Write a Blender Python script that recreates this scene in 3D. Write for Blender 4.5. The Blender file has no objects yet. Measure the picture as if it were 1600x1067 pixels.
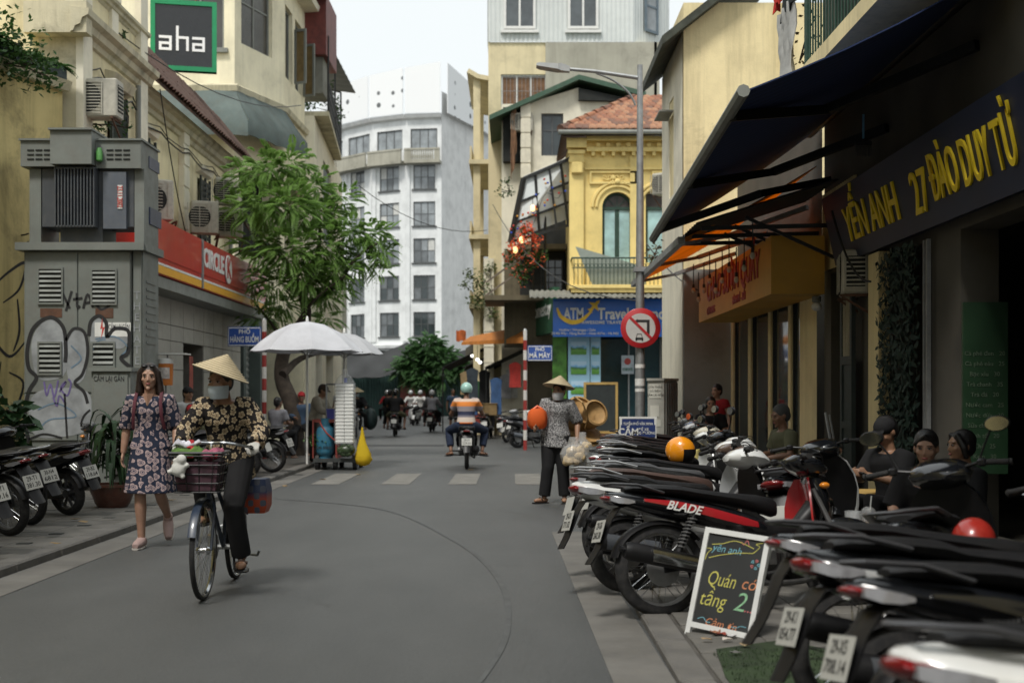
import bpy, bmesh, math, random
from mathutils import Vector, Matrix, Euler, Quaternion
from math import sin, cos, pi, copysign, atan2
R = math.radians
Tr, Ro = Matrix.Translation, Matrix.Rotation
BOXF = [(3, 2, 1, 0), (4, 5, 6, 7), (0, 1, 5, 4), (1, 2, 6, 5), (2, 3, 7, 6), (3, 0, 4, 7)]
rnd = random.Random(7)
ru = rnd.uniform
SC = bpy.context.scene
COL = SC.collection
V = Vector

# ------------------------------------------------------------------ camera, sky, sun, exposure
EYE, HOR, FPX = 1.37, 620.0, 2000.0            # eye height (m), horizon row, focal length in photo pixels
cam_d = bpy.data.cameras.new('camera')
cam_d.sensor_width = 36.0; cam_d.lens = 45.0
cam_d.shift_y = (HOR - 533.5) / 1600.0
cam_d.clip_start = 0.1; cam_d.clip_end = 2000
cam_d.dof.use_dof = True; cam_d.dof.focus_distance = 11.5; cam_d.dof.aperture_fstop = 2.4
cam = bpy.data.objects.new('camera', cam_d); COL.objects.link(cam)
cam.location = (0, 0, EYE); cam.rotation_euler = (R(90), 0, 0)
SC.camera = cam

world = bpy.data.worlds.new('World'); SC.world = world; world.use_nodes = True
_nt = world.node_tree; _nt.nodes.clear()
_sky = _nt.nodes.new('ShaderNodeTexSky'); _sky.sky_type = 'NISHITA'; _sky.sun_disc = False
SUN_EL, SUN_AZ = 58.0, 205.0                   # azimuth clockwise from +Y: behind the camera, to its left
_sky.sun_elevation = R(SUN_EL); _sky.sun_rotation = R(SUN_AZ); _sky.air_density = 1.0; _sky.dust_density = 4.0
_hs = _nt.nodes.new('ShaderNodeHueSaturation'); _hs.inputs['Saturation'].default_value = 0.25
_mx = _nt.nodes.new('ShaderNodeMix'); _mx.data_type = 'RGBA'
_mx.inputs[0].default_value = 0.86
_mx.inputs[7].default_value = (7.75, 8.2, 8.3, 1)   # an even white overcast over the clear-sky model
_bg = _nt.nodes.new('ShaderNodeBackground'); _bg.inputs['Strength'].default_value = 0.066
_out = _nt.nodes.new('ShaderNodeOutputWorld')
_nt.links.new(_sky.outputs[0], _hs.inputs['Color']); _nt.links.new(_hs.outputs[0], _mx.inputs[6])
_nt.links.new(_mx.outputs[2], _bg.inputs[0]); _nt.links.new(_bg.outputs[0], _out.inputs[0])

sun_d = bpy.data.lights.new('sun','SUN'); sun_d.energy = 1.5; sun_d.angle = R(11); sun_d.color = (1.0,0.96,0.9)
sun = bpy.data.objects.new('sun', sun_d); COL.objects.link(sun)
sun.rotation_euler = (R(90 - SUN_EL), 0, R(180 - SUN_AZ))
sun.location = (0, 0, 60)
SC.view_settings.view_transform = 'Standard'; SC.view_settings.look = 'None'
SC.view_settings.gamma = 1.0; SC.view_settings.use_curve_mapping = False
SC.view_settings.exposure = 0.98
SC.cycles.max_bounces = 6; SC.cycles.transparent_max_bounces = 16

# ------------------------------------------------------------------ helpers
def P(x, y, Y): return V(((x - 800) / FPX * Y, Y, EYE + (HOR - y) / FPX * Y))
def ZAT(y, Y): return EYE + (HOR - y) / FPX * Y
def XAT(x, Y): return (x - 800) / FPX * Y
def GND(x, y):
    Y = EYE * FPX / (y - HOR); return V(((x - 800) / FPX * Y, Y, 0))
def YX(x, X): return FPX * X / (x - 800)       # depth at which the plane X shows at column x

TMP = bpy.data.scenes.new('tmp_build')
def bake(data, mods=None):
    o = bpy.data.objects.new('tmp', data); TMP.collection.objects.link(o)
    if mods: mods(o)
    vl = TMP.view_layers[0]; vl.update()
    dg = vl.depsgraph
    dg.update()
    me = bpy.data.meshes.new_from_object(o.evaluated_get(dg), depsgraph=dg)
    bpy.data.objects.remove(o)
    return me

MATS = {}
def srgb(h):
    h = h.lstrip('#'); c = [int(h[i:i+2], 16) / 255 for i in (0, 2, 4)]
    return tuple(x / 12.92 if x < .04045 else ((x + .055) / 1.055) ** 2.4 for x in c)
class NT:
    def __init__(s, name):
        s.m = bpy.data.materials.new(name); s.m.use_nodes = True; s.t = s.m.node_tree
        s.b = s.t.nodes['Principled BSDF']; s.tc = None
    def n(s, t, **kw):
        o = s.t.nodes.new('ShaderNode' + t)
        for k, v in kw.items(): setattr(o, k, v)
        return o
    def l(s, a, b): s.t.links.new(a, b)
    def co(s, scale=(1, 1, 1), rot=(0, 0, 0), src='Object', loc=(0, 0, 0)):
        if not s.tc: s.tc = s.n('TexCoord')
        mp = s.n('Mapping'); mp.inputs['Scale'].default_value = scale; mp.inputs['Rotation'].default_value = rot
        mp.inputs['Location'].default_value = loc
        s.l(s.tc.outputs[src], mp.inputs[0]); return mp.outputs[0]
    def noise(s, scale, co=None, detail=4, rough=.6, dist=0):
        t = s.n('TexNoise'); t.inputs['Scale'].default_value = scale; t.inputs['Detail'].default_value = detail
        t.inputs['Roughness'].default_value = rough; t.inputs['Distortion'].default_value = dist
        s.l(co if co else s.co(), t.inputs['Vector']); return t.outputs[0]
    def ramp(s, x, stops):
        r = s.n('ValToRGB'); e = r.color_ramp.elements
        while len(e) < len(stops): e.new(.5)
        for el, (p, c) in zip(e, stops):
            el.position = p; el.color = (c, c, c, 1) if isinstance(c, (int, float)) else (*c[:3], 1)
        s.l(x, r.inputs[0]); return r.outputs[0]
    def mix(s, f, a, b, bt='MIX'):
        m = s.n('Mix', data_type='RGBA', blend_type=bt)
        for k, v in ((0, f), (6, a), (7, b)):
            if isinstance(v, (int, float)): m.inputs[k].default_value = v
            elif isinstance(v, tuple): m.inputs[k].default_value = (*v[:3], 1)
            else: s.l(v, m.inputs[k])
        return m.outputs[2]
    def math(s, op, a, b=0.0, c=0.0):
        m = s.n('Math', operation=op)
        for k, v in enumerate((a, b, c)):
            if isinstance(v, (int, float)): m.inputs[k].default_value = v
            else: s.l(v, m.inputs[k])
        return m.outputs[0]
    def bump(s, h, st=.3, dist=.01):
        b = s.n('Bump'); b.inputs['Strength'].default_value = st; b.inputs['Distance'].default_value = dist
        s.l(h, b.inputs['Height']); s.l(b.outputs[0], s.b.inputs['Normal'])
    def set(s, **kw):
        for k, v in kw.items():
            k = k.replace('_', ' ')
            i = s.b.inputs[k]
            if isinstance(v, (int, float)): i.default_value = v
            elif isinstance(v, tuple): i.default_value = (*v[:3], 1)
            else: s.l(v, i)
        return s

def mat(name, col, rough=.6, metal=0., var=.18, vscale=5., bump=.0, bscale=80., coat=0., spec=.5, dust=0.):
    """plain surface: a colour with mottling, dust in patches and fine relief"""
    if name in MATS: return MATS[name]
    c = srgb(col) if isinstance(col, str) else col
    t = NT(name)
    n = t.noise(vscale, detail=6)
    lo = tuple(x * (1 - var) for x in c); hi = tuple(min(1, x * (1 + var)) for x in c)
    k = t.ramp(n, [(.3, lo), (.7, hi)])
    if dust:
        d = t.ramp(t.noise(vscale * 2.3 + 1, detail=8, rough=.7), [(.45, 0.), (.75, dust)])
        k = t.mix(d, k, (.16, .15, .13))
        t.set(Roughness=t.math('ADD', t.math('MULTIPLY', d, .5), rough))
    else:
        r = t.noise(vscale * 4, detail=3)
        t.set(Roughness=t.math('ADD', t.math('MULTIPLY', r, .2), max(0, rough - .1)))
    t.set(Base_Color=k, Metallic=metal, Specular_IOR_Level=spec)
    if coat: t.set(Coat_Weight=coat, Coat_Roughness=.06)
    if bump: t.bump(t.noise(bscale, detail=6), bump, .006)
    MATS[name] = t.m
    return t.m

def glass(name, tint=(.03, .04, .042), rough=.06):
    if name in MATS: return MATS[name]
    t = NT(name)
    n = t.noise(1.3, detail=5)
    t.set(Base_Color=t.ramp(n,[(.3,tuple(x * .7 for x in tint)),(.7,tuple(min(1,x * 1.5) for x in tint))]),Roughness=rough,Specular_IOR_Level=.7)
    t.bump(t.noise(2.2, detail=1), .08, .02)
    MATS[name] = t.m; return t.m

def clear(name, col=(1, 1, 1), alpha=.25, rough=.1):
    if name in MATS: return MATS[name]
    t = NT(name)
    t.set(Base_Color=col, Roughness=rough, Alpha=alpha); MATS[name] = t.m; return t.m

def plaster(name, col, mould=.6, stain=(.035, .033, .026), seed=0, streak=1.0, peel=None):
    """old painted render: blotches, rain streaks and mould"""
    if name in MATS: return MATS[name]
    c = srgb(col) if isinstance(col, str) else col
    t = NT(name)
    base = t.ramp(t.noise(.9,t.co(loc=(seed,seed,0)),8,.65),[(.3,tuple(x * .8 for x in c)),(.52,c),(.75,tuple(min(1,x * 1.12) for x in c))])
    st = t.noise(1.0, t.co((2.6, 2.6, .16), loc=(seed * 3, 1, 0)), 8, .7)
    f1 = t.ramp(st, [(.49, 0.), (.62, .5 * mould * streak), (.76, .9 * mould * streak)])
    base = t.mix(f1, base, tuple(x * .42 for x in c))
    bl = t.noise(.55, t.co(loc=(seed, 4, 2)), 10, .72, .4)
    f2 = t.ramp(bl, [(.545, 0.), (.65, .5 * mould), (.76, .9 * mould)])
    base = t.mix(f2, base, stain)
    if peel:
        f3 = t.ramp(t.noise(2.2, t.co(loc=(2, seed, 3)), 6, .6), [(.6, 0.), (.62, .8)])
        base = t.mix(f3, base, peel)
    t.set(Base_Color=base, Roughness=.85, Specular_IOR_Level=.25)
    t.bump(t.noise(28, detail=8), .35, .012)
    MATS[name] = t.m; return t.m

class MB:
    def __init__(s, M=None): s.v = []; s.f = []; s.M = M; s.mi = []; s.cur = 0
    def add(s, vs, fs):
        b = len(s.v)
        s.v += [(s.M @ V(p)) if s.M is not None else V(p) for p in vs]
        s.f += [tuple(b + i for i in f) for f in fs]; s.mi += [s.cur] * len(fs)
        return s
    def box(s, c, d, rot=None, ch=0.):
        """box by centre and size; ch = chamfer"""
        hx, hy, hz = d[0] / 2, d[1] / 2, d[2] / 2
        m = Tr(V(c)) @ (rot.to_4x4() if rot is not None else Matrix())
        if ch <= 0:
            vs = [m @ V((x, y, z)) for x in (-hx, hx) for y in (-hy, hy) for z in (-hz, hz)]
            return s.add(vs,[(0,1,3,2),(4,6,7,5),(0,4,5,1),(2,3,7,6),(0,2,6,4),(1,5,7,3)])
        ch = min(ch, hx * .9, hy * .9, hz * .9)
        rs = []
        for z, k in ((-hz, ch), (-hz + ch, 0), (hz - ch, 0), (hz, ch)):
            a, b = hx - k, hy - k; q = ch if not k else ch * .4
            rs.append([m @ V(p) for p in ((a - q,-b,z),(a,-b + q,z),(a,b - q,z),(a - q,b,z),(-a + q,b,z),(-a,b - q,z),(-a,-b + q,z),(-a + q,-b,z))])
        return s.loft(rs)
    def bx(s, x0, x1, y0, y1, z0, z1, ch=0.):
        return s.box(((x0 + x1) / 2,(y0 + y1) / 2,(z0 + z1) / 2),(abs(x1 - x0),abs(y1 - y0),abs(z1 - z0)),None,ch)
    def loft(s, rings, caps=True, closed=True):
        n = len(rings[0]); vs = [p for r in rings for p in r]; fs = []
        for i in range(len(rings) - 1):
            for j in range(n if closed else n - 1):
                k = (j + 1) % n
                fs.append((i * n + j, i * n + k, (i + 1) * n + k, (i + 1) * n + j))
        if caps:
            fs.append(tuple(range(n))[::-1]); fs.append(tuple((len(rings) - 1) * n + j for j in range(n)))
        return s.add(vs, fs)
    def tube(s, pts, r, n=8, caps=True, flat=None, up=None):
        """tube through points; r a number or one per point; flat=(a,b) scales the section"""
        pts = [V(p) for p in pts]; rs = r if isinstance(r, (list, tuple)) else [r] * len(pts)
        rings = []; prev = None
        for i, p in enumerate(pts):
            d = (pts[min(i + 1, len(pts) - 1)] - pts[max(i - 1, 0)])
            d = d.normalized() if d.length > 1e-9 else V((0, 0, 1))
            if prev is None:
                u = V(up) if up else (V((0, 0, 1)) if abs(d.z) < .95 else V((0, 1, 0)))
            else: u = prev
            u = (u - d * u.dot(d)); u = u.normalized() if u.length > 1e-6 else d.orthogonal().normalized()
            prev = u; w = d.cross(u); fa, fb = flat if flat else (1, 1)
            rings.append([p + (w * cos(a) * fa + u * sin(a) * fb) * rs[i] for a in (2 * pi * k / n for k in range(n))])
        return s.loft(rings, caps)
    def bar(s, a, b, w, h, up=(0, 0, 1)):
        """rectangular bar from a to b"""
        a, b = V(a), V(b); d = (b - a).normalized(); u = V(up); u = u - d * u.dot(d)
        u = u.normalized() if u.length > 1e-6 else d.orthogonal().normalized(); w_ = d.cross(u) * (w / 2); u = u * (h / 2)
        return s.loft([[p - w_ - u, p + w_ - u, p + w_ + u, p - w_ + u] for p in (a, b)])
    def lathe(s, prof, n=16, m=None, caps=True, a0=0, a1=2 * pi):
        m = m or Matrix()
        full = abs(a1 - a0 - 2 * pi) < 1e-4
        k = n if full else n + 1
        rings = [[m @ V((r * cos(a),r * sin(a),z)) for a in (a0 + (a1 - a0) * j / n for j in range(k))] for r,z in prof]
        return s.loft(rings, caps, full)
    def ell(s, c, r, rot=None, nu=12, nv=8):
        m = Tr(V(c)) @ (rot.to_4x4() if rot is not None else Matrix())
        r = r if isinstance(r, (tuple, list)) else (r, r, r)
        rings = []
        for i in range(nv + 1):
            t = pi * (i + .001) / (nv + .002) ; z = -cos(t); q = sin(t)
            rings.append([m @ V((r[0] * q * cos(a),r[1] * q * sin(a),r[2] * z)) for a in (2 * pi * k / nu for k in range(nu))])
        return s.loft(rings)
    def prism(s, poly, h0, h1, m=None):
        """polygon (2D) extruded from h0 to h1 along the matrix' z"""
        m = m or Matrix(); n = len(poly)
        vs = [m @ V((x, y, h0)) for x, y in poly] + [m @ V((x, y, h1)) for x, y in poly]
        fs = [tuple(range(n))[::-1],tuple(range(n,2 * n))] + [(i,(i + 1) % n,n + (i + 1) % n,n + i) for i in range(n)]
        return s.add(vs, fs)
    def sheet(s, pts, th):
        """grid of points (rows) given thickness th along its normal"""
        nr, nc = len(pts), len(pts[0]); top = [[V(p) for p in r] for r in pts]
        nn = []
        for i in range(nr):
            row = []
            for j in range(nc):
                du = top[min(i + 1,nr - 1)][j] - top[max(i - 1,0)][j]; dv = top[i][min(j + 1,nc - 1)] - top[i][max(j - 1,0)]
                k = du.cross(dv); row.append(k.normalized() if k.length > 1e-9 else V((0, 0, 1)))
            nn.append(row)
        vs = [top[i][j] for i in range(nr) for j in range(nc)] + [top[i][j] - nn[i][j] * th for i in range(nr) for j in range(nc)]
        N = nr * nc; fs = []
        for i in range(nr - 1):
            for j in range(nc - 1):
                a, b, c, d = i * nc + j, i * nc + j + 1, (i + 1) * nc + j + 1, (i + 1) * nc + j
                fs += [(a, d, c, b), (N + a, N + b, N + c, N + d)]
        ed = [j for j in range(nc)] + [i * nc + nc - 1 for i in range(1,nr)] + [(nr - 1) * nc + j for j in range(nc - 2,-1,-1)] + [i * nc for i in range(nr - 2,0,-1)]
        for a, b in zip(ed, ed[1:] + ed[:1]): fs.append((a, b, N + b, N + a))
        return s.add(vs, fs)
    def mesh(s, name, mats, smooth=40):
        me = bpy.data.meshes.new(name); me.from_pydata([tuple(p) for p in s.v], [], s.f)
        for m in (mats if isinstance(mats, (list, tuple)) else [mats]):
            if m: me.materials.append(m)
        if any(s.mi): me.polygons.foreach_set('material_index', s.mi)
        me.update()
        bm = bmesh.new(); bm.from_mesh(me); bmesh.ops.recalc_face_normals(bm,faces=bm.faces); bm.to_mesh(me); bm.free()
        if smooth:
            me.shade_smooth(); me.set_sharp_from_angle(angle=R(smooth))
        return me
    def build(s, name, mats, parent=None, smooth=40, world=False):
        if world and parent is not None:
            im = MW[parent.name].inverted(); s.v = [im @ p for p in s.v]
        return link(name, s.mesh(name, mats, smooth), parent)

MW = {}
def link(name, me, parent=None, m=None):
    o = bpy.data.objects.new(name, me); COL.objects.link(o)
    if parent is not None:
        o.parent = parent
        if parent.name in MW: MW[o.name] = MW[parent.name] @ (m or Matrix())
    if m is not None: o.matrix_local = m
    return o
def tag(o, label=None, cat=None, group=None, kind=None):
    for k, v in (('label', label), ('category', cat), ('group', group), ('kind', kind)):
        if v: o[k] = v
    return o
def thing(name, label, cat, loc=(0, 0, 0), rz=0., group=None, rx=0., ry=0.):
    o = bpy.data.objects.new(name, None); COL.objects.link(o)
    o.empty_display_size = .2
    o.location = loc; o.rotation_euler = (rx, ry, rz)
    MW[o.name] = Tr(V(loc)) @ Euler((rx, ry, rz)).to_matrix().to_4x4()
    return tag(o, label, cat, group)
def copy_tree(o, parent=None, loc=None, rz=None, label=None, rx=None):
    c = o.copy(); COL.objects.link(c)
    if parent is not None: c.parent = parent
    if loc is not None: c.location = loc
    if rz is not None: c.rotation_euler.z = rz
    if rx is not None: c.rotation_euler.x = rx
    if label: c['label'] = label
    for ch in KIDS.get(o.name, None) or list(o.children): copy_tree(ch, c)
    return c
KIDS = {}
def recolor(root, table):
    """object-level material overrides by part name"""
    for ch in root.children_recursive:
        k = ch.name.split('.')[0]
        if k in table and ch.type == 'MESH' and ch.material_slots:
            ch.material_slots[0].link = 'OBJECT'; ch.material_slots[0].material = table[k]

FONT_CACHE = {}
def text_mesh(body, size, m, ext=.004, weight=0., sx=1., shear=0., align='CENTER', space=1., res=3):
    cu = bpy.data.curves.new('lettering','FONT'); cu.body = body; cu.size = size; cu.extrude = ext; cu.offset = weight * size
    cu.align_x = align; cu.align_y = 'CENTER'; cu.shear = shear; cu.resolution_u = res; cu.space_character = space; cu.space_line = .95
    me = bake(cu); bpy.data.curves.remove(cu)
    for v in me.vertices: v.co.x *= sx
    me.materials.clear(); me.materials.append(m)
    return me
def face_m(o, right, up):
    """matrix whose x runs along right, y along up, z out of the face"""
    r = V(right).normalized(); u = V(up); u = (u - r * u.dot(r)).normalized(); n = r.cross(u)
    return Matrix(((r.x, u.x, n.x, o[0]), (r.y, u.y, n.y, o[1]), (r.z, u.z, n.z, o[2]), (0, 0, 0, 1)))
def text(body, size, m, parent, M, name='lettering', world=True, fit=None, **kw):
    me = text_mesh(body, size, m, **kw)
    if fit:
        xs = [v.co.x for v in me.vertices]; k = fit / (max(xs) - min(xs)); c = (max(xs) + min(xs)) / 2
        for v in me.vertices: v.co.x = (v.co.x - c) * k
    if world and parent is not None: M = MW[parent.name].inverted() @ M
    return link(name, me, parent, M)
def remesh(mb, voxel, m, name, smooth_it=3, mats=None):
    me0 = bpy.data.meshes.new('tmp'); me0.from_pydata([tuple(p) for p in mb.v], [], mb.f); me0.update()
    bm = bmesh.new(); bm.from_mesh(me0); bmesh.ops.recalc_face_normals(bm,faces=bm.faces); bm.to_mesh(me0); bm.free()
    def mods(o):
        r = o.modifiers.new('r', 'REMESH'); r.mode = 'VOXEL'; r.voxel_size = voxel
        if smooth_it:
            k = o.modifiers.new('s', 'SMOOTH'); k.factor = .5; k.iterations = smooth_it
    me = bake(me0, mods); bpy.data.meshes.remove(me0)
    me.name = name; me.materials.clear(); me.materials.append(m); me.shade_smooth()
    return me
def stroke(mb, pts, w, M, z=.003, taper=False, th=.002):
    """a flat painted line through 2D points on the face M"""
    n = len(pts); L = []; Rr = []
    for i, p in enumerate(pts):
        a = V(pts[max(i - 1,0)]); b = V(pts[min(i + 1,n - 1)]); d = (b - a); d = d.normalized() if d.length else V((1,0))
        k = w / 2 * ((.35 + .65 * sin(pi * (i + .5) / n)) if taper else 1)
        q = V((-d.y, d.x)) * k; p = V(p); L.append(p + q); Rr.append(p - q)
    for i in range(n - 1):
        vs = [M @ V((q.x, q.y, zz)) for zz in (z, z + th) for q in (L[i], Rr[i], Rr[i + 1], L[i + 1])]
        mb.add(vs, [(4, 5, 6, 7), (0, 3, 2, 1), (0, 1, 5, 4), (2, 3, 7, 6), (1, 2, 6, 5), (3, 0, 4, 7)])
    return mb
def curve_pts(ctrl, n=6, closed=False):
    """Catmull-Rom through 2D/3D control points"""
    c = [V(p) for p in ctrl]; out = []; m = len(c)
    for i in range(m if closed else m - 1):
        g = (lambda k: c[k % m]) if closed else (lambda k: c[min(max(k, 0), m - 1)])
        p0, p1, p2, p3 = g(i - 1), g(i), g(i + 1), g(i + 2)
        for j in range(n):
            t = j / n
            out.append(.5 * ((2 * p1) + (p2 - p0) * t + (2 * p0 - 5 * p1 + 4 * p2 - p3) * t * t + (3 * p1 - p0 - 3 * p2 + p3) * t ** 3))
    out.append(c[0] if closed else c[-1]); return out
# ------------------------------------------------------------------ materials of the place
def road_mat():
    t = NT('asphalt')
    fine = t.noise(170,detail=3); big = t.noise(.35,detail=6,rough=.6); mid = t.noise(2.2,t.co((1,.35,1)),6,.6)
    c = t.ramp(big, [(.3, (.05, .053, .052)), (.7, (.08, .083, .081))])
    c = t.mix(t.ramp(mid, [(.4, 0.), (.7, .4)]), c, (.11, .111, .107))
    c = t.mix(t.ramp(fine, [(.35, .55), (.6, 0.)]), c, (.03, .032, .031))
    c = t.mix(t.ramp(t.noise(95, detail=2), [(.62, 0.), (.75, .5)]), c, (.2, .2, .19))
    c = t.mix(t.ramp(t.noise(1.1, t.co(loc=(9, 3, 0)), 10, .7), [(.56, 0.), (.7, .6)]), c, (.05, .051, .049))
    vo = t.n('TexVoronoi',feature='DISTANCE_TO_EDGE'); vo.inputs['Scale'].default_value = .38; wv = t.n('VectorMath',operation='ADD'); nz = t.n('TexNoise'); nz.inputs['Scale'].default_value = 1.7; nz.inputs['Detail'].default_value = 8; t.l(t.co(),nz.inputs['Vector']); t.l(t.co(),wv.inputs[0]); t.l(nz.outputs['Color'],wv.inputs[1]); t.l(wv.outputs[0],vo.inputs['Vector'])
    cr = t.math('MULTIPLY',t.ramp(vo.outputs['Distance'],[(.004,1.),(.012,0.)]),t.ramp(t.noise(.5,t.co(loc=(3,8,0))),[(.5,0.),(.6,.8)]))
    c = t.mix(cr, c, (.03, .03, .028))
    c = t.mix(t.ramp(t.noise(42, detail=5, rough=.75), [(.4, .55), (.5, 0.)]), c, (.034, .036, .035))
    c = t.mix(t.ramp(t.noise(58,t.co(loc=(4,1,0)),detail=4,rough=.75),[(.54,0.),(.68,.6)]),c,(.15,.15,.145))
    c = t.mix(t.ramp(t.noise(.6,t.co((1.6,.25,1),loc=(7,2,0)),5,.6),[(.5,0.),(.66,.35)]),c,(.042,.043,.042))
    t.set(Base_Color=c, Roughness=.5, Specular_IOR_Level=.6)
    t.bump(fine, .9, .008); return t.m
M_road = road_mat()
M_pave = mat('paving_grey', (.115, .11, .1), .85, var=.35, vscale=1.6, bump=.4, bscale=60, spec=.25, dust=.5)
M_kerb = mat('kerb_concrete', (.105, .1, .092), .85, var=.3, vscale=2.5, bump=.4, bscale=50, dust=.5)
M_joint = mat('joint_dirt', (.06, .055, .048), .95, var=.4, vscale=3)
M_strip = mat('edge_strip_concrete', (.115, .11, .1), .85, var=.3, vscale=1.8, bump=.3, dust=.4)
M_white = mat('road_paint', (.15, .145, .13), .75, var=.3, vscale=3.5, bump=.3, dust=.6)
M_cream = plaster('cream_render', '#e3d8b2', .55, seed=1)
M_cream2 = plaster('pale_render', '#e2dcc8', .35, seed=5)
M_dirty = plaster('stained_yellow_render', '#d0bf88', .8, seed=3)
M_ochre = plaster('ochre_render', '#cfa94e', .4, seed=8)
M_yellow = plaster('yellow_render', '#ecd48c', .3, seed=2)
M_beige = plaster('beige_render', '#d8cba6', .4, seed=11)
M_bwall = plaster('weathered_cream_render', '#e6d6a8', .7, seed=14)
M_conc = plaster('grey_concrete_render', '#a5a294', .5, seed=6)
M_wwhite = plaster('white_render', '#dcdedd', .12, seed=4, stain=(.3, .3, .3))
M_wgrey = plaster('grey_white_render', '#dadad8', .2, seed=7, stain=(.3, .3, .3))
M_mouldy = plaster('mouldy_trim', '#c9c2a8', .95, seed=9)
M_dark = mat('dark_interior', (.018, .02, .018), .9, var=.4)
M_darkwood = mat('dark_green_wood', (.018, .028, .025), .55, var=.3, bump=.2, bscale=30)
M_glass = glass('dark_glass')
M_glassl = glass('pale_glass', (.22, .24, .25), .05)
M_glassb = glass('blue_shutter_glass', (.33, .5, .5), .3)
M_tile = mat('terracotta_tile', (.26, .1, .05), .85, var=.5, vscale=2.2, bump=.5, bscale=40, dust=.5)
M_tiled = mat('old_dark_tile', (.1, .05, .035), .9, var=.6, vscale=2, bump=.5, bscale=40, dust=.5)
M_steel = mat('galvanised_steel', (.3, .31, .31), .45, .6, var=.2, vscale=6, dust=.3)
M_black = mat('black_metal', (.012, .013, .013), .5, var=.3)
M_dgreen = mat('dark_green_paint', (.012, .045, .03), .5, var=.25, dust=.2)
M_greyp = mat('grey_paint', (.2, .21, .19), .6, var=.18, vscale=2, dust=.4)
M_wpaint = mat('white_paint', (.7, .7, .67), .5, var=.06, dust=.15)
M_canvas_b = mat('blue_grey_canvas', (.085, .112, .105), .8, var=.3, vscale=1.5, dust=.3)
M_corr = mat('corrugated_grey_sheet', (.2, .2, .17), .7, .1, var=.35, vscale=1.3, dust=.5)
M_corrw = mat('pale_corrugated_sheet', (.6, .63, .61), .5, var=.08, vscale=.8, dust=.12)
M_rust = mat('rusty_brown', (.1, .045, .025), .8, var=.4, dust=.3)
M_ac = mat('air_conditioner_beige', (.46, .44, .37), .6, var=.12, vscale=3, dust=.45)
M_brown = mat('brown_cloth', (.2, .11, .06), .9, var=.3)
M_wcurt = mat('white_curtain', (.55, .55, .52), .9, var=.12)

# ------------------------------------------------------------------ ground
KERB_L = -3.78
g = MB(); g.add([(-400, -60, 0), (400, -60, 0), (400, 900, 0), (-400, 900, 0)], [(0, 1, 2, 3)])
road = g.build('road', M_road); tag(road, kind='structure')
for i in range(1):                                                   # old skid mark curving over the asphalt
    pts = curve_pts([(-3.2 + i * .1,17.2),(-1.6,15.6 - i * .1),(-.55 + i * .05,12.2),(-.1 + i * .045,9.6),(-.03 + i * .04,7.4),(-.2 + i * .05,5.8)],8)
    m = MB(); stroke(m, pts, .045, Matrix(), .0035, th=.0006, taper=True)
    m.build('tyre_mark', mat('tyre_rubber_mark', (.04, .042, .041), .5, var=.5, vscale=5), road)
m = MB(); m.bx(-4.3,-1.9,35.5,36.6,.003,.006); m.build('road_patch',mat('fresh_asphalt',(.035,.036,.036),.8,var=.3),road)
for i, x in enumerate((-3.15, -2.05, -1.0, .05)):
    m = MB(); m.bx(x, x + .44, 20.0, 22.8, .004, .0055); m.build('crossing_stripe', M_white, road)
m = MB(); m.add([(.5, 5, .004), (.8, 5, .004), (.7, 13, .004), (.4, 13, .004)], [(0, 1, 2, 3)])
o = m.build('edge_strip', M_strip); tag(o, kind='structure')
m = MB(); m.add([(-3.86, 6, .004), (-3.5, 6, .004), (-3.55, 31, .004), (-3.9, 31, .004)], [(0, 1, 2, 3)])
o = m.build('gutter', M_strip); tag(o, kind='structure')
# left pavement: bed, kerb stones and separate slabs
pv = MB().bx(-14, -4.08, 3, 33, -.02, .045).build('pavement', M_joint); tag(pv, kind='structure')
for i in range(24):
    y = 5 + i * 1.0; m = MB(); m.box((-3.97,y + .5,.03),(.2,.985,.09),None,.015); m.build('kerb_stone',M_kerb,pv)
slab_me = MB().box((0, 0, 0), (.392, .392, .05), None, .006).mesh('paving_slab', M_pave)
k = 0
for j in range(28):
    for i in range(7):
        y = 8.2 + j * .4; x = -4.28 - i * .4
        if k < 190 and x / y * FPX + 800 > -40:
            o = link('paving_slab',slab_me,pv,Tr((x,y,.034 + ru(-.004,.005))) @ Euler((ru(-.008,.008),ru(-.008,.008),rnd.choice((0,1,2,3)) * pi / 2)).to_matrix().to_4x4()); k += 1
for i in range(14):                                                  # dark lifting holes along the kerb edge
    m = MB(); m.bx(-4.42, -4.3, 9 + i * .8, 9.09 + i * .8, .0605, .066); m.build('drain_slot', M_dark, pv)
# right pavement
pr = MB().bx(.95, 9, 2, 23.5, -.02, .04).build('pavement', M_joint); tag(pr, kind='structure')
for i in range(18):
    m = MB(); m.box((.875,4.5 + i + .0,.01),(.17,.985,.07),None,.012); m.build('kerb_stone',M_kerb,pr)
k = 0
for j in range(14):
    for i in range(8):
        y = 5.6 + j * .4; x = 1.17 + i * .4
        link('paving_slab',slab_me,pr,Tr((x,y,.03 + ru(-.004,.004))) @ Euler((ru(-.01,.01),ru(-.01,.01),0)).to_matrix().to_4x4())
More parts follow.
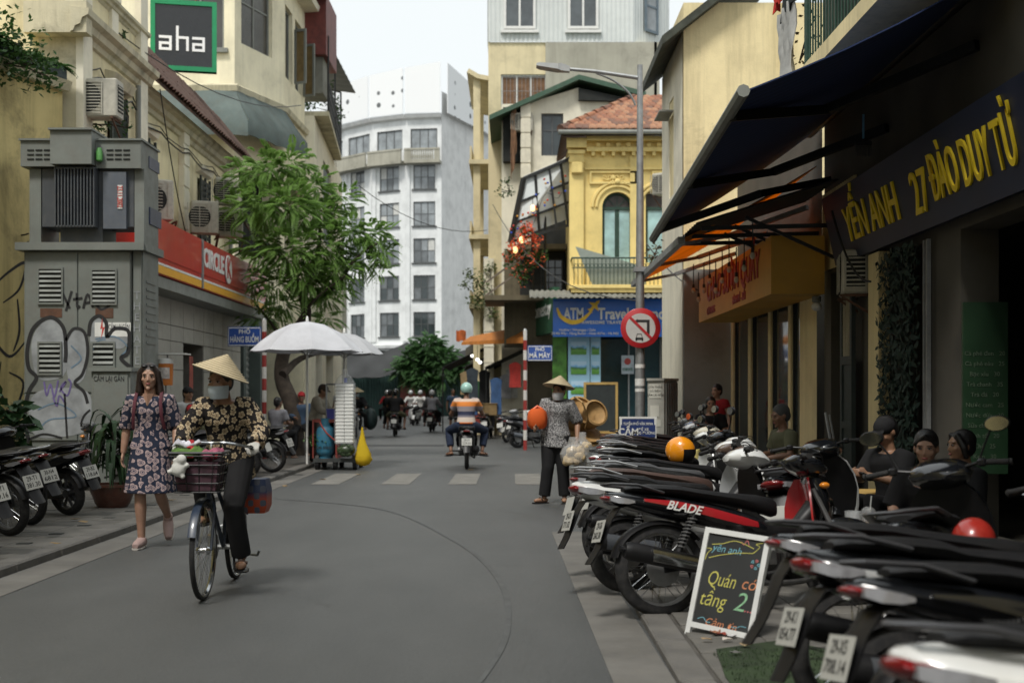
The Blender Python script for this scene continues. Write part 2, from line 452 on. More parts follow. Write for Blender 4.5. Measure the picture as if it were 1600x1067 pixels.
# mossy patch with rubbish by the kerb
m = MB(); ms = [(1.0, 5.2), (1.95, 5.2), (1.9, 6.3), (1.45, 6.9), (1.06, 6.65), (1.0, 6.0)]
m.prism(ms,.057,.0625); o = m.build('moss',mat('moss_green',(.02,.036,.012),.95,var=.6,vscale=6,bump=.9,bscale=90)); tag(o,kind='stuff')
m = MB()
for i in range(2600):
    x, y = ru(1.02, 1.9), ru(5.25, 6.65); a = ru(0, 6.28); h = ru(.006, .02)
    m.add([(x + .003 * cos(a),y + .003 * sin(a),.061),(x - .003 * cos(a),y - .003 * sin(a),.061),(x + ru(-.008,.008),y + ru(-.008,.008),.061 + h)],[(0,1,2)])
o = m.build('grass', mat('moss_blade', (.022, .045, .013), .9, var=.5, vscale=9)); tag(o, kind='stuff')

# ------------------------------------------------------------------ building helpers
def wall(mb, M, w, h, holes=(), th=.25):
    """wall face in M's xy plane (z outwards) with rectangular openings that have real reveals"""
    xs = sorted({0,w,*[c for q in holes for c in (q[0],q[1])]}); ys = sorted({0,h,*[c for q in holes for c in (q[2],q[3])]})
    inh = lambda x, y: any(a < x < b and c < y < d for a, b, c, d in holes)
    for i in range(len(xs) - 1):
        for j in range(len(ys) - 1):
            if not inh((xs[i] + xs[i + 1]) / 2, (ys[j] + ys[j + 1]) / 2):
                mb.add([M @ V(p) for p in ((xs[i],ys[j],0),(xs[i + 1],ys[j],0),(xs[i + 1],ys[j + 1],0),(xs[i],ys[j + 1],0))],[(0,1,2,3)])
    for a, b, c, d in holes:
        p = [(a, c), (b, c), (b, d), (a, d)]
        mb.add([M @ V((x,y,z)) for z in (0,-th) for x,y in p],[(i,i + 4,(i + 1) % 4 + 4,(i + 1) % 4) for i in range(4)])
    return mb
def block(mb, M, w, h, d, holes=(), th=.25):
    """a whole building body: the front face with its openings, the other sides plain"""
    wall(mb, M, w, h, holes, th)
    q = [M @ V(p) for p in ((0,0,0),(w,0,0),(w,h,0),(0,h,0),(0,0,-d),(w,0,-d),(w,h,-d),(0,h,-d))]
    return mb.add(q, [(0, 4, 7, 3), (1, 2, 6, 5), (3, 7, 6, 2), (4, 5, 6, 7)])
def window(par,M,x0,x1,y0,y1,nx=2,ny=1,fm=None,gm=None,dep=.12,fw=.06,name='window',sill=False,bars=0,rows=None):
    fm = fm or M_wpaint; gm = gm or M_glass
    f = MB(); e = .0015
    X0, X1, Y0, Y1 = x0 + e, x1 - e, y0 + e, y1 - e
    def b(a0, a1, b0, b1, z0=-dep - .03, z1=-dep + .03):
        f.add([M @ V(p) for p in ((a0,b0,z0),(a1,b0,z0),(a1,b1,z0),(a0,b1,z0),(a0,b0,z1),(a1,b0,z1),(a1,b1,z1),(a0,b1,z1))],BOXF)
    b(X0,X0 + fw,Y0,Y1); b(X1 - fw,X1,Y0,Y1); b(X0 + fw,X1 - fw,Y0,Y0 + fw); b(X0 + fw,X1 - fw,Y1 - fw,Y1)
    xs = [X0 + fw + (X1 - X0 - 2 * fw) * i / nx for i in range(nx + 1)]
    rows = rows or [i / ny for i in range(ny + 1)]
    ys = [Y0 + fw + (Y1 - Y0 - 2 * fw) * t for t in rows]
    for x in xs[1:-1]: b(x - fw * .4, x + fw * .4, Y0 + fw, Y1 - fw, -dep - .025, -dep + .027)
    for y in ys[1:-1]: b(X0 + fw, X1 - fw, y - fw * .35, y + fw * .35, -dep - .02, -dep + .024)
    if sill: b(x0 - .12, x1 + .12, y0 - .12, y0 - .002, 0.004, .12)
    o = f.build(name, fm, par, world=True)
    for i in range(nx):
        for j in range(len(ys) - 1):
            p = MB(); z0, z1 = -dep - .012, -dep - .002
            a0, a1, b0, b1 = xs[i] + .003, xs[i + 1] - .003, ys[j] + .003, ys[j + 1] - .003
            p.add([M @ V(q) for q in ((a0,b0,z0),(a1,b0,z0),(a1,b1,z0),(a0,b1,z0),(a0,b0,z1),(a1,b0,z1),(a1,b1,z1),(a0,b1,z1))],BOXF)
            p.build('pane', rnd.choice(gm) if isinstance(gm, list) else gm, o, smooth=0, world=True)
    if bars:
        g_ = MB()
        for i in range(bars): x = x0 + (x1 - x0) * (i + .5) / bars; g_.tube([M @ V((x,y0,-.02)),M @ V((x,y1,-.02))],.008,5)
        for t in (.1,.5,.9): y = y0 + (y1 - y0) * t; g_.tube([M @ V((x0,y,-.012)),M @ V((x1,y,-.012))],.008,5)
        g_.build('window_bars', M_steel, o, world=True)
    return o
def part(name, mb, m, par, smooth=40): return mb.build(name, m, par, smooth, world=True)
def moulding(par, a, b, out, prof, m, name='cornice'):
    """profile [(out, z)] swept from a to b (horizontal)"""
    a, b = V(a), V(b); o = V(out).normalized(); mb = MB()
    mb.loft([[p + o * q + V((0, 0, z)) for q, z in prof] for p in (a, b)])
    return part(name, mb, m, par, 30)
def building(name, label, loc, group=None, cat='building'): return thing(name, label, cat, loc, 0, group)
UPM = lambda o, r: face_m(o, r, (0, 0, 1))

# ------------------------------------------------------------------ sky is the world; far white building
wb = building('white_building','tall white curved building with perforated white screens on its roof',(-10,105,0))
cen = V((-5.78,105,0)); pts = [V((-5.78,105,0)),V((-8.7,105.4,0)),V((-11.6,106.9,0)),V((-14.3,109.6,0)),V((-16.5,113.5,0)),V((-18,118,0))]
rgt = V((-2.0, 115, 0)); H1 = 24.6
fl = [5.6 + 3.02 * i for i in range(7)]                              # floor lines
seg = [(pts[i + 1], pts[i]) for i in range(len(pts) - 1)]
body = MB()
for a, b in seg:
    w = (b - a).length; M = UPM(a, b - a)
    hs = [(w * .2,w * .2 + min(1.9,w * .62),z + .75,z + 2.75) for z in fl[:5]] + [(w * .12,w * .88,fl[5] + 1.0,fl[5] + 2.7)]
    wall(body, M, w, H1, hs, .3)
body.add([pts[0], rgt, rgt + V((0, 0, H1)), pts[0] + V((0, 0, H1))], [(0, 1, 2, 3)])
part('wall', body, M_wwhite, wb)
side = MB(); n = (rgt - pts[0]).normalized(); sideM = UPM(pts[0] + V((n.y, -n.x, 0)) * .01, n)
Ls = (rgt - pts[0]).length
hs = [(Ls * .62,Ls * .62 + .35,z + .9,z + 2.7) for z in fl[1:]] + [(Ls * .8,Ls * .8 + .9,z + .8,z + 2.3) for z in fl[1:5]]
wall(side, sideM, Ls, H1 - .3, hs, .2); part('side_wall', side, M_wgrey, wb)
M_wframe = mat('dark_window_frame', (.07, .075, .075), .5)
for h_ in hs: window(wb, sideM, *h_, 1, 1, M_wframe, M_glassl, .1, .06)
for k, (a, b) in enumerate(seg[:4]):
    w = (b - a).length; M = UPM(a, b - a)
    for i, z in enumerate(fl[:5]):
        window(wb,M,w * .2,w * .2 + min(1.9,w * .62),z + .75,z + 2.75,3,2,M_wframe,[M_glassl,M_glassl,M_wcurt,glass('mid_glass',(.1,.11,.115))] if i > 1 else [M_glass,M_glass,glass('mid_glass',(.1,.11,.115))],.12,.07,sill=True)
    window(wb, M, w * .12, w * .88, fl[5] + 1.0, fl[5] + 2.7, 3, 1, M_wframe, M_glassl, .12, .08)
    nrm = V(((b - a).y, -(b - a).x, 0)).normalized()
    e = (b - a).normalized() * .004
    moulding(wb,a + nrm * .004 + V((0,0,fl[0] - .25)),b + nrm * .004 + V((0,0,fl[0] - .25)),nrm,[(0,0),(.35,.05),(.4,.3),(0,.4)],M_wwhite)
    moulding(wb,a + nrm * .004 + V((0,0,H1 - .45)),b + nrm * .004 + V((0,0,H1 - .45)),nrm,[(0,0),(.35,.1),(.5,.4),(0,.44)],M_wgrey)
    bal = MB()
    z0 = fl[5] - .25
    bal.add([], [])
    def bb(p0, p1, d0, d1, z0, z1):
        q = [p + nrm * d + V((0,0,z)) for z in (z0,z1) for p,d in ((p0,d0),(p1,d0),(p1,d1),(p0,d1))]
        bal.add(q, BOXF)
    bb(a, b, .01, .9, z0, z0 + .25); bb(a, b, .7, .92, z0 + 1.05, z0 + 1.2)
    if k: bb(a, b, .74, .88, z0 + .25, z0 + 1.05)
    else: bb(a,a + (b - a) * .2,.74,.88,z0 + .25,z0 + 1.05); bb(a + (b - a) * .85,b,.74,.88,z0 + .25,z0 + 1.05)
    bo = part('balcony', bal, M_conc, wb)
    if k == 0:
        for j in range(10):
            p = a + (b - a) * (.235 + .062 * j) + nrm * .81 + V((0, 0, z0 + .25))
            bm_ = MB().lathe([(.05,0),(.09,.25),(.04,.55),(.07,.8)],8,Tr(p)); bm_.build('baluster',M_conc,bo,world=True)
    for t in (.05, .95):                                             # pilasters between the bays
        p = a + (b - a) * t + nrm * .06
        pl = MB(); pl.box(p + V((0,0,(fl[0] + fl[5]) / 2)),(.35,.16,fl[5] - fl[0] - .7),Ro(atan2((b - a).y,(b - a).x),3,'Z')); part('pilaster',pl,M_wwhite,wb)
def perforated():
    t = NT('perforated_screen'); 
    v = t.n('TexVoronoi'); v.inputs['Scale'].default_value = .95; v.inputs['Randomness'].default_value = .25; t.l(t.co((1,1,1)),v.inputs['Vector'])
    d = t.ramp(v.outputs['Distance'], [(.2, 1.), (.25, 0.)])
    k = t.ramp(t.noise(.35, detail=3), [(.2, 0.), (.38, 1.)])
    t.set(Base_Color=t.mix(t.math('MULTIPLY',d,k),(.82,.83,.83),(.12,.13,.13)),Roughness=.7); return t.m
M_perf = perforated()
for a,b in [*seg[:4],(pts[0],rgt)]:                               # the screens round the roof: one leaning panel each
    nrm = V(((b - a).y, -(b - a).x, 0)).normalized()
    top = [2.9 if b is rgt and p is rgt else {0: 4.1,1: 3.7,2: 3.45,3: 3.3,4: 3.2}[pts.index(p)] for p in (a,b)]
    m = MB(); q = []
    for d in (.55,.5): q += [a + nrm * d + V((0,0,H1)),b + nrm * d + V((0,0,H1)),b + nrm * d + V((0,0,H1 + top[1])),a + nrm * d + V((0,0,H1 + top[0]))]
    m.add(q, [(0, 1, 2, 3), (7, 6, 5, 4), (0, 4, 5, 1), (1, 5, 6, 2), (2, 6, 7, 3), (3, 7, 4, 0)])
    part('roof_screen', m, M_perf, wb)
# ground floor void, green hoarding and the sagging dark net
m = MB()
for a, b in seg[:4]:
    nrm = V(((b - a).y,-(b - a).x,0)).normalized(); m.bar(a + nrm * .05 + V((0,0,2.6)),b + nrm * .05 + V((0,0,2.6)),.06,5.2)
part('ground_floor', m, M_dark, wb)
hd = thing('site_hoarding','dark green corrugated site hoarding with one red post before the white building','fence',(-9,92,0))
for i in range(14):
    x = -15 + i * 1.15
    m = MB(); prof = []
    for j in range(24): prof.append((x + j * .05, 92 + (.05 if (j // 2) % 2 else 0)))
    rings = [[V((a, b, z)) for a, b in prof] for z in (0, 3.1)]
    m.sheet(rings,.01); part('fence_panel',m,mat('hoarding_green',(.02,.06,.052),.6,var=.3,dust=.2),hd)
m = MB(); m.bx(-8.0,-5.9,91.7,91.98,0,3.6); part('red_panel',m,mat('dull_red_paint',(.2,.045,.035),.7,var=.3,dust=.3),hd)
nt_ = MB(); rows = []
for i in range(7):
    z0 = 5.3 - i * .36; rows.append([V((-13 + j * .55,91 - .3 * i + .15 * sin(j * 1.7 + i),z0 - .85 * sin(pi * ((j % 10) / 10)) ** .8 * (1 - .08 * i) - .05 * sin(j * 2.1))) for j in range(26)])
nt_.sheet(rows,.05); o = nt_.build('construction_net',mat('dark_grey_net',(.035,.037,.038),.9,var=.4,vscale=.6,bump=.5,bscale=8)); tag(o,'dark grey net sagging in folds above the green hoarding','net')

# ------------------------------------------------------------------ left side
lw = building('yellow_house','stained yellow house wall with fern boxes on its ledge and graffiti',(-8,19,0))
a, b = V((-9.6, 13.3, 0)), V((-7.2, 20.5, 0)); M = UPM(a, b - a)
m = MB(); block(m, M, (b - a).length, 6.25, 6); part('wall', m, M_dirty, lw)
m = MB(); nrm = V(((b - a).y, -(b - a).x, 0)).normalized()
moulding(lw,a + V((0,0,6.25)),b + V((0,0,6.25)),nrm,[(-.3,0),(.12,0),(.2,.14),(-.3,.14)],M_mouldy,'ledge')
m = MB(); m.bx(-14, -7.56, 20.7, 21.4, 6.0, 12); part('upper_wall', m, M_ochre, lw)
m = MB()
for pl in ([(0.0,.3),(.5,.7),(.9,.9),(.75,.4),(.35,.1)],[(.2,0),(.1,-.5),(.5,-.9),(.9,-.6)],[(.3,-1),(.25,-1.5),(.6,-1.9),(.85,-1.4),(.5,-1.2)],[(.7,.2),(.75,-.4),(.6,-.8)]):
    stroke(m, curve_pts([(5.9 + x * .9, 2.7 + y * .8) for x, y in pl], 6), .05, M, taper=True)
part('graffiti', m, mat('black_spray', (.015, .015, .016), .7, var=.3), lw)
# cream colonial house with cornice
l1 = building('cream_house','cream old house with heavy mouldy cornice and parapet above the transformer',(-7,22,0))
M1 = UPM((-7.0, 20.6, 0), (0, 1, 0)); M1 = UPM((-7.0, 20.6, 0), (0, 1, 0))
m = MB(); block(m, M1, 3.7, 8.15, 6, [(1.55, 2.4, 4.9, 6.7)], .2); part('wall', m, M_cream, l1)
def corn(par,X,y0,y1,z,m,k=1.): return moulding(par,(X + .003,y0,z),(X + .003,y1,z),(1,0,0),[(0,0),(.06 * k,.02),(.1 * k,.12 * k),(.2 * k,.16 * k),(.24 * k,.28 * k),(.36 * k,.34 * k),(.38 * k,.46 * k),(0,.5 * k)],m)
corn(l1, -7.0, 20.25, 24.35, 7.15, M_mouldy, .8); corn(l1, -7.0, 20.4, 24.3, 8.05, M_mouldy, .4)
m = MB()
for y in (20.8, 24.0): m.box((-6.95, y, 3.6 + 3.5), (.12, .45, 7.05 - .02 * y / 24)); 
part('pilaster', m, M_cream2, l1)
for y in (20.75, 22.4, 24.05):
    m = MB(); m.box((-7.06,y,7.85),(.24,.36,.9)); po_ = part('parapet_post',m,M_cream2,l1); m = MB(); m.box((-7.06,y,8.36),(.32,.44,.12)); m.build('post_cap',M_cream2,po_,world=True)
m = MB(); wall(m,UPM((-7.62,20.59,0),(1,0,0)),.62,8.6); m.bx(-7.75,-6.75,20.3,20.58,7.15,7.65); part('end_wall',m,M_mouldy,l1)
sh = MB()
for i in range(14): sh.box((-6.93, 20.6 + 1.98, 5.05 + i * .12), (.03, .8, .1), Ro(.4, 3, 'Y'))
for y in (22.15, 23.0): sh.box((-6.93, y, 5.8), (.05, .06, 1.8))
part('shutter', sh, M_darkwood, l1)
moulding(l1,(-6.997,22.0,6.75),(-6.997,23.2,6.75),(1,0,0),[(0,0),(.12,.05),(.2,.2),(0,.25)],M_mouldy,'hood_mould')
# second cream house with the tiled eave
l2 = building('cream_tiled_house','cream house under a sagging dark tiled eave beside the parapet house',(-7.5,29,0))
M2 = UPM((-7.5, 24.32, 0), (0, 1, 0))
m = MB(); block(m,M2,9.7,7.75,6,[(1.4,2.3,4.7,6.6),(6.2,7.1,4.9,6.6)],.2); part('wall',m,M_cream,l2)
for y0 in (1.4, 6.2):
    sh = MB()
    for i in range(13): sh.box((-7.42, 24.32 + y0 + .45, 4.95 + i * .13), (.03, .84, .1), Ro(.4, 3, 'Y'))
    for y in (0, .45, .9): sh.box((-7.42, 24.32 + y0 + y, 5.75), (.05, .06, 1.8))
    part('shutter', sh, M_darkwood, l2)
    moulding(l2,(-7.497,24.32 + y0 - .15,6.7),(-7.497,24.32 + y0 + 1.05,6.7),(1,0,0),[(0,0),(.1,.05),(.16,.18),(0,.22)],M_cream2,'hood_mould')
for y in (24.6, 29.0, 33.6):
    m = MB(); m.box((-7.44, y, 5.8), (.12, .45, 3.4))
    for i in range(7): m.box((-7.425, y, 4.4 + i * .48), (.13, .47, .4))
    part('pilaster', m, M_cream2, l2)
corn(l2, -7.5, 24.33, 34, 7.2, M_mouldy, .8)
rf = MB(); s0, s1 = V((-6.95, 24.2, 7.62)), V((-8.3, 24.2, 9.3)); L = 9.9
rf.add([s0,s0 + V((0,L,0)),s1 + V((0,L,0)),s1,s0 - V((0,0,.1)),s0 + V((0,L,-.1)),s1 + V((0,L,-.1)),s1 - V((0,0,.1))],[(0,1,2,3),(7,6,5,4),(0,4,5,1),(1,5,6,2),(2,6,7,3),(3,7,4,0)])
rfo = part('roof', rf, M_tiled, l2)
tm = MB(); tm.sheet([[V((sin(t) * .11,u,.035 * cos(t * 2))) for t in (-1.3,-.6,0,.6,1.3)] for u in (0,.3)],.02)
tme = tm.mesh('roof_tile', M_tiled)
sd = (s1 - s0).normalized(); nn = V((0, 1, 0)).cross(sd)
if nn.x < 0: nn = -nn
for j in range(6):
    for i in range(44):
        if j * 44 + i >= 260: continue
        p = s0 + sd * (j * .3 - .05) + V((0, .12 + i * .224, 0)) + nn * (.03 + ru(0, .02))
        Mx = Matrix(((0, sd.x, nn.x, p.x), (1, 0, 0, p.y), (0, sd.z, nn.z, p.z), (0, 0, 0, 1)))
        link('roof_tile', tme, rfo, MW[l2.name].inverted() @ Mx @ Ro(ru(-.06, .06), 4, 'Z'))
# convenience store on the ground floor
st = building('convenience_store','grey tiled shop front under the red and yellow sign',(-6.6,26,0),cat='shop')
Ms = UPM((-6.6, 20.6, 0), (0, 1, 0))
M_clad = mat('pale_stone_cladding', (.36, .345, .3), .6, var=.14, vscale=1.2, dust=.25)
M_bed = mat('cladding_joint', (.16, .15, .13), .9)
m = MB(); hl = [(.8, 3.1, .5, 2.75), (5.0, 6.7, 0.06, 2.45)]
wall(m, Ms, 10.4, 3.45, hl, .55); m.bx(-7.3, -6.6, 31.0, 31.01, 0, 3.45); part('wall', m, M_bed, st)
xs = [0,.8,1.95,3.1,4.05,5.0,5.85,6.7,7.6,8.5,9.45,10.4]; ys = [0.06,.5,1.2,1.9,2.45,2.75,3.43]
for i in range(len(xs) - 1):
    for j in range(len(ys) - 1):
        cx, cy = (xs[i] + xs[i + 1]) / 2, (ys[j] + ys[j + 1]) / 2
        if any(q[0] < cx < q[1] and q[2] < cy < q[3] for q in hl): continue
        MB().bx(-6.598,-6.575,20.6 + xs[i] + .008,20.6 + xs[i + 1] - .008,ys[j] + .008,ys[j + 1] - .008).build('cladding_panel',M_clad,st,world=True)
window(st, Ms, .8, 3.1, .5, 2.75, 2, 1, M_steel, glass('shop_glass', (.06, .07, .07), .05), .5, .05)
window(st, Ms, 5.0, 6.7, .06, 2.45, 2, 1, M_steel, M_glass, .5, .07, name='door')
m = MB(); m.bx(-7.2, -6.05, 20.5, 31.4, 3.25, 3.44); part('soffit', m, M_greyp, st)
m = MB(); m.bx(-6.57,-6.565,26.05,26.35,1.4,2.2); part('poster',m,mat('red_poster',(.3,.06,.04),.6,var=.5,vscale=4),st)
sg = thing('shop_sign','long red shop sign with yellow stripe and white lettering on the grey tiled shop','sign',(-6.1,26,3.4))
M_red = mat('sign_red',(.5,.025,.02),.35,var=.1,vscale=1.5,coat=.3,dust=.12); M_yel = mat('sign_yellow',(.75,.38,.03),.4,var=.08)
m = MB(); m.bx(-6.9, -6.02, 21.6, 31.3, 3.46, 4.42); part('sign_box', m, M_red, sg)
for y0, y1 in ((21.6, 24.76), (24.88, 31.3)):
    m = MB(); m.bx(-6.019, -6.0, y0 + .02, y1 - .02, 3.75, 4.4); part('sign_panel', m, M_red, sg)
    m = MB(); m.bx(-6.019, -5.997, y0 + .02, y1 - .02, 3.62, 3.66); part('white_stripe', m, M_wpaint, sg)
    m = MB(); m.bx(-6.019, -5.999, y0 + .02, y1 - .02, 3.48, 3.615); part('yellow_stripe', m, M_yel, sg)
m = MB(); m.bx(-6.02, -5.985, 24.77, 24.87, 3.47, 4.42); part('panel_trim', m, M_steel, sg)
Mf = UPM((-5.995, 25.75, 4.07), (0, 1, 0))
text('CIRCLE', .5, M_wpaint, sg, Mf, weight=.03, fit=1.75, ext=.012, name='lettering')
m = MB(); Mk = UPM((-5.985,26.98,4.05),(0,1,0)); m.lathe([(.3,0),(.3,.02)],28,Mk); part('emblem_ring',m,M_wpaint,sg)
text('K', .6, M_red, sg, UPM((-5.96, 26.98, 4.05), (0, 1, 0)), weight=.02, ext=.004, name='emblem_letter')
# corner building with the blue-grey canopy
l3 = building('corner_building','cream corner building with faceted bay windows and blue grey canopy',(-8,38,0))
cor = [V((-13.5, 36, 0)), V((-7.8, 36, 0)), V((-6.9, 38.6, 0)), V((-6.8, 42.0, 0))]
m = MB(); lay = []
ZF = 10.2
for k in range(3):
    p, q = cor[k], cor[k + 1]; w = (q - p).length
    hs = []
    if k == 0: hs = [(w - 4.1,w - 2.2,2.1,3.6),(w - 1.95,w - .6,1.0,3.6)] if 0 else [(w - 2.3,w - .3,.95,3.6)]
    if k == 1: hs = [(.35, 2.1, 1.2, 3.7)]
    if k == 2: hs = [(.3, 1.4, .9, 3.1), (1.8, 2.9, .9, 3.1)]
    wall(m, UPM(p + V((0, 0, ZF)), q - p), w, 3.9, hs, .3); lay.append((UPM(p + V((0, 0, ZF)), q - p), hs))
    wall(m, UPM(p, q - p), w, 8.2, [(.2, w - .2, 5.4, 7.9), (.2, w - .2, 0.2, 3.6)] if w > 1 else (), .6)
    wall(m, UPM(p + V((0, 0, 8.2)), q - p), w, 2.0)
part('wall', m, plaster('ivory_render', '#ebe3c6', .3, seed=21), l3)
m = MB()
for k in range(3):
    p, q = cor[k], cor[k + 1]; nrm = V(((q - p).y, -(q - p).x, 0)).normalized()
    m.bar(p - nrm * .8 + V((0, 0, 4)), q - nrm * .8 + V((0, 0, 4)), .1, 8)
m.add([p + V((0, 0, 14.1)) for p in cor] + [V((-13.5, 42, 14.1))], [(0, 1, 2, 3, 4)])
m.add([p + V((0, 0, 4.6)) for p in cor] + [V((-13.5, 42, 4.6))], [(0, 1, 2, 3, 4)])
part('interior', m, M_dark, l3)
for k in range(3):
    p, q = cor[k], cor[k + 1]; nrm = V(((q - p).y, -(q - p).x, 0)).normalized(); d = (q - p).normalized()
    moulding(l3,p + nrm * .003 - d * (.02 if k else 0) + V((0,0,ZF - .28)),q + nrm * .003 + d * .1 + V((0,0,ZF - .28)),nrm,[(0,0),(.1,.03),(.14,.18),(.05,.24),(0,.24)],M_mouldy)
    moulding(l3,p + nrm * .003 + V((0,0,ZF + 3.75)),q + nrm * .003 + d * .25 + V((0,0,ZF + 3.75)),nrm,[(-.2,0),(.45,0.04),(.5,.2),(-.2,.26)],M_cream2,'roof_slab')
    Mm, hs = lay[k]
    for h_ in hs: window(l3,Mm,*h_,2 if k else 3,2 if k == 1 else 1,M_greyp,glass('brown_glass',(.05,.047,.042),.2),.15,.07,sill=(k == 0))
    # canopy
    off = .75; zt, zm, zb = 10.05, 9.0, 8.55
    pp = p if k == 0 else p; 
    def corner_out(i, dd):
        if i == 0: n_ = V((0, -1, 0)); return cor[0] + n_ * dd
        if i == 3: n_ = V((1, 0, 0)); return cor[3] + n_ * dd
        n1 = V(((cor[i] - cor[i - 1]).y,-(cor[i] - cor[i - 1]).x,0)).normalized(); n2 = V(((cor[i + 1] - cor[i]).y,-(cor[i + 1] - cor[i]).x,0)).normalized()
        return cor[i] + (n1 + n2) * (dd / (1 + n1.dot(n2)))
    if k < 2:
        e1 = corner_out(k, .02) + V((0, 0, zt)); e2 = corner_out(k + 1, .02) + V((0, 0, zt))
        f1 = corner_out(k, off) + V((0, 0, zm)); f2 = corner_out(k + 1, off) + V((0, 0, zm))
        if k == 2: f2 = f1 + (f2 - f1) * .25; e2 = e1 + (e2 - e1) * .25
        g1, g2 = f1 - V((0, 0, .42)), f2 - V((0, 0, .42))
        N = 9; rows = [[u + (v_ - u) * (t / N) + V((0,0,.03 * sin(t * 2.6))) for t in range(N + 1)] for u,v_ in ((e1,e2),((e1 + f1) / 2 - V((0,0,.04)),(e2 + f2) / 2 - V((0,0,.04))),(f1,f2),(g1,g2))]
        mm = MB(); mm.sheet(rows[::-1], .015); part('canopy', mm, M_canvas_b, l3)
for y, rz in ((39.9, .9), (41.6, .9)):                               # open casement leaves over the street
    M = face_m((-6.78, y, 11.1), (sin(rz), -cos(rz) * .5, 0), (0, 0, 1))
    window(l3,M,0,.42,0,1.7,1,1,M_greyp,mat('amber_pane',(.2,.14,.06),.4,var=.3),.0,.07,name='open_casement')
m = MB(); m.bx(-7.6,-6.0,38.3,42,14.4,16.5); m.bx(-7.3,-6.1,42,44.5,12.6,14.6); part('roof_shed',m,mat('dark_red_sheet',(.14,.03,.025),.6,var=.3),l3)
# balcony building further along
l4 = building('balcony_house','narrow house with caged roof balcony and dark louvres past the corner building',(-6.3,51,0))
m = MB(); block(m,UPM((-6.5,42.05,0),(-.06,1,0)),12.7,10.6,6,[(3.4,6.9,6.9,9.8),(.6,3,0.2,3),(4.6,8,.2,3)],.3); part('wall',m,M_cream2,l4)
m = MB()
for i in range(12): x = -6.74 - .06 * i * .29; m.bx(x - .15,x - .06,45.5 + i * .29,45.72 + i * .29,6.9,9.8)
part('louvre', m, M_darkwood, l4)
m = MB(); m.loft([[V((-8,42.3,z)),V((-6.05,42.3,z)),V((-6.7,50.3,z)),V((-8,50.3,z))] for z in (10.65,10.8)]); BX = lambda y: -6.08 - (y - 42.3) * .08; part('balcony_slab',m,M_mouldy,l4)
m = MB()
for y in [42.4 + i * .32 for i in range(25)]: m.tube([(BX(y), y, 10.8), (BX(y), y, 11.9)], .012, 5)
for z in (11.1, 11.5, 11.9): m.tube([(BX(42.4), 42.4, z), (BX(50.2), 50.2, z)], .02, 5)
for y in (42.4,46.3,50.2): m.tube([(BX(y),y,10.8),(BX(y),y,13.3)],.035,6); m.tube([(-8,y,13.6),(BX(y),y,13.3)],.035,6)
part('railing', m, M_black, l4)
m = MB(); rows = [[V((x,y,13.65 - (x + 8) * .13 + .02 * sin(i * 2.1))) for i,y in enumerate([44.2 + j * .25 for j in range(27)])] for x in (-8.2,-6.2)]
m.sheet(rows, .02); part('sheet_roof', m, mat('dark_roof_sheet', (.05, .055, .055), .6, var=.3), l4)
m = MB(); m.bx(-7.4, -6.25, 42.3, 43.6, 11.4, 13.0); part('water_box', m, M_corr, l4)
# the row behind, closing the left side
l5 = building('dim_row_house', 'dim shop house behind the tree and the drink carts', (-6.6, 62, 0))
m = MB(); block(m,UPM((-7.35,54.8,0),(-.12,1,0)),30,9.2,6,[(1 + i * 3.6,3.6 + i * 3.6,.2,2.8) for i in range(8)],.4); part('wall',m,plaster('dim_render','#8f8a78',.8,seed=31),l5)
# dark shop mouth between the store and the corner building
l6 = building('dark_shop_house','dark shop house with metal shutters between the grey shop and corner building',(-7,33,0))
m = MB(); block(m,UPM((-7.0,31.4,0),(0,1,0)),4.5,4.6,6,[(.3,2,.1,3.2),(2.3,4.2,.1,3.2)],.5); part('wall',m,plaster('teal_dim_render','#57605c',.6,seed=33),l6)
for y0, y1 in ((31.7, 33.4), (33.7, 35.6)):
    m = MB(); rows = [[V((-7.35 + (.03 if (i % 2) else 0),y,z)) for y in (y0,y1)] for i,z in enumerate([.1 + j * .08 for j in range(39)])]; m.sheet(rows,.01); part('roller_shutter',m,M_greyp,l6)

# street fronts that carry on behind the camera
for nm,lab,x,d,y0,y1,hh in (('street_row_house','plain cream row house continuing the street on the transformer side behind the viewer',-6.6,1,-26,11.8,9.5),('street_row_house','plain cream row house continuing the street on the cafe side behind the viewer',4.25,-1,-26,4.4,9.5)):
    o = building(nm,lab,(x,(y0 + y1) / 2,0)); M = UPM((x,y0 if d > 0 else y1,0),(0,d,0)); w = y1 - y0
    m = MB(); block(m,M,w,hh,8,[(1 + i * 4,3.6 + i * 4,.1,2.8) for i in range(int(w / 4) - 1)] + [(1.4 + i * 4,2.6 + i * 4,4.6,6.4) for i in range(int(w / 4) - 1)],.4); part('wall',m,M_dirty,o)
    m = MB(); m.bx(x - d * .6 - .05,x - d * .6 + .05,y0 + .2,y1 - .2,0,7); part('interior',m,M_dark,o)
for h_,X,y0,y1,zs in ((l1,-6.97,20.7,24.2,(6.9,6.75,4.9)),(l2,-7.38,24.4,33.8,(7.0,6.9,4.75,4.65,4.6))):   # wires slung along the fronts
    for k, z in enumerate(zs):
        m = MB(); n = 16; m.tube([(X + .03 + .02 * k,y0 + (y1 - y0) * i / n,z - .12 * abs(sin(i * pi / 4)) + .02 * sin(i * 2.3 + k)) for i in range(n + 1)],.012 + .006 * (k % 2),5); part('cable',m,M_black,h_)
    m = MB(); m.tube([(X + .08,y1 - .6,4.4),(X + .08,y1 - .6,7.1)],.05,8); part('drain_pipe',m,M_greyp,h_)
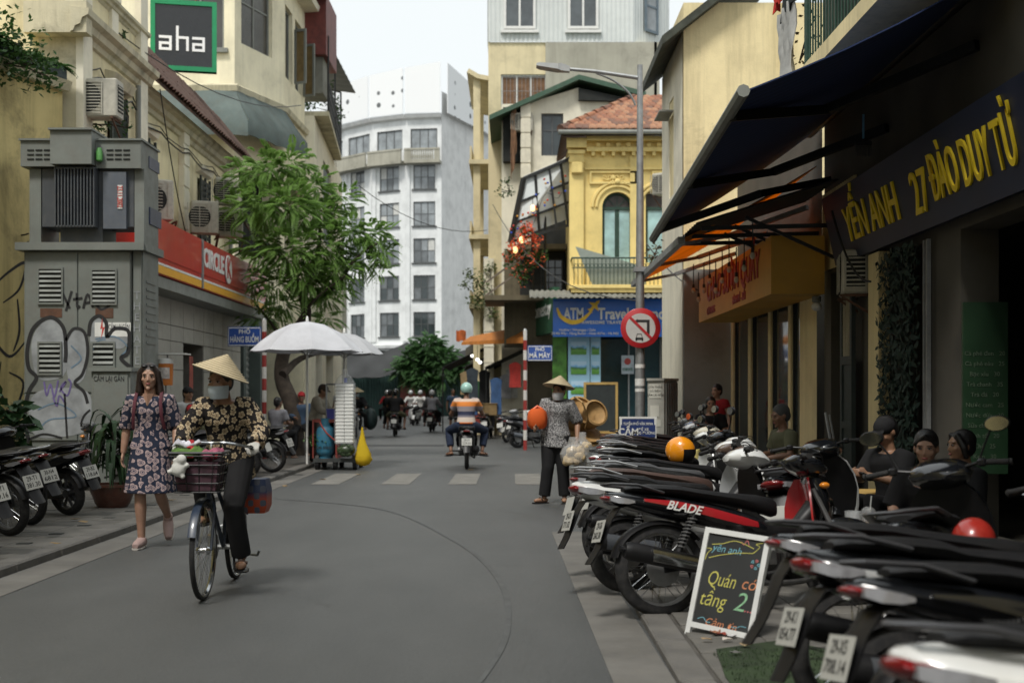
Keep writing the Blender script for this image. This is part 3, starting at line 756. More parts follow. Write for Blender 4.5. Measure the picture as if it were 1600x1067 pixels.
# ------------------------------------------------------------------ right side
def corrug(mb, o, r, u, w, h, pitch=.18, amp=.03, th=.006):
    """ribbed sheet: ribs run along u"""
    r, u = V(r).normalized(), V(u).normalized(); n = r.cross(u); N = max(2, int(w / pitch * 4)); o = V(o)
    prof = [0, 1, 1, 0]
    row = lambda t: [o + r * (w * j / N) + n * (amp * prof[j % 4]) + u * t for j in range(N + 1)]
    mb.sheet([row(0), row(h)], th); return mb
def arch_fill(mb, M, x0, x1, yt, th, n=10):
    r = (x1 - x0) / 2; xc = (x0 + x1) / 2; yc = yt - r
    for s in (-1, 1):
        arc = [(xc + s * r * cos(t), yc + r * sin(t)) for t in (pi / 2 * i / n for i in range(n + 1))]
        poly = [(xc + s * r, yt)] + arc[::1]
        for i in range(n):
            tri = [(xc + s * r, yt), arc[i], arc[i + 1]]
            mb.add([M @ V((x, y, 0)) for x, y in tri], [(0, 1, 2) if s > 0 else (0, 2, 1)])
            a, b = arc[i], arc[i + 1]
            mb.add([M @ V((*a, 0)), M @ V((*b, 0)), M @ V((*b, -th)), M @ V((*a, -th))], [(0, 1, 2, 3)])
    return mb
def arch_pts(xc,yc,r,n=16): return [(xc + r * cos(pi * (1 - i / n)),yc + r * sin(pi * (1 - i / n))) for i in range(n + 1)]

# tall block with the corrugated top
tw = building('tall_narrow_building','tall beige building topped with pale corrugated storeys and stacked side balconies',(2,46,0))
Mt = UPM((-.85, 46, 0), (1, 0, 0))
m = MB(); wl = (.45, 2.1, 11.75, 12.95)
block(m, Mt, 5.95, 14.1, 9, [wl], .3); part('wall', m, M_beige, tw)
window(tw, Mt, *wl, 3, 1, M_wpaint, M_brown, .1, .06, bars=12)
m = MB(); m.bx(1.2,5.3,45.93,45.998,12.05,14.09); m.bx(5.101,5.2,45.93,50,12.05,14.09); part('cement_band',m,M_conc,tw)
m = MB(); corrug(m,(-.85,45.95,14.1),(1,0,0),(0,0,1),5.2,4.5,.16); corrug(m,(4.35,45.95,14.1),(.55,.6,0),(0,0,1),2.2,4.5,.16); corrug(m,(-.85,50,14.1),(0,-1,0),(0,0,1),4.05,4.5,.16)
part('corrugated_cladding', m, M_corrw, tw)
for x0, x1 in ((-.3, .85), (2.0, 3.1)):
    M = UPM((0,45.9,0),(1,0,0)); window(tw,M,x0,x1,14.55,16.3,2,1,M_wpaint,glass('grey_glass',(.07,.08,.085),.08),-.02,.09,sill=False)
    m = MB(); m.bx(x0 - .1, x1 + .1, 45.8, 45.93, 14.4, 14.5); part('sill', m, M_wpaint, tw)
M = face_m((4.75,46.35,14.6),(.55,.6,0),(0,0,1)); window(tw,M,0,.8,0,1.9,1,2,mat('blue_grey_paint',(.12,.16,.19),.5),M_glassl,-.08,.1)
for z in (4.7, 7.2, 9.9, 12.9):
    m = MB(); rows = [[V((x,y,z + .02 + (0 if z < 12 else .5 * (-(x + .85) / .95) ** 2)))for y in (46.1,49,52)] for x in (-.84,-1.2,-1.55)]
    m.sheet(rows[::-1], .16)
    m.bx(-1.52, -1.45, 46.1, 52, z + .02, z + .5) if z < 12 else None
    part('balcony', m, M_beige, tw)
m = MB(); 
for y in (46.3, 51.8): m.bx(-1.4, -1.15, y, y + .25, 0, 12.9)
part('column', m, M_beige, tw)
m = MB(); m.bx(-1.0, -.65, 45.6, 45.98, 0, 6.3)
for i in range(11): m.bx(-1.015, -.635, 45.585, 45.99, .4 + i * .55, .44 + i * .55)
part('block_column', m, M_cream2, tw)
# house with the green verge
gh = building('green_verge_house','cream house with a green sheet metal roof edge above the lit terrace',(2,43,0))
Mg = UPM((-.35, 43, 0), (1, 0, 0))
m = MB(); wall(m, Mg, 1.05, 11.2); 
M_g2 = UPM((.55, 42.4, 0), (1, 0, 0)); wg = (.42, 1.15, 9.35, 10.75); block(m, M_g2, 3.6, 11.1, 3, [wg], .25)
part('wall', m, M_cream2, gh)
m = MB(); A = [(.55,11.1),(2.2,11.6),(4.15,11.1)]; m.prism([(x,z) for x,z in A],-.25,0,UPM((0,42.4,0),(1,0,0))); part('gable',m,M_cream2,gh)
m = MB(); m.add([(2.2,42.38,11.15),(4.1,42.38,11.1),(4.1,42.38,11.14),(2.2,42.38,11.55),(2.2,42.2,11.15),(4.1,42.2,11.1),(4.1,42.2,11.14),(2.2,42.2,11.55)],[(0,3,2,1),(4,5,6,7),(0,1,5,4),(2,3,7,6),(1,2,6,5),(3,0,4,7)]); part('gable_vent',m,M_dark,gh)
window(gh, M_g2, *wg, 2, 2, M_wframe, M_glass, .12, .06, rows=[0, .62, 1])
m = MB()
for p, q in (((-.75, 42.0, 10.45), (2.2, 42.0, 11.78)), ((2.2, 42.0, 11.78), (4.4, 42.0, 11.22))):
    p,q = V(p),V(q); m.add([p,q,q + V((0,4,0)),p + V((0,4,0)),p + V((0,0,.16)),q + V((0,0,.16)),q + V((0,4,.16)),p + V((0,4,.16))],BOXF)
part('roof', m, mat('green_sheet_metal', (.04, .09, .055), .5, .1, var=.25, dust=.2), gh)
m = MB(); m.box((.45, 42.3, 9.8), (.3, .2, 2.5))
for i in range(5): m.box((.45, 42.29, 8.8 + i * .5), (.33, .22, .42))
part('pilaster', m, M_cream2, gh)
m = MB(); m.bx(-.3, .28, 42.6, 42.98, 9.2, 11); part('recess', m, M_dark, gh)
m = MB(); rows = [[V((-.02 + .16 * i / 5 - .05 * sin(i * 1.9),42.25 + .05 * sin(i * 2.3 + j),10.9 - 2.0 * j / 6 + (i - 2) * .03 * j)) for i in range(6)] for j in range(7)]
m.sheet(rows,.02); o = m.build('hanging_cloth',M_brown); tag(o,'brown cloth hanging under the green roof edge beside a wall unit','cloth')

# yellow colonial house
yh = building('yellow_colonial_house','yellow colonial house with arched green windows, stucco scrolls and clay tile roof',(3.2,38,4.55))
My = UPM((1.72, 38, 0), (1, 0, 0)); z0 = 4.62
W = 3.2; wins = [(1.0 - .04, 1.86, 5.35, 7.45), (2.25, 3.14, 5.35, 7.45)]
m = MB(); wall(m,My @ Tr((0,z0,0)),W,9.05 - z0,[(a,b,c - z0,d - z0) for a,b,c,d in wins],.3); arch_fill(m,My,wins[0][0],wins[0][1],wins[0][3],.3)
m.add([My @ V(p) for p in ((0,z0,0),(0,9.05,0),(0,9.05,-4),(0,z0,-4))],[(0,1,2,3)]); part('wall',m,M_yellow,yh)
m = MB()
m.bx(1.70,2.12,37.86,38.0,z0,8.55); m.bx(1.66,2.16,37.8,38.0,8.55,8.66); m.bx(1.62,2.2,37.74,38.0,8.72,9.0); m.bx(1.75,2.1,37.74,37.86,7.95,8.3,.04); m.bx(1.68,2.14,37.82,38,8.3,8.4)
m.bx(3.5, 3.76, 37.93, 38, z0, 8.5)
part('pilaster', m, M_yellow, yh)
m = MB(); m.bx(2.2,4.92,37.8,38.0,8.62,8.74); m.bx(2.2,4.92,37.7,38,8.92,9.05); m.bx(2.16,4.92,37.92,38,8.1,8.17)
for i in range(9):
    x = 2.4 + i * .3; m.bx(x - .05,x + .05,37.84,38,8.5,8.62); m.lathe([(.07,0),(.07,.05)],10,face_m((x + .15,37.93,8.83),(1,0,0),(0,0,1)))
part('frieze', m, M_yellow, yh)
for x0, x1 in ((2.3, 3.7), (4.15, 4.9)):
    m = MB(); 
    for a,b,c,d in ((x0,x1,7.68,7.74),(x0,x1,8.0,8.06),(x0,x0 + .06,7.74,8.0),(x1 - .06,x1,7.74,8.0)): m.bx(a,b,37.93,38,c,d)
    xc = (x0 + x1) / 2
    for s in (-1, 1):
        if x1 > 4.8 and s > 0: continue
        pts = [(xc + s * (.06 + .03 * t) * 1.0 + s * .09 * cos(t * 1.2),37.95,7.86 + .07 * sin(t * 1.2)) for t in range(9)]
        m.tube(pts, .022, 6)
    m.ell((xc, 37.95, 7.87), (.06, .03, .08), nu=8, nv=6)
    part('stucco_panel', m, M_yellow, yh)
for k, (x0, x1, ys, yt) in enumerate(wins):
    xc = 1.72 + (x0 + x1) / 2 if k == 0 else 1.72 + 2.7; r = .45
    m = MB()
    for R0, wd, pr in ((.62, .09, .05), (.74, .07, .09)):
        a = arch_pts(xc, yt - r, R0, 18)
        if k: a = a[:11]
        m.tube([(x, 37.985, z) for x, z in a], .05, 6, flat=(1, 1))
    if not k:
        m.ell((xc, 37.93, yt + .3), (.09, .05, .09), nu=8, nv=6)
        for s in (-1, 1):
            m.tube([(xc + s * (.1 + t * .05),37.95,yt + .27 + .05 * sin(t * 1.5)) for t in range(5)],.03,6)
    part('archivolt', m, M_yellow, yh)
    a, b = 1.72 + x0 + .003, 1.72 + x1 - .003; fr = MB(); yb = 38.16
    for p, q in ((a, a + .07), (b - .07, b)): fr.bx(p, q, yb, yb + .06, ys + .003, yt - r)
    fr.bx(a, b, yb - .03, yb + .07, yt - r - .06, yt - r + .02)
    if not k:
        fr.bx((a + b) / 2 - .06, (a + b) / 2 + .06, yb, yb + .06, ys + .003, yt - r - .06)
        fr.tube([(x, yb + .02, z) for x, z in arch_pts((a + b) / 2, yt - r, r - .04, 16)], .04, 6)
        for t in (.25, .5, .75):
            an = pi * t; fr.bar(((a + b) / 2,yb + .02,yt - r),((a + b) / 2 + (r - .05) * cos(an),yb + .02,yt - r + (r - .05) * sin(an)),.025,.02,(0,1,0))
    wo = part('arched_window', fr, M_dgreen, yh)
    pn = MB(); pn.bx(a,b,yb + .035,yb + .05,yt - r + .02,yt - .02) if k else pn.prism(arch_pts((a + b) / 2,yt - r,r - .03,16),-.05,-.035,UPM((0,yb,0),(1,0,0)))
    pn.build('fanlight', mat('old_fanlight', (.05, .04, .035), .4, var=.4), wo, world=True)
    for p,q in (((a + .075,(a + b) / 2 - .065),((a + b) / 2 + .065,b - .075)) if not k else ((a + .075,b),)):
        pn = MB(); pn.bx(p,q,yb + .02,yb + .04,ys + .02,yt - r - .065); pn.build('pane',M_glassb,wo,world=True)
# tiled roof, each tile
rf = MB(); e0,e1,r0,r1 = V((1.45,37.45,9.12)),V((5.3,37.45,9.12)),V((3.9,40.4,10.75)),V((5.3,40.4,10.75))
m = MB(); m.add([e0,e1,r1,r0,V((1.45,42,9.12))],[(0,1,2,3),(0,3,4)]); m.add([p - V((0,0,.12)) for p in (e0,e1,r1,r0,V((1.45,42,9.12)))],[(3,2,1,0),(4,3,0),(0,1,2,3)]); rfo = part('roof',m,M_tiled,yh)
m = MB(); m.tube([(1.35, 37.38, 9.1), (5.3, 37.38, 9.1)], .075, 8); part('gutter', m, M_greyp, yh)
tme2 = MB().sheet([[V((sin(t) * .115,u,.045 * cos(t * 1.1) + u * .06)) for t in (-1.5,-.75,0,.75,1.5)] for u in (0,.34)],.025).mesh('roof_tile',M_tile)
sd = V((0, 2.95, 1.63)).normalized(); nn = V((1, 0, 0)).cross(sd); slopeL = V((0, 2.95, 1.63)).length
tile_cols = [mat('terracotta_tile_%d' % i,c,.85,var=.5,vscale=3,bump=.5,bscale=40,dust=.55) for i,c in enumerate([(.27,.11,.055),(.22,.085,.045),(.31,.15,.08),(.15,.07,.045)])]
for j in range(12):
    t = j / 12; xl = 1.45 + (3.9 - 1.45) * t
    for i in range(20):
        x = 1.55 + i * .2 + (.1 if j % 2 else 0)
        if x < xl or x > 5.2: continue
        p = V((x, 37.45, 9.12)) + sd * (j * .28 - .04) + nn * (.05 + ru(0, .02))
        Mx = Matrix(((1,sd.x,nn.x,p.x),(0,sd.y,nn.y,p.y),(0,sd.z,nn.z,p.z),(0,0,0,1))) @ Ro(ru(-.07,.07),4,'Z')
        o = link('roof_tile',tme2,rfo,MW[yh.name].inverted() @ Mx); o.material_slots[0].link = 'OBJECT'; o.material_slots[0].material = rnd.choice(tile_cols)
for i in range(9):
    p = e0 + (r0 - e0) * ((i + .3) / 9) + V((0, 0, .1)); d = (r0 - e0).normalized()
    m = MB(); m.tube([p - d * .2,p + d * .22],[.13,.1],10); m.build('ridge_tile',rnd.choice(tile_cols),rfo,world=True)
# balcony with ring-pattern railing
m = MB(); m.bx(1.72,4.92,37.1,37.99,4.4,4.62); m.bx(1.66,4.92,37.04,37.99,4.52,4.6); bo = part('balcony',m,M_yellow,yh)
for i in range(27):
    x = 1.8 + i * .116; m = MB(); m.tube([(x,37.15,4.62),(x,37.15,5.38)],.011,5); m.build('baluster',M_dgreen,bo,world=True)
for i in range(26):
    x = 1.858 + i * .116; m = MB(); m.tube([(x + .05 * cos(t),37.15,5.18 + .05 * sin(t)) for t in (2 * pi * q / 10 for q in range(11))],.008,4,caps=False); m.build('railing_ring',M_dgreen,bo,world=True)
m = MB(); m.tube([(1.75,37.15,5.4),(4.9,37.15,5.4)],.028,6); m.tube([(1.75,37.15,5.11),(4.9,37.15,5.11)],.012,5); m.tube([(1.75,37.15,5.4),(1.75,38,5.4)],.028,6); m.build('handrail',M_dgreen,bo,world=True)
m = MB(); m.add([(1.85,37.3,5.75),(3.9,37.35,5.15),(3.9,37.4,4.64),(2.35,37.4,4.64),(1.85,37.33,5.75),(3.9,37.38,5.15),(3.9,37.43,4.64),(2.35,37.43,4.64)],[(0,3,2,1),(4,5,6,7),(0,1,5,4),(1,2,6,5),(2,3,7,6),(3,0,4,7)])
o = m.build('leaning_sheet',mat('pale_green_sheet',(.3,.34,.3),.6,var=.1)); tag(o,'pale tilted sheet panel leaning behind the ringed balcony railing','panel')

def lerp(a, b, t): return V(a) + (V(b) - V(a)) * t
# terrace with the string lights
tr = building('terrace_house','house with open upper terrace, slanted glass pergola and dim rooms',(1.1,40.5,0))
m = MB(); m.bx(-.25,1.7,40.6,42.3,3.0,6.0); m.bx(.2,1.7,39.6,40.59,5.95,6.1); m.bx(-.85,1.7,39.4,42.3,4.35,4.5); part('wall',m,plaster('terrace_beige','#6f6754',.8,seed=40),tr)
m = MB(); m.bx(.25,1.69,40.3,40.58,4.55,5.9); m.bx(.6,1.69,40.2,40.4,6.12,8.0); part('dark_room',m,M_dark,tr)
for z0_, z1_ in ((4.7, 5.7),):
    M = UPM((.9, 40.28, 0), (1, 0, 0)); window(tr, M, 0, .7, z0_, z1_, 3, 4, M_black, M_glass, .0, .04)
pg = MB(); pc = [V((-.05, 38.3, 6.0)), V((.35, 38.6, 7.95)), V((1.75, 38.6, 8.55)), V((1.75, 39.0, 6.75))]
pg.bar(pc[0], pc[1], .12, .12); pg.bar(pc[1], pc[2], .09, .09); pg.bar(pc[0], V((1.7, 38.7, 6.55)), .09, .09)
for t in (.3, .62): pg.bar(pc[0] + (pc[1] - pc[0]) * t, pc[3] + (pc[2] - pc[3]) * t, .07, .07)
for t in (.25,.55,.8): pg.bar(pc[1] + (pc[2] - pc[1]) * t,V((-.05,38.3,6.0)) + (V((1.7,38.7,6.55)) - V((-.05,38.3,6.0))) * min(1,t + .25),.06,.06)
pg.bar((1.0, 38.75, 4.6), (1.0, 38.75, 8.2), .06, .06); pg.bar((.62, 38.7, 4.6), (.62, 38.7, 6.3), .06, .06)
part('pergola_frame', pg, M_black, tr)
m = MB(); m.add([p + V((0,.08,.06)) for p in (pc[0],pc[1],pc[2],pc[3])] + [p + V((0,.1,.08)) for p in (pc[0],pc[1],pc[2],pc[3])],[(0,1,2,3),(7,6,5,4),(0,4,5,1),(1,5,6,2),(2,6,7,3),(3,7,4,0)])
part('roof_panel', m, mat('milky_panel', (.55, .58, .57), .4, var=.06), tr)
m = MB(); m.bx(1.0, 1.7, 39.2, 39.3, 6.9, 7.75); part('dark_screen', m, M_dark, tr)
m = MB()
for p,q in (((-.8,39.5,4.5),(.62,39.3,5.5)),((-.8,39.5,4.9),(.62,39.3,5.9))): m.bar(p,q,.05,.05)
part('stair_rail', m, mat('weathered_timber', (.16, .13, .1), .85, var=.3), tr)
cols = [('red_bulb', (.5, .05, .03)), ('blue_bulb', (.03, .08, .5)), ('amber_bulb', (.6, .3, .04))]
o = thing('string_light','string of small coloured bulbs looped along the black pergola frame','string light',(.2,38.2,6.4))
wire = [V((-.05 + i * .12, 38.25 + .02 * i, 6.05 + .28 * sin(i * .9) + i * .13)) for i in range(14)]
m = MB(); m.tube(wire, .008, 4); part('wire', m, M_black, o)
for i, p in enumerate(wire * 2):
    q = p + V((ru(-.1, .1), 0, ru(-.25, .5)))
    nme, c = cols[i % 3]; m = MB(); m.ell(q, .035, nu=6, nv=5); part('bulb', m, mat(nme, c, .3), o)
for x, z, in ((.28, 6.05), (.1, 5.75), (.62, 7.0)):
    t = NT('warm_lamp_%d' % int(x * 100)); t.set(Base_Color=(.9,.7,.4),Emission_Color=(1,.62,.25),Emission_Strength=1.1)
    l = thing('lantern',{.28: 'small lit lantern beside the orange flowering creeper',.1: 'lowest small lit lantern over the red blossoms',.62: 'small lit lantern high under the pergola glass'}[x],'lantern',(x,38.2,z))
    m = MB(); m.lathe([(.02,.1),(.07,.05),(.06,-.07),(.02,-.1)],8,Tr((x,38.2,z))); part('lamp_glass',m,t.m,l)
    m = MB(); m.tube([(x, 38.2, z + .1), (x, 38.25, z + .3)], .01, 5); part('hook', m, M_black, l)

# travel agency on the ground floor
tv = building('travel_shop','travel shop with dark glass front under a grey corrugated awning',(3.2,38,0),cat='shop')
m = MB(); m.bx(1.4, 5.2, 37.3, 41, 0, .28); m.bx(1.4, 5.2, 37.05, 37.29, 0, .14); part('step', m, M_rust, tv)
m = MB(); wall(m,UPM((1.35,38.02,0),(1,0,0)),4.4,4.4,[(.15,3.1,.28,3.3),(3.2,4.2,.1,3.2)],.3); part('wall',m,plaster('shop_dark_wall','#4a4c48',.4,seed=50),tv)
m = MB(); m.bx(1.5,5.6,39.2,39.3,.3,3.4); m.bx(1.4,5.6,38.3,39.3,3.35,3.4); part('interior',m,M_dark,tv)
window(tv,UPM((1.35,38.02,0),(1,0,0)),1.15,3.1,.28,3.3,2,1,M_steel,glass('teal_glass',(.012,.03,.035),.04),.1,.05,name='glass_door')
# poster panel of landscapes
pp = thing('poster_panel','tall pale blue panel of landscape photos beside the dark glass door','poster',(1.9,37.85,.4))
m = MB(); m.bx(1.66,2.3,37.85,37.93,.5,3.15); m.bx(2.32,2.62,37.85,37.93,.5,3.15); part('board',m,mat('poster_blue',(.35,.6,.75),.4,var=.15,vscale=1),pp)
for j in range(4):
    for x0, x1 in ((1.74, 2.2), (2.36, 2.58)):
        t = NT('landscape_%d_%d' % (j,int(x0 * 10))); gz = t.n('SeparateXYZ'); t.l(t.co(src='Generated'),gz.inputs[0])
        f = t.math('ADD', gz.outputs[2], t.math('MULTIPLY', t.noise(9, detail=3), .5)); 
        t.set(Base_Color=t.ramp(f,[(.35,(.1,.3,.04)),(.6,(.16,.4,.09)),(.72,(.06,.16,.05)),(.85,(.2,.5,.8)),(1.,(.5,.7,.85))]),Roughness=.4)
        m = MB(); m.bx(x0, x1, 37.83, 37.849, 2.62 - j * .58, 3.0 - j * .58); part('photo', m, t.m, pp)
m = MB(); m.bx(1.2,1.62,37.9,38.0,.3,3.35); o = m.build('green_poster',mat('leafy_poster',(.07,.2,.03),.5,var=.9,vscale=2.5)); tag(o,'narrow green leafy poster column at the shop corner','poster')
m = MB(); m.bx(3.25,3.62,37.995,38.005,2.05,2.6); o = m.build('notice',mat('notice_paper',(.4,.46,.5),.6,var=.25,vscale=6)); tag(o,'pale paper notice with red emblem taped on the dark glass door','notice')
m = MB(); m.lathe([(.1,0),(.1,.004)],14,UPM((3.43,37.99,2.42),(1,0,0))); part_o = m.build('emblem',mat('notice_red',(.35,.05,.04),.6),o)
me_o = text_mesh('next',.17,mat('notice_text',(.03,.12,.08),.6),ext=.001,weight=.02); link('lettering',me_o,o,UPM((3.43,37.985,2.2),(1,0,0)))
fb = thing('menu_board','dark board in a yellow wooden frame standing in the shop doorway','board',(2.75,37.5,.28))
m = MB(); M = UPM((2.1, 37.5, .3), (1, 0, 0))
for a,b,c,d in ((0,1.0,0,.07),(0,1.0,1.43,1.5),(0,.07,.07,1.43),(.93,1.0,.07,1.43)): m.bx(2.1 + a,2.1 + b,37.47,37.52,.3 + c,.3 + d)
part('frame', m, mat('yellow_wood', (.4, .26, .08), .5, var=.2), fb)
m = MB(); m.bx(2.165,3.035,37.49,37.51,.365,1.735); part('panel',m,mat('slate_panel',(.02,.025,.024),.5,var=.3),fb)
# the blue sign
bs = thing('shop_sign','blue travel shop sign with white lettering and yellow swoosh with a plane','sign',(3.0,37.2,3.4))
M_blue = mat('sign_blue', (.012, .13, .55), .35, var=.2, vscale=.8, coat=.3); 
X0, X1 = XAT(864, 37.2), XAT(1058, 37.2); Z1, Z0 = ZAT(467, 37.2), ZAT(526, 37.2)
m = MB(); m.bx(X0, X1, 37.2, 37.34, Z0, Z1); part('sign_board', m, M_blue, bs)
Ma = lambda x, y: UPM(P(x, y, 37.185), (1, 0, 0))
text('ATM', .46, M_wpaint, bs, Ma(896, 491), weight=.028, fit=31/FPX*37.2, ext=.006)
text('Travel Agency', .46, M_wpaint, bs, Ma(990, 491), weight=.026, fit=113/FPX*37.2, ext=.006)
text('AWESOME TRAVEL AGENCY', .13, M_wpaint, bs, Ma(958, 504), weight=.02, ext=.005, space=1.12)
text('24 Mã Mây - Hàng Buồm - Hoàn Kiếm - Hà Nội', .1, M_wpaint, bs, Ma(914, 521), weight=.01, ext=.005)
text('Hotline / Whatsapp / Zalo', .1, M_wpaint, bs, Ma(902, 515.5), weight=.01, ext=.005)
m = MB(); sw = curve_pts([(-.42,.28),(-.3,.02),(-.02,-.13),(.25,-.1),(.48,.08),(.62,.24)],6); n = len(sw)
L_ = [];
for i, p in enumerate(sw):
    d = (sw[min(i + 1,n - 1)] - sw[max(i - 1,0)]).normalized(); k = .012 + .055 * sin(pi * min(1,(i + .5) / n) ** .8) ; L_.append((p,V((-d.y,d.x)) * k))
Msw = Ma(893, 496)
for (p,q),(p2,q2) in zip(L_[:-1],L_[1:]): m.add([Msw @ V((*(v),z)) for z in (0,.008) for v in (p + q,p - q,p2 - q2,p2 + q2)],[(4,5,6,7),(0,3,2,1),(0,1,5,4),(2,3,7,6),(1,2,6,5),(3,0,4,7)])
Mpl = Msw @ Tr((.66, .33, 0)) @ Ro(-.75, 4, 'Z')
m.prism([(-.04,-.2),(.04,-.2),(.045,.16),(0,.24),(-.045,.16)],0,.01,Mpl); m.prism([(-.2,-.03),(.2,-.03),(.04,.09),(-.04,.09)],.001,.011,Mpl); m.prism([(-.1,-.2),(.1,-.2),(0,-.1)],.002,.012,Mpl)
part('swoosh', m, mat('logo_yellow', (.8, .5, .03), .4), bs)
aw = MB(); corrug(aw,P(828,466,36.5),(1,0,0),(0,1.25,.3),XAT(1062,36.5) - XAT(828,36.5),1.35,.16,.03); o = aw.build('sheet_awning',M_corr); tag(o,'grey corrugated sheet awning over the blue sign','awning')
# green sign round the corner, dim shop fronts of the side street
gs = thing('shop_sign','dark green angled shop sign with white lettering round the corner','sign',(.9,39,3.5))
a, b = P(828, 545, 41.5), P(864, 527, 38.2); a.z = 3.3; b.z = 3.3
M = UPM(a, b - a); w = (b - a).length
m = MB(); m.add([M @ V(p) for p in ((0,0,-.2),(w,0,-.2),(w,1.35,-.2),(0,1.35,-.2),(0,0,0),(w,0,0),(w,1.35,0),(0,1.35,0))],BOXF); part('sign_board',m,mat('sign_green',(.02,.09,.045),.5,var=.2),gs)
text('Homestay', .62, M_wpaint, gs, M @ Tr((w / 2, .75, .01)), weight=.01, sx=1.1, ext=.006)
sr = building('side_street_row','dim old shop row running up the side street under orange awning',(-1,52,0),cat='shop row')
a, b = V((-2.9, 80, 0)), V((.55, 41.8, 0)); M = UPM(a, b - a); w = (b - a).length
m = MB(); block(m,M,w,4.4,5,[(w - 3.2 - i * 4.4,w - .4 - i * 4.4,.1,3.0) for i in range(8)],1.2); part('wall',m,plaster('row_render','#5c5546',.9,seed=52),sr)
m = MB(); m.bar(a + V((1.5, 0, 1.5)), b + V((1.5, 0, 1.5)), .1, 3.0); part('interior', m, M_dark, sr)
m = MB(); rows = [[lerp(p,q,t / 8) for t in range(9)] for p,q in ((P(735,527,44),P(822,510,41)),(P(722,536,42.6),P(819,529,39.9)),(P(722,539,42.6),P(819,536,39.9)))]; m.sheet(rows[::-1],.03); o = m.build('orange_awning',mat('orange_canvas',(.42,.15,.025),.8,var=.25,dust=.2)); tag(o,'faded orange awning along the side street shops','awning')
hg = [('red and white jersey',(.5,.05,.04)),('dark jacket',(.03,.04,.05)),('blue trousers',(.04,.09,.2)),('grey shirt',(.3,.3,.3)),('white shirt',(.55,.55,.53)),('black coat',(.02,.02,.02)),('tan bag',(.28,.2,.1)),('green cap stand',(.05,.13,.06))]
for i, (nm, c) in enumerate(hg):
    x,y,z = P((805,738,775,790,800,757,728,745)[i],(566,575,590,585,575,578,580,595)[i],40.9 + .5 * i)
    m = MB(); m.loft([[V((x + sx * w_,y + sy * .06,z + h)) for sx,sy in ((-1,-1),(1,-1),(1,1),(-1,1))] for h,w_ in ((0,.05),(-.08,.2),(-.35,.17),(-.8 - .2 * (i % 3),.19))])
    o = m.build('hanging_garment',mat('garment_%d' % i,c,.9,var=.3)); tag(o,nm + ' hanging at the side street shop front','garment')
for i, (x, y) in enumerate(((746, 562), (750, 566), (795, 528), (738, 556))):
    t = NT('shop_lamp_%d' % i); t.set(Base_Color=(.9,.9,.85),Emission_Color=(1,.97,.9),Emission_Strength=1.3)
    p = P(x,y,44 + i * 2); o = thing('shop_lamp',['lower bright bulb of the pair over the side street stall','upper bright bulb of the pair over the side street stall','bright lamp under the orange awning','small bulb deepest in the side street'][i],'lamp',p)
    m = MB(); m.ell(p,(.07,.07,.06),nu=10,nv=6); part('bulb',m,t.m,o); m = MB(); m.tube([p + V((0,0,.08)),p + V((0,0,.5))],.008,4); part('cord',m,M_black,o)
goods = [('crate','stacked crate of goods under the orange awning',(.2,.13,.05)),('crate','blue crate of goods deep in the side street stalls',(.03,.08,.2)),('carton','pale carton at the side street stall',(.3,.24,.16)),('crate','red crate of goods at the side street stall',(.25,.03,.02)),('carton','yellow carton hung high under the stall awning',(.4,.26,.04))]
for i, (nm, lab, c) in enumerate(goods):
    p = P((765,735,783,750,748)[i],(640,640,648,655,590)[i],42 + i * 1.2); m = MB(); m.box(p,(.5,.5,.38),None,.02); q = thing(nm,lab,nm,(p.x,p.y,p.z - .19)); part('body',m,mat('goods_%d' % i,c,.7,var=.3,dust=.2),q); m = MB(); m.box(p + V((0,0,.2)),(.54,.54,.03),None,.01); part('lid',m,mat('goods_%d' % i,c),q)
for i in range(3):
    q = thing('dark_awning',['low dark awning over the nearest side street stall','dark tarpaulin over the second side street stall','dark tarpaulin deepest in the side street'][i],'awning',P(770 - i * 22,545,43 + i * 4)); m = MB(); p0 = P(835 - i * 40,538 + i * 3,42.5 + i * 4); m.sheet([[p0 + V((-d * 1.6 + .1 * sin(t),t * .5,-d * .75 - .07 * sin(t * 2))) for t in range(8)] for d in (0,.5,1)],.02); part('canvas',m,mat('tarp_dark',(.025,.027,.028),.8,var=.4),q)
    m = MB(); m.tube([p0 + V((-1.6,.1,-.75)),V((p0.x - 1.6,p0.y + .1,0))],.025,6); part('post',m,M_black,q)
bf = MB(); bf.sheet([[P(713 + 15 * j / 4,516 + 17 * i / 3 + 1.2 * sin(j * 2),50) + V((0,.05 * sin(j * 2),0)) for j in range(5)] for i in range(4)],.02)
o = bf.build('cloth_flag',mat('orange_flag_cloth',(.55,.14,.04),.8,var=.3)); tag(o,'orange cloth flag hanging at the mouth of the side street','flag')

# near right: cream house end B
eb = building('stained_gable_house','tall cream house with rain-stained gable wall and dark tiled eave',(4.5,24,0))
m = MB(); block(m, UPM((3.15, 23.5, 0), (1, 0, 0)), 5, 8.6, 3.2); part('wall', m, M_bwall, eb)
m = MB(); wall(m,UPM((3.13,26.7,0),(0,-1,0)),3.2,8.0,[(1.2,1.9,5.3,7.2)],.2); part('street_wall',m,M_cream2,eb)
window(eb, UPM((3.13, 26.7, 0), (0, -1, 0)), 1.2, 1.9, 5.3, 7.2, 1, 1, M_wframe, M_glass, .1, .06)
m = MB(); q = [V((2.72, 23.2, 7.75)), V((2.72, 27, 7.75)), V((5.2, 27, 9.7)), V((5.2, 23.2, 9.7))]
m.add(q + [p + V((0,0,.16)) for p in q],BOXF); part('roof',m,mat('mossy_dark_roof',(.05,.055,.042),.9,var=.5,bump=.6,bscale=20),eb)
m = MB(); m.bar((2.85, 25.2, 6.9), (3.12, 25.2, 6.9), .9, .03); part('window_hood', m, M_greyp, eb)
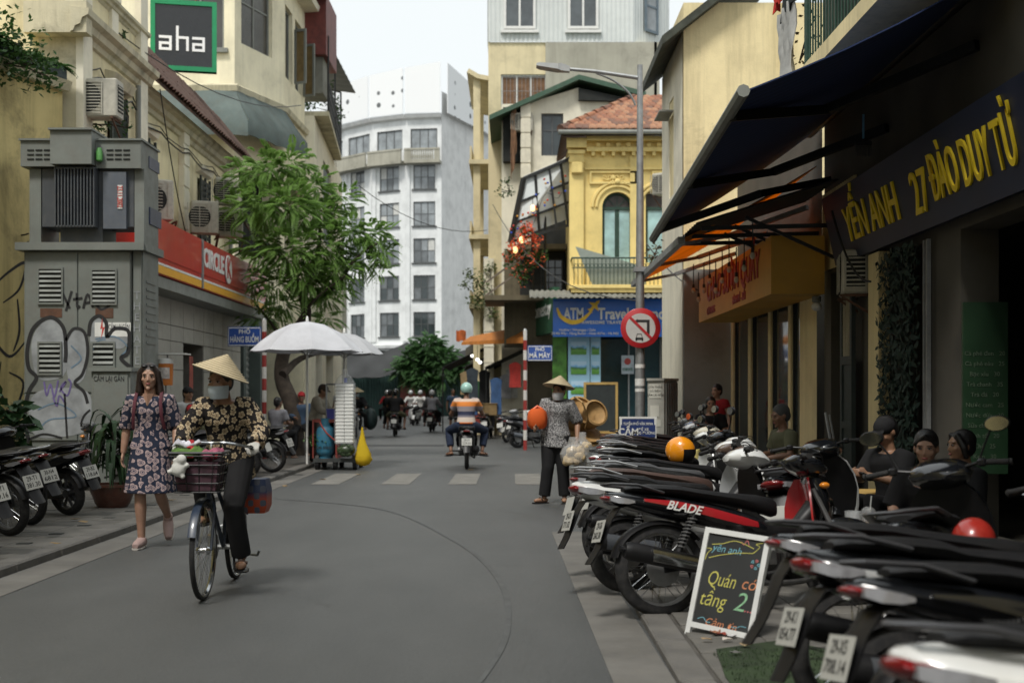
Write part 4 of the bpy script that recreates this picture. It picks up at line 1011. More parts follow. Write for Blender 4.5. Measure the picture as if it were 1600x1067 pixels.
m = MB(); m.tube([(5.0, 23.35, 3), (5.0, 23.35, 9)], .07, 8); part('drain_pipe', m, M_cream2, eb)
gw = building('grey_side_house','grey passage wall and doorway between the travel shop and the yellow food shop',(4.6,27,0))
m = MB(); wall(m,UPM((3.62,27.4,0),(1,0,0)),3.5,4.5,[(.05,.85,.1,2.6)],.3); m.bx(3.13,3.2,23.5,27.3,0,4.5) if 0 else None; part('wall',m,plaster('grey_wall','#8d8f8a',.4,seed=60),gw); m = MB(); m.bx(3.14,4.06,23.42,23.49,0,3.7); part('passage_wall',m,MATS['grey_wall'],gw)
# the yellow food shop (A) and the cafe share one body with a balcony over
sa = building('yellow_food_shop','yellow food shop with cream pillars and dark glass under an orange awning',(4.2,19.5,0),cat='shop')
M_pill = plaster('pillar_cream', '#dccb9c', .35, seed=70)
Ma_ = UPM((4.0, 23.4, 0), (0, -1, 0))
m = MB(); wall(m,Ma_,6.6,3.3,[(a,b,.1,2.95) for a,b in ((.25,1.7),(1.95,3.4),(3.6,4.85),(5.02,5.6))],.1); part('wall',m,M_pill,sa)
for a,b in ((.25,1.7),(1.95,3.4),(3.6,4.85),(5.02,5.6)): window(sa,Ma_,a,b,.1,2.95,1,1,M_black,M_glass,.06,.04,name='shop_window')
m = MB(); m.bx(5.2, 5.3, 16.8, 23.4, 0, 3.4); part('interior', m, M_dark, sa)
ys_ = thing('shop_sign','deep yellow sign box with dark red lettering under the orange awning','sign',(3.5,19,2.7))
M_ybox = mat('sign_box_yellow', (.55, .3, .035), .5, var=.15, vscale=1, dust=.15)
m = MB(); m.bx(3.3, 3.98, 16.3, 22.6, 2.68, 3.42); part('sign_box', m, M_ybox, ys_)
Mfy = UPM((3.295, 19.3, 3.13), (0, -1, 0)); M_dred = mat('letter_dark_red', (.3, .025, .02), .5)
text('CHÁO SƯỜN QUẨY', .5, M_dred, ys_, Mfy, weight=.03, fit=4.6, ext=.01)
text('BÁNH MÌ - XÔI',.16,M_dred,ys_,UPM((3.295,18.6,2.8),(0,-1,0)),weight=.02,ext=.006); text('CƠM RANG',.16,M_dred,ys_,UPM((3.295,21.2,2.8),(0,-1,0)),weight=.02,ext=.006)
for i in range(10):
    y = 16.6 + i * .6; x = 3.12; z = 3.3 - .1 * (i % 3)
    o = thing('hanging_bulb',['first','second','third','fourth','fifth','sixth','seventh','eighth','ninth','tenth'][i] + ' unlit bulb along the yellow sign, counted from the cafe end','bulb',(x,y,z),0,'bulbs hung along the yellow sign')
    m = MB(); m.tube([(x,y,z),(x,y,z + .35)],.008,4); m.tube([(x,y,z - .06),(x,y,z)],.022,6); part('cord',m,M_black,o)
    m = MB(); m.ell((x,y,z - .1),(.035,.035,.05),nu=8,nv=6); part('bulb',m,mat('bulb_glass',(.5,.48,.4),.1),o)
# orange awning with arms
oa = thing('orange_awning','orange roller awning on folding arms over the yellow food shop','awning',(3,19.5,3.8))
yn, yf = 16.6, 23.2
m = MB(); rows = [[V((3.95 - 1.75 * s,yn + (yf - yn) * t / 10,4.35 - .95 * s - .04 * sin(pi * s))) for t in range(11)] for s in (0,.25,.5,.75,1)]; m.sheet(rows,.012)
def trans(name, col, tr):
    t = NT(name); c = t.ramp(t.noise(1.2,detail=5),[(.3,tuple(x * .8 for x in col)),(.7,tuple(min(1,x * 1.15) for x in col))]); t.set(Base_Color=c,Roughness=.85)
    tl = t.n('BsdfTranslucent'); t.l(c, tl.inputs[0]); ms = t.n('MixShader'); ms.inputs[0].default_value = tr
    t.l(t.b.outputs[0],ms.inputs[1]); t.l(tl.outputs[0],ms.inputs[2]); t.l(ms.outputs[0],t.t.nodes['Material Output'].inputs[0]); return t.m
part('canvas', m, trans('orange_awning_canvas', (.75, .33, .03), .6), oa)
m = MB(); m.bar((2.2, yn, 3.4), (2.2, yf, 3.4), .09, .09); part('front_bar', m, M_steel, oa)
for y in (yn + .5,yn + 3.2,yf - .6): m = MB(); m.bar((3.95,y,3.9),(3.0,y + .9,3.62),.06,.06); m.bar((3.0,y + .9,3.62),(2.22,y,3.4),.05,.05); part('folding_arm',m,M_steel,oa)
# grey sheet awning between
ga = thing('sheet_awning','dark grey sheet awning on struts between the orange and blue awnings','awning',(3.2,15.8,3.8))
m = MB(); corrug(m,(2.3,17.6,3.5),(0,-1,0),(1.75,0,.55),1.8,1.83,.2,.03); part('sheet',m,mat('dark_sheet',(.04,.042,.04),.6,var=.3),ga)
for y in (15.9,16.7,17.5): m = MB(); m.bar((4.0,y,3.5),(2.35,y,3.46),.05,.05); m.bar((4.0,y,3.1),(2.9,y,3.6),.04,.04); part('strut',m,M_black,ga)
# upper wall, balcony and railing
ub = building('cafe_house','dark cafe house with deep blue shop board, upper balcony and open ground floor',(5,12,0))
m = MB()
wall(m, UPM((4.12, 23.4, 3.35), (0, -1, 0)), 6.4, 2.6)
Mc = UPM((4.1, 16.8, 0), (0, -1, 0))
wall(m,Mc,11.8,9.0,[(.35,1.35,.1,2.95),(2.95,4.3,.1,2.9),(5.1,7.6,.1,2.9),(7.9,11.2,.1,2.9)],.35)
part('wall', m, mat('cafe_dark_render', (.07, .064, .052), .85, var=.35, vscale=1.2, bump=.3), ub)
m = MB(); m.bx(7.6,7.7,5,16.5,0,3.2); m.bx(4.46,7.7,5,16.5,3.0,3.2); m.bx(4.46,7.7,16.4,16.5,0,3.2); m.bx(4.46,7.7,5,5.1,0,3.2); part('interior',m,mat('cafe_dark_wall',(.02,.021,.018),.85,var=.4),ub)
m = MB(); m.bx(4.2,7.7,5,16.4,.0,.06); part('floor',m,mat('cafe_floor',(.06,.055,.045),.6,var=.3),ub)
# louvred door beside the shop
def leaf(y0, y1, x, m_, lab=None):
    d = MB(); fr = .08
    d.bx(x, x + .05, y0, y0 + fr, .1, 2.93); d.bx(x, x + .05, y1 - fr, y1, .1, 2.93)
    for z0_,z1_ in ((.1,.2),(1.0,1.08),(1.75,1.85),(2.78,2.93)): d.bx(x,x + .05,y0 + fr,y1 - fr,z0_,z1_)
    o = part('door', d, m_, ub)
    for z0_,z1_ in ((.2,1.0),(1.08,1.75)): MB().bx(x + .02,x + .035,y0 + fr,y1 - fr,z0_,z1_).build('panel',m_,o,world=True)
    for i in range(5): y = y0 + fr + (y1 - y0 - 2 * fr) * (i + .5) / 5; MB().bx(x + .01,x + .03,y - .012,y + .012,1.85,2.78).build('door_bar',mat('pale_bar',(.4,.36,.25),.6),o,world=True)
leaf(15.5, 16.4, 4.22, M_darkwood); leaf(14.9, 15.42, 3.95, M_darkwood)
m = MB(); corrug(m,(4.08,16.75,3.0),(0,-1,0),(0,0,1),1.6,1.0,.1,.02); part('transom_panel',m,M_pill,ub)
m = MB(); m.bx(3.98, 4.098, 13.9, 14.3, .05, 2.95); part('pillar', m, M_pill, ub)
# foliage screen on the wall
m = MB()
for i in range(2600):
    y = 12.6 + rnd.random() * 1.2; z = ru(.1,2.9); x = 4.02 - rnd.random() * .1; a = ru(0,6.28); s = ru(.03,.06); d1 = V((ru(-.6,0),cos(a),sin(a))) * s; d2 = V((ru(-.3,.3),-sin(a),cos(a))) * s * .5
    p = V((x, y, z)); m.add([p - d1, p + d2, p + d1, p - d2], [(0, 1, 2, 3)])
o = part('foliage',m,mat('green_screen_leaf',(.007,.024,.016),.7,var=.5,vscale=8),ub,0); o['kind'] = 'stuff'
m = MB(); m.bx(4.02,4.06,12.4,12.44,.05,2.9); m.bx(4.02,4.06,12.5,12.53,.05,2.9); part('steel_post',m,M_steel,ub)
# green menu board
gb = thing('menu_board','tall dark green board with rows of small white writing in the cafe mouth','menu board',(4.4,11.2,.5))
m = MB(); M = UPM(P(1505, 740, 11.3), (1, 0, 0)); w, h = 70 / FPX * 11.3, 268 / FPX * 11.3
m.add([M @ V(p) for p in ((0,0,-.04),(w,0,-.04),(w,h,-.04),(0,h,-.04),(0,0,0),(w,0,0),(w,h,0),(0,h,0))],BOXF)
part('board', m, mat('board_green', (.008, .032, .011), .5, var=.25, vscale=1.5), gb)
menu = ['Cà phê đen','Cà phê nâu','Bạc xỉu','Trà chanh','Trà đá','Nước cam','Nước dừa','Sữa chua','Sinh tố','Chè','Kem']
M_menu = mat('menu_white', (.07, .1, .065), .6)
for i,s in enumerate(menu): text(s + '   ' + str(20 + 5 * (i % 4)),.055,M_menu,gb,M @ Tr((w * .48,h * (.7 - i * .06),.003)),ext=.001,name='menu_line',res=2)
# deep blue sign board with yellow letters
yb_ = thing('shop_sign','long deep blue shop board with tall yellow letters under the blue awning','sign',(3.8,12,3))
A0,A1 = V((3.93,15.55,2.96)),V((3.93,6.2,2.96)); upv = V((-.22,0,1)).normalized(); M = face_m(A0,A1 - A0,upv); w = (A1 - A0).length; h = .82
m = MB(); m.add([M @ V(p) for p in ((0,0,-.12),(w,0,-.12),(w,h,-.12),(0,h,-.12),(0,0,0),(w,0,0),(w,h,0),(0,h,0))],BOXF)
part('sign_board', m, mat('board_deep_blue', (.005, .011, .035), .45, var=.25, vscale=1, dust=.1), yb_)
M_yl = mat('letter_yellow', (.85, .62, .02), .5, var=.05)
def at_y(y): return A0.y - y
text('YẾN ANH',.55,M_yl,yb_,M @ Tr((at_y(13.75),.36,.012)),weight=.01,fit=1.95,ext=.01,name='lettering')
text('27', .58, M_yl, yb_, M @ Tr((at_y(12.06), .33, .012)), weight=.004, fit=.44, ext=.01, name='lettering')
text('ĐÀO DUY TỪ',.58,M_yl,yb_,M @ Tr((at_y(10.74),.38,.012)),weight=.004,fit=1.98,ext=.01,name='lettering')
# balcony
m = MB(); m.bx(3.3, 4.09, 6, 16.7, 4.95, 5.12); part('balcony', m, M_bwall, ub)
ra = thing('balcony_railing','dark green iron balcony railing above the blue awning','railing',(3.35,12,5.12))
for i in range(52):
    y = 8.0 + i * .125; m = MB(); m.tube([(3.35,y,5.12),(3.35,y,6.0)],.012,5); part('baluster',m,M_dgreen,ra)
m = MB()
for z in (6.0, 6.25, 6.5): m.tube([(3.35, 7, z), (3.35, 14.5, z)], .022, 6)
for y in (14.5, 12, 9.5): m.tube([(3.35, y, 5.1), (3.35, y, 7.6)], .04, 6)
part('handrail', m, M_dgreen, ra)
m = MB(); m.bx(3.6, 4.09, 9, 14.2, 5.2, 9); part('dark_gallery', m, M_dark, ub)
lau = [('dark_jacket','dark jacket hanging on the balcony beside the red cloth',(.012,.016,.016),15.2,.75,1.5,5.95),('red_cloth','red and orange cloth hanging on the balcony beside the dark jacket',(.45,.03,.02),15.9,.3,1.1,6.2),('white_curtain','white curtain sheet hanging below the dark jacket',(.4,.4,.38),15.35,.75,.95,5.1),('orange_strip','orange cloth strip between red cloth and dark jacket',(.6,.12,.03),15.6,.12,1.0,6.3)]
for nm, lab, c, y, wd, hh, z in lau:
    m = MB(); rows = [[V((3.3 + .04 * sin(j * 2.1 + i),y - wd / 2 + wd * j / 8,z + hh * (1 - i / 6) + (.06 * sin(j * 1.3) if i == 6 else 0))) for j in range(9)] for i in range(7)]
    m.sheet(rows, .015); o = m.build(nm, mat(nm + '_cloth', c, .9, var=.25)); tag(o, lab, 'laundry')
# the big blue awning
ba = thing('blue_awning','large dark blue striped roller awning on steel arms over the cafe','awning',(3,13,4))
yn, yf = 10.6, 17.2; xa, za0, za1 = 1.9, 3.88, 3.5; xw, zw = 4.07, 4.93
m = MB(); rows = [[V((xw + (xa - xw) * s,yn + (yf - yn) * t / 14,zw + (za0 + (za1 - za0) * t / 14 - zw) * s - .06 * sin(pi * s))) for t in range(15)] for s in (0,.2,.4,.6,.8,1)]
m.sheet(rows, .012)
def stripes():
    t = NT('blue_striped_canvas'); gz = t.n('SeparateXYZ'); t.l(t.co(),gz.inputs[0]); s = t.math('SINE',t.math('MULTIPLY',gz.outputs[1],42))
    t.set(Base_Color=t.ramp(s, [(.35, (.012, .03, .1)), (.65, (.02, .045, .14))]), Roughness=.8)
    tl = t.n('BsdfTranslucent'); tl.inputs[0].default_value = (.015,.035,.13,1); ms = t.n('MixShader'); ms.inputs[0].default_value = .12
    t.l(t.b.outputs[0],ms.inputs[1]); t.l(tl.outputs[0],ms.inputs[2]); t.l(ms.outputs[0],t.t.nodes['Material Output'].inputs[0]); return t.m
part('canvas', m, stripes(), ba)
m = MB(); m.tube([(xa, yn - .1, za0), (xa, yf + .05, za1)], .055, 8); part('front_bar', m, M_greyp, ba)
for y, ye in ((11.2, 12.6), (13.9, 15.2), (16.4, 15.9)):
    t = (y - yn) / (yf - yn); zz = za0 + (za1 - za0) * t
    m = MB(); m.bar((xa + .03,y,zz - .02),(3.1,ye,zz + .35),.07,.09); m.bar((3.1,ye,zz + .35),(xw,y,zz + .6),.07,.09); part('folding_arm',m,M_black,ba)
m = MB(); m.tube([(xw - .08, yn, zw), (xw - .08, yf, zw)], .09, 10); part('roller', m, M_black, ba)
# unseen awning added out of frame to darken the nearest bikes
nc = thing('dark_awning', 'unseen dark awning added past the frame edge to shade the nearest bikes', 'awning', (3, 8, 4))
m = MB(); rows = [[V((4.07 - 2.45 * s,2.0 + 6.3 * t / 8,4.9 - .8 * s - .05 * sin(pi * s))) for t in range(9)] for s in (0,.33,.66,1)]; m.sheet(rows,.012); part('canvas',m,stripes(),nc)
m = MB(); m.tube([(1.62, 1.95, 4.1), (1.62, 8.35, 4.1)], .05, 8); part('front_bar', m, M_steel, nc)
# ------------------------------------------------------------------ transformer kiosk
tf = thing('transformer_kiosk','grey street transformer on a graffiti covered switch cabinet by the yellow wall','transformer',(-6.1,19,0))
TY = 18.5; tx = lambda x: XAT(x, TY); tz = lambda y: ZAT(y, TY)
M_tg = mat('kiosk_grey', (.165, .18, .165), .55, var=.2, vscale=1.4, dust=.55)
M_tf = mat('transformer_steel', (.06, .068, .078), .5, var=.2, vscale=2, dust=.3)
X0, X1 = tx(38), tx(205)
m = MB(); m.bx(X0, X1, TY, TY + .85, .05, tz(392)); part('cabinet', m, M_tg, tf)
m = MB(); m.bx(tx(28),tx(228),TY - .12,TY + .95,tz(392),tz(380)); m.bx(tx(200),tx(231),TY - .06,TY + .0,tz(392),tz(383)); part('shelf',m,M_tg,tf)
for a, b in ((40, 121.5), (123, 204)):                              # door leaves
    for p, q in ((394, 613), (616, 688)):
        m = MB(); m.box(((tx(a) + tx(b)) / 2,TY - .012,(tz(p) + tz(q)) / 2),(tx(b) - tx(a),.024,tz(p) - tz(q)),None,.006); part('cabinet_door',m,M_tg,tf)
for (a, b, p, q) in ((60, 100, 418, 476), (143, 184, 420, 477), (60, 98, 534, 586), (144, 181, 534, 574)):
    fr = MB()
    for u in ((a,a + 2.5,p,q),(b - 2.5,b,p,q),(a + 2.5,b - 2.5,p,p + 3),(a + 2.5,b - 2.5,q - 3,q)): fr.bx(tx(u[0]),tx(u[1]),TY - .05,TY - .0241,tz(u[3]),tz(u[2]))
    vo = part('vent', fr, M_tg, tf)
    m = MB(); m.bx(tx(a + 2.5),tx(b - 2.5),TY - .0285,TY - .0243,tz(q - 3),tz(p + 3)); m.build('vent_back',M_dark,vo,world=True)
    n = int((q - p - 6) / 7)
    for i in range(n):
        z = tz(q - 3) + (tz(p + 3) - tz(q - 3)) * (i + .5) / n; m = MB(); m.box(((tx(a) + tx(b)) / 2,TY - .04,z),(tx(b - 3) - tx(a + 3),.012,.045),Ro(-.6,3,'X')); m.build('louvre',M_tg,vo,world=True)
m = MB(); m.bx(tx(206),tx(222),TY + .05,TY + .85,.05,tz(380)); m.bx(tx(208),tx(220),TY + .02,TY + .05,.05,tz(385)); part('column',m,M_tg,tf)
m = MB(); M = UPM((tx(222), TY + .05, 0), (0, 1, 0))
for i in range(9): m.bx(tx(222), tx(222) + .012, TY + .2, TY + .7, tz(440 + i * 12), tz(436 + i * 12))
part('side_vent', m, M_tg, tf)
# transformer body on the shelf
zb, zt = tz(380), tz(262)
m = MB(); m.bx(tx(62),tx(206),TY + .1,TY + .75,zb + .25,zt); m.bx(tx(92),tx(158),TY + .06,TY + .7,zb,zb + .25); part('tank',m,M_tf,tf)
m = MB(); m.bx(tx(160),tx(196),TY + .03,TY + .099,tz(357),tz(268)); m.bx(tx(178),tx(186),TY + .02,TY + .029,tz(325),tz(288)) if 0 else None; part('tank_panel',m,mat('tank_blue_grey',(.1,.115,.14),.5,var=.12,dust=.3),tf)
m = MB(); m.bx(tx(183),tx(190.5),TY + .02,TY + .029,tz(326),tz(289)); lo = part('plate_label',m,M_wpaint,tf)
text('23.11.2002',.11,mat('label_red',(.5,.04,.03),.6),tf,face_m(P(187,307.5,TY + .015),(0,0,-1),(1,0,0)),ext=.001,weight=.01,fit=.31)
for i in range(13):
    x = tx(90) + (tx(150) - tx(90)) * i / 12; m = MB(); m.box((x,TY - .01,(tz(355) + tz(264)) / 2),(.022,.2,tz(264) - tz(355)),None,.004); part('cooling_fin',m,M_tf,tf)
m = MB(); m.bx(tx(88),tx(152),TY - .1,TY + .05,tz(266),tz(263)); m.bx(tx(88),tx(152),TY - .1,TY + .05,tz(356),tz(353.5)); part('fin_rail',m,M_tf,tf)
for a, b in ((42, 60), (207, 222)):
    m = MB(); m.bx(tx(a), tx(b), TY + .1, TY + .85, zb, tz(262)); part('post', m, M_tg, tf)
# hood
m = MB(); m.bx(tx(32),tx(86),TY + .0,TY + .9,tz(260),tz(220)); m.bx(tx(86),tx(150),TY - .2,TY + .9,tz(260),tz(208)); m.bx(tx(150),tx(220),TY + .0,TY + .9,tz(263),tz(220)); m.bx(tx(30),tx(86),TY - .03,TY + .92,tz(220),tz(217)); m.bx(tx(84),tx(152),TY - .24,TY + .92,tz(208),tz(205)); m.bx(tx(152),tx(223),TY - .03,TY + .92,tz(220),tz(217))
ho = part('hood', m, M_tg, tf)
for cx in (60, 184):
    for r in range(3):
        for c in range(3): m = MB(); m.box((tx(cx - 12 + c * 13),TY - .004,tz(235 + r * 7)),(.1,.012,.025),None,.004); m.build('hood_slot',M_dark,ho,world=True)
m = MB(); m.lathe([(.03,0),(.05,.02),(.05,.14),(.03,.2)],10,Tr(P(155,253,TY - .06))); part('green_lamp',m,mat('lamp_green',(.1,.3,.08),.3),tf)
m = MB(); m.bx(tx(220),tx(220) + .01,TY + .4,TY + .95,tz(255),tz(236)); m.bx(tx(222),tx(222) + .02,TY + .35,TY + .95,tz(345),tz(318)); part('side_plate',m,mat('enamel_dark_blue',(.03,.045,.1),.4,dust=.3),tf)
m = MB(); m.bx(tx(149),tx(205),TY - .03,TY - .0245,tz(526),tz(504)); wp = part('warning_plate',m,M_wpaint,tf)
text('CẤM LẠI GẦN',.1,mat('plate_ink',(.02,.02,.03),.6),tf,UPM(P(186,511,TY - .031),(1,0,0)),ext=.001,weight=.01,fit=.3)
m = MB(); m.prism([(0,.16),(-.03,.0),(.0,.01),(-.02,-.14),(.035,.03),(.005,.02)],0,.002,UPM(P(160,514,TY - .031),(1,0,0))); part('warning_mark',m,mat('mark_red',(.5,.05,.04),.5),tf)
m = MB(); m.bx(tx(64),tx(98),TY - .03,TY - .0245,tz(496),tz(482)); m.bx(tx(150),tx(178),TY - .03,TY - .0245,tz(497),tz(482)); part('name_plate',m,M_rust,tf)
# spray paint on the doors
G2 = lambda x, y: (tx(x), tz(y))
GM = UPM((0, TY - .0245, 0), (1, 0, 0))
def spray(pl, w, m_, taper=False, n=6, z=.004):
    mb = MB()
    stroke(mb,[tuple(p) for p in curve_pts([G2(*p) for p in pl],n)],w,GM,z,taper); return part('graffiti',mb,m_,tf,0)
M_spk = mat('black_spray',(.015,.015,.016),.7,var=.3); M_spw = mat('white_spray',(.27,.285,.295),.7,var=.35,vscale=3.5); M_spb = mat('blue_spray',(.13,.2,.27),.7,var=.3); M_spp = mat('violet_spray',(.13,.1,.25),.7,var=.3)
def blob(pl, m_, z=.0012):
    mb = MB(); pts = [tuple(p) for p in curve_pts([G2(*p) for p in pl],5,True)]; c = (sum(p[0] for p in pts) / len(pts),sum(p[1] for p in pts) / len(pts))
    for p,q in zip(pts,pts[1:]): mb.add([GM @ V((*c,z + .001)),GM @ V((*p,z + .001)),GM @ V((*q,z + .001))],[(0,1,2)])
    return part('graffiti_fill', mb, m_, tf, 0)
blob([(50, 545), (58, 515), (80, 496), (98, 510), (104, 545), (104, 580), (90, 592), (60, 590)], M_spw)
blob([(106, 530), (118, 515), (134, 525), (138, 560), (132, 590), (118, 600), (106, 585)], M_spw, .0014)
blob([(46, 640), (60, 612), (110, 606), (142, 618), (140, 668), (100, 682), (56, 680)], M_spw, .0016)
blob([(141,520),(146,500),(160,498),(168,515),(196,515),(202,530),(190,545),(160,540),(146,545)],M_spw,.0018)
spray([(46,690),(40,650),(46,612),(58,590),(46,575),(44,545),(54,512),(80,496),(100,512),(104,545),(103,566)],.055,M_spk)
spray([(104,532),(116,514),(133,520),(138,552),(130,584),(118,598),(132,612),(138,630)],.045,M_spk)
spray([(140,525),(143,503),(156,494),(167,505),(168,526),(180,514),(200,516),(203,532),(200,552),(190,560),(205,574)],.055,M_spk)
for pl in ([(102,615),(104,650),(106,684)],[(142,640),(132,650),(128,665),(137,675)],[(46,686),(70,678),(98,684)]): spray(pl,.03,M_spk)
for pl in ([(98,456),(110,482)],[(113,455),(104,486)],[(121,458),(122,480),(126,478)],[(115,468),(130,466)],[(131,482),(138,460),(146,480)],[(134,474),(144,472)],[(160,458),(150,462),(150,476),(164,474)],[(150,474),(160,484),(176,474)]): spray(pl,.035,M_spk)
for pl in ([(70,596),(74,618),(80,600),(86,620),(92,594)],[(94,612),(104,596),(96,606),(106,618),(112,600),(108,592)],[(84,620),(90,634),(94,618),(104,632)]): spray(pl,.025,M_spp)
for pl in ([(112,540),(128,560),(112,575)],[(150,530),(180,526),(200,542),(190,556)],[(60,640),(90,630),(120,650),(80,655),(64,668)],[(144,560),(150,536),(166,530)]): spray(pl,.02,M_spb)
for i,(x,y) in enumerate([(225,455),(225,475),(225,495),(225,515),(226,535),(226,552),(225,572),(225,590)]):
    pass
for i, ch in enumerate('THEHATED'):
    text(ch,.16,M_spw,tf,UPM(P(214,462 + i * 17,TY + .015),(1,0,0)),ext=.001,weight=.0,name='graffiti_letter')
text('xtac', .01, M_spk, tf, UPM(P(300, 300, TY + 1), (1, 0, 0))) if 0 else None
# small cabinet in front
sc_ = thing('switch_cabinet','small grey metal cabinet with scrawled marks standing before the transformer','cabinet',(XAT(175,17.9),17.9,.05))
x0, x1 = XAT(141, 17.7), XAT(202, 17.7)
m = MB(); m.bx(x0,x1,17.75,18.3,.05,ZAT(580,17.75)); m.bx(x0 - .03,x1 + .03,17.7,18.34,ZAT(580,17.75),ZAT(574,17.75)); part('body',m,M_tg,sc_)
for a,b in ((584,700),(704,775)): m = MB(); m.box(((x0 + x1) / 2,17.74,(ZAT(a,17.74) + ZAT(b,17.74)) / 2),(x1 - x0 - .06,.02,ZAT(a,17.74) - ZAT(b,17.74)),None,.005); part('door',m,M_tg,sc_)
text('CẤM LẠI GẦN', .1, M_spk, sc_, UPM(P(170, 592, 17.725), (1, 0, 0)), ext=.001, fit=.42)

# ------------------------------------------------------------------ air conditioners
def ac_unit(label, c, w=.82, h=.58, d=.34, rz=pi / 2, grp='air conditioner units on the old cream houses'):
    """outdoor unit; local +y is the grille side turned by rz"""
    t = thing('air_conditioner', label, 'air conditioner', c, rz, grp)
    m = MB(); m.box((0, 0, h / 2), (w, d, h), None, .02); m.build('casing', M_ac, t)
    m = MB(); m.lathe([(.24,0),(.24,.012)],20,face_m((-.12,-d / 2,h / 2),(1,0,0),(0,0,1))); fo = m.build('fan_opening',M_dark,t)
    for i in range(11):
        z = h * .1 + h * .8 * i / 10; m = MB(); m.box((-.12,-d / 2 - .018,z),(w * .64,.012,.014)); m.build('grille_bar',M_ac,fo)
    for x in (-.38,-.12,.14): m = MB(); m.box((x,-d / 2 - .022,h / 2),(.014,.012,h * .84)); m.build('grille_bar',M_ac,fo)
    sl = MB(); sl.bx(w / 2 + .001,w / 2 + .008,-d * .35,d * .35,h * .15,h * .85); so = sl.build('side_vent',M_dark,t)
    for i in range(7): m = MB(); m.box((w / 2 + .01,0,h * .2 + h * .6 * i / 6),(.012,d * .7,.018)); m.build('vent_slat',M_ac,so)
    for s in (-1,1): m = MB(); m.bar((s * .3,d / 2 + .12,-.02),(s * .3,-d / 2 - .02,-.02),.03,.03); m.bar((s * .3,d / 2 + .12,-.3),(s * .3,-d / 2,-.035),.025,.025); m.build('bracket',M_rust,t)
    return t
# units on the left fronts face the street; the side towards the camera shows its grille
def at_px(x, y, Y): p = P(x, y, Y); return p
ac_unit('weathered air conditioner under the cornice of the parapet house',at_px(152,186,20.9),.75,.62,.38,0)
ac_unit('lowest air conditioner standing on the red sign', at_px(319, 366, 28.6), .6, .72, .36, .35)
ac_unit('top air conditioner of the stacked pair by the tree', at_px(356, 321, 30.0), .6, .62, .36, .35)
ac_unit('bottom air conditioner of the stacked pair by the tree', at_px(358, 372, 30.0), .6, .7, .36, .35)
ac_unit('pale air conditioner half hidden behind the transformer column',at_px(247,345,24.0),.5,.75,.36,.5)
ac_unit('shaded air conditioner under the end of the deep blue board',V((3.98,14.9,2.55)),.7,.5,.3,-pi / 2 - .2,None)
ac_unit('small air conditioner in the recess under the green roof edge',at_px(816,206,42.4),.7,.6,.3,0,None)
ac_unit('air conditioner on the yellow house beside the cream gable',at_px(1040,305,36.5),.7,.62,.34,-.6,None)

# ------------------------------------------------------------------ signs
ah = thing('hanging_sign','square black sign with green frame and white lettering hung before the corner building','sign',P(288,57,31))
M = face_m(P(287, 56, 31), (1, .22, 0), (0, 0, 1)) ; w, h = 1.56, 1.7
M = M @ Tr((-w / 2,-h / 2,0)); M_gr = mat('frame_green',(.01,.26,.1),.45,var=.1); M_ink = mat('sign_black',(.012,.013,.015),.3,var=.2,coat=.4)
fr = .11
m = MB(); m.add([M @ V(p) for p in ((0,0,-.2),(w,0,-.2),(w,h,-.2),(0,h,-.2),(0,0,-.03),(w,0,-.03),(w,h,-.03),(0,h,-.03))],BOXF); part('board',m,M_ink,ah)
for a, b, c, d in ((0, w, 0, fr), (0, w, h - fr, h), (0, fr, fr, h - fr), (w - fr, w, fr, h - fr)):
    m = MB(); m.add([M @ V(p) for p in ((a,c,-.21),(b,c,-.21),(b,d,-.21),(a,d,-.21),(a,c,0.01),(b,c,0.01),(b,d,0.01),(a,d,0.01))],BOXF); part('frame',m,M_gr,ah)
M_aha = mat('letter_white', (.85, .85, .85), .5, var=.03)
def blk(mb, *rs):
    for a,b,c,d in rs: mb.add([M @ V(p) for p in ((a,c,-.028),(b,c,-.028),(b,d,-.028),(a,d,-.028),(a,c,-.005),(b,c,-.005),(b,d,-.005),(a,d,-.005))],BOXF)
LW = .062
def letter_a(x):
    mb = MB(); s = LW; blk(mb,(x,x + .3 - s,.83 - s,.83),(x + .3 - s,x + .3,.48,.83),(x,x + .3 - s,.48,.48 + s),(x,x + s,.48 + s,.62),(x,x + .3 - s,.62,.62 + s)); part('letter',mb,M_aha,ah,0)
letter_a(.2); letter_a(.98)
mb = MB(); blk(mb,(.6,.6 + LW,.48,1.08),(.6 + LW,.9 - LW,.83 - LW,.83),(.9 - LW,.9,.48,.83)); part('letter',mb,M_aha,ah,0)
m = MB()
for x in (.1, w - .5): m.tube([M @ V((x, h, -.1)), M @ V((x, h + 1.6, -.1))], .025, 6)
part('hanger', m, mat('red_oxide_pole', (.2, .05, .03), .6), ah)
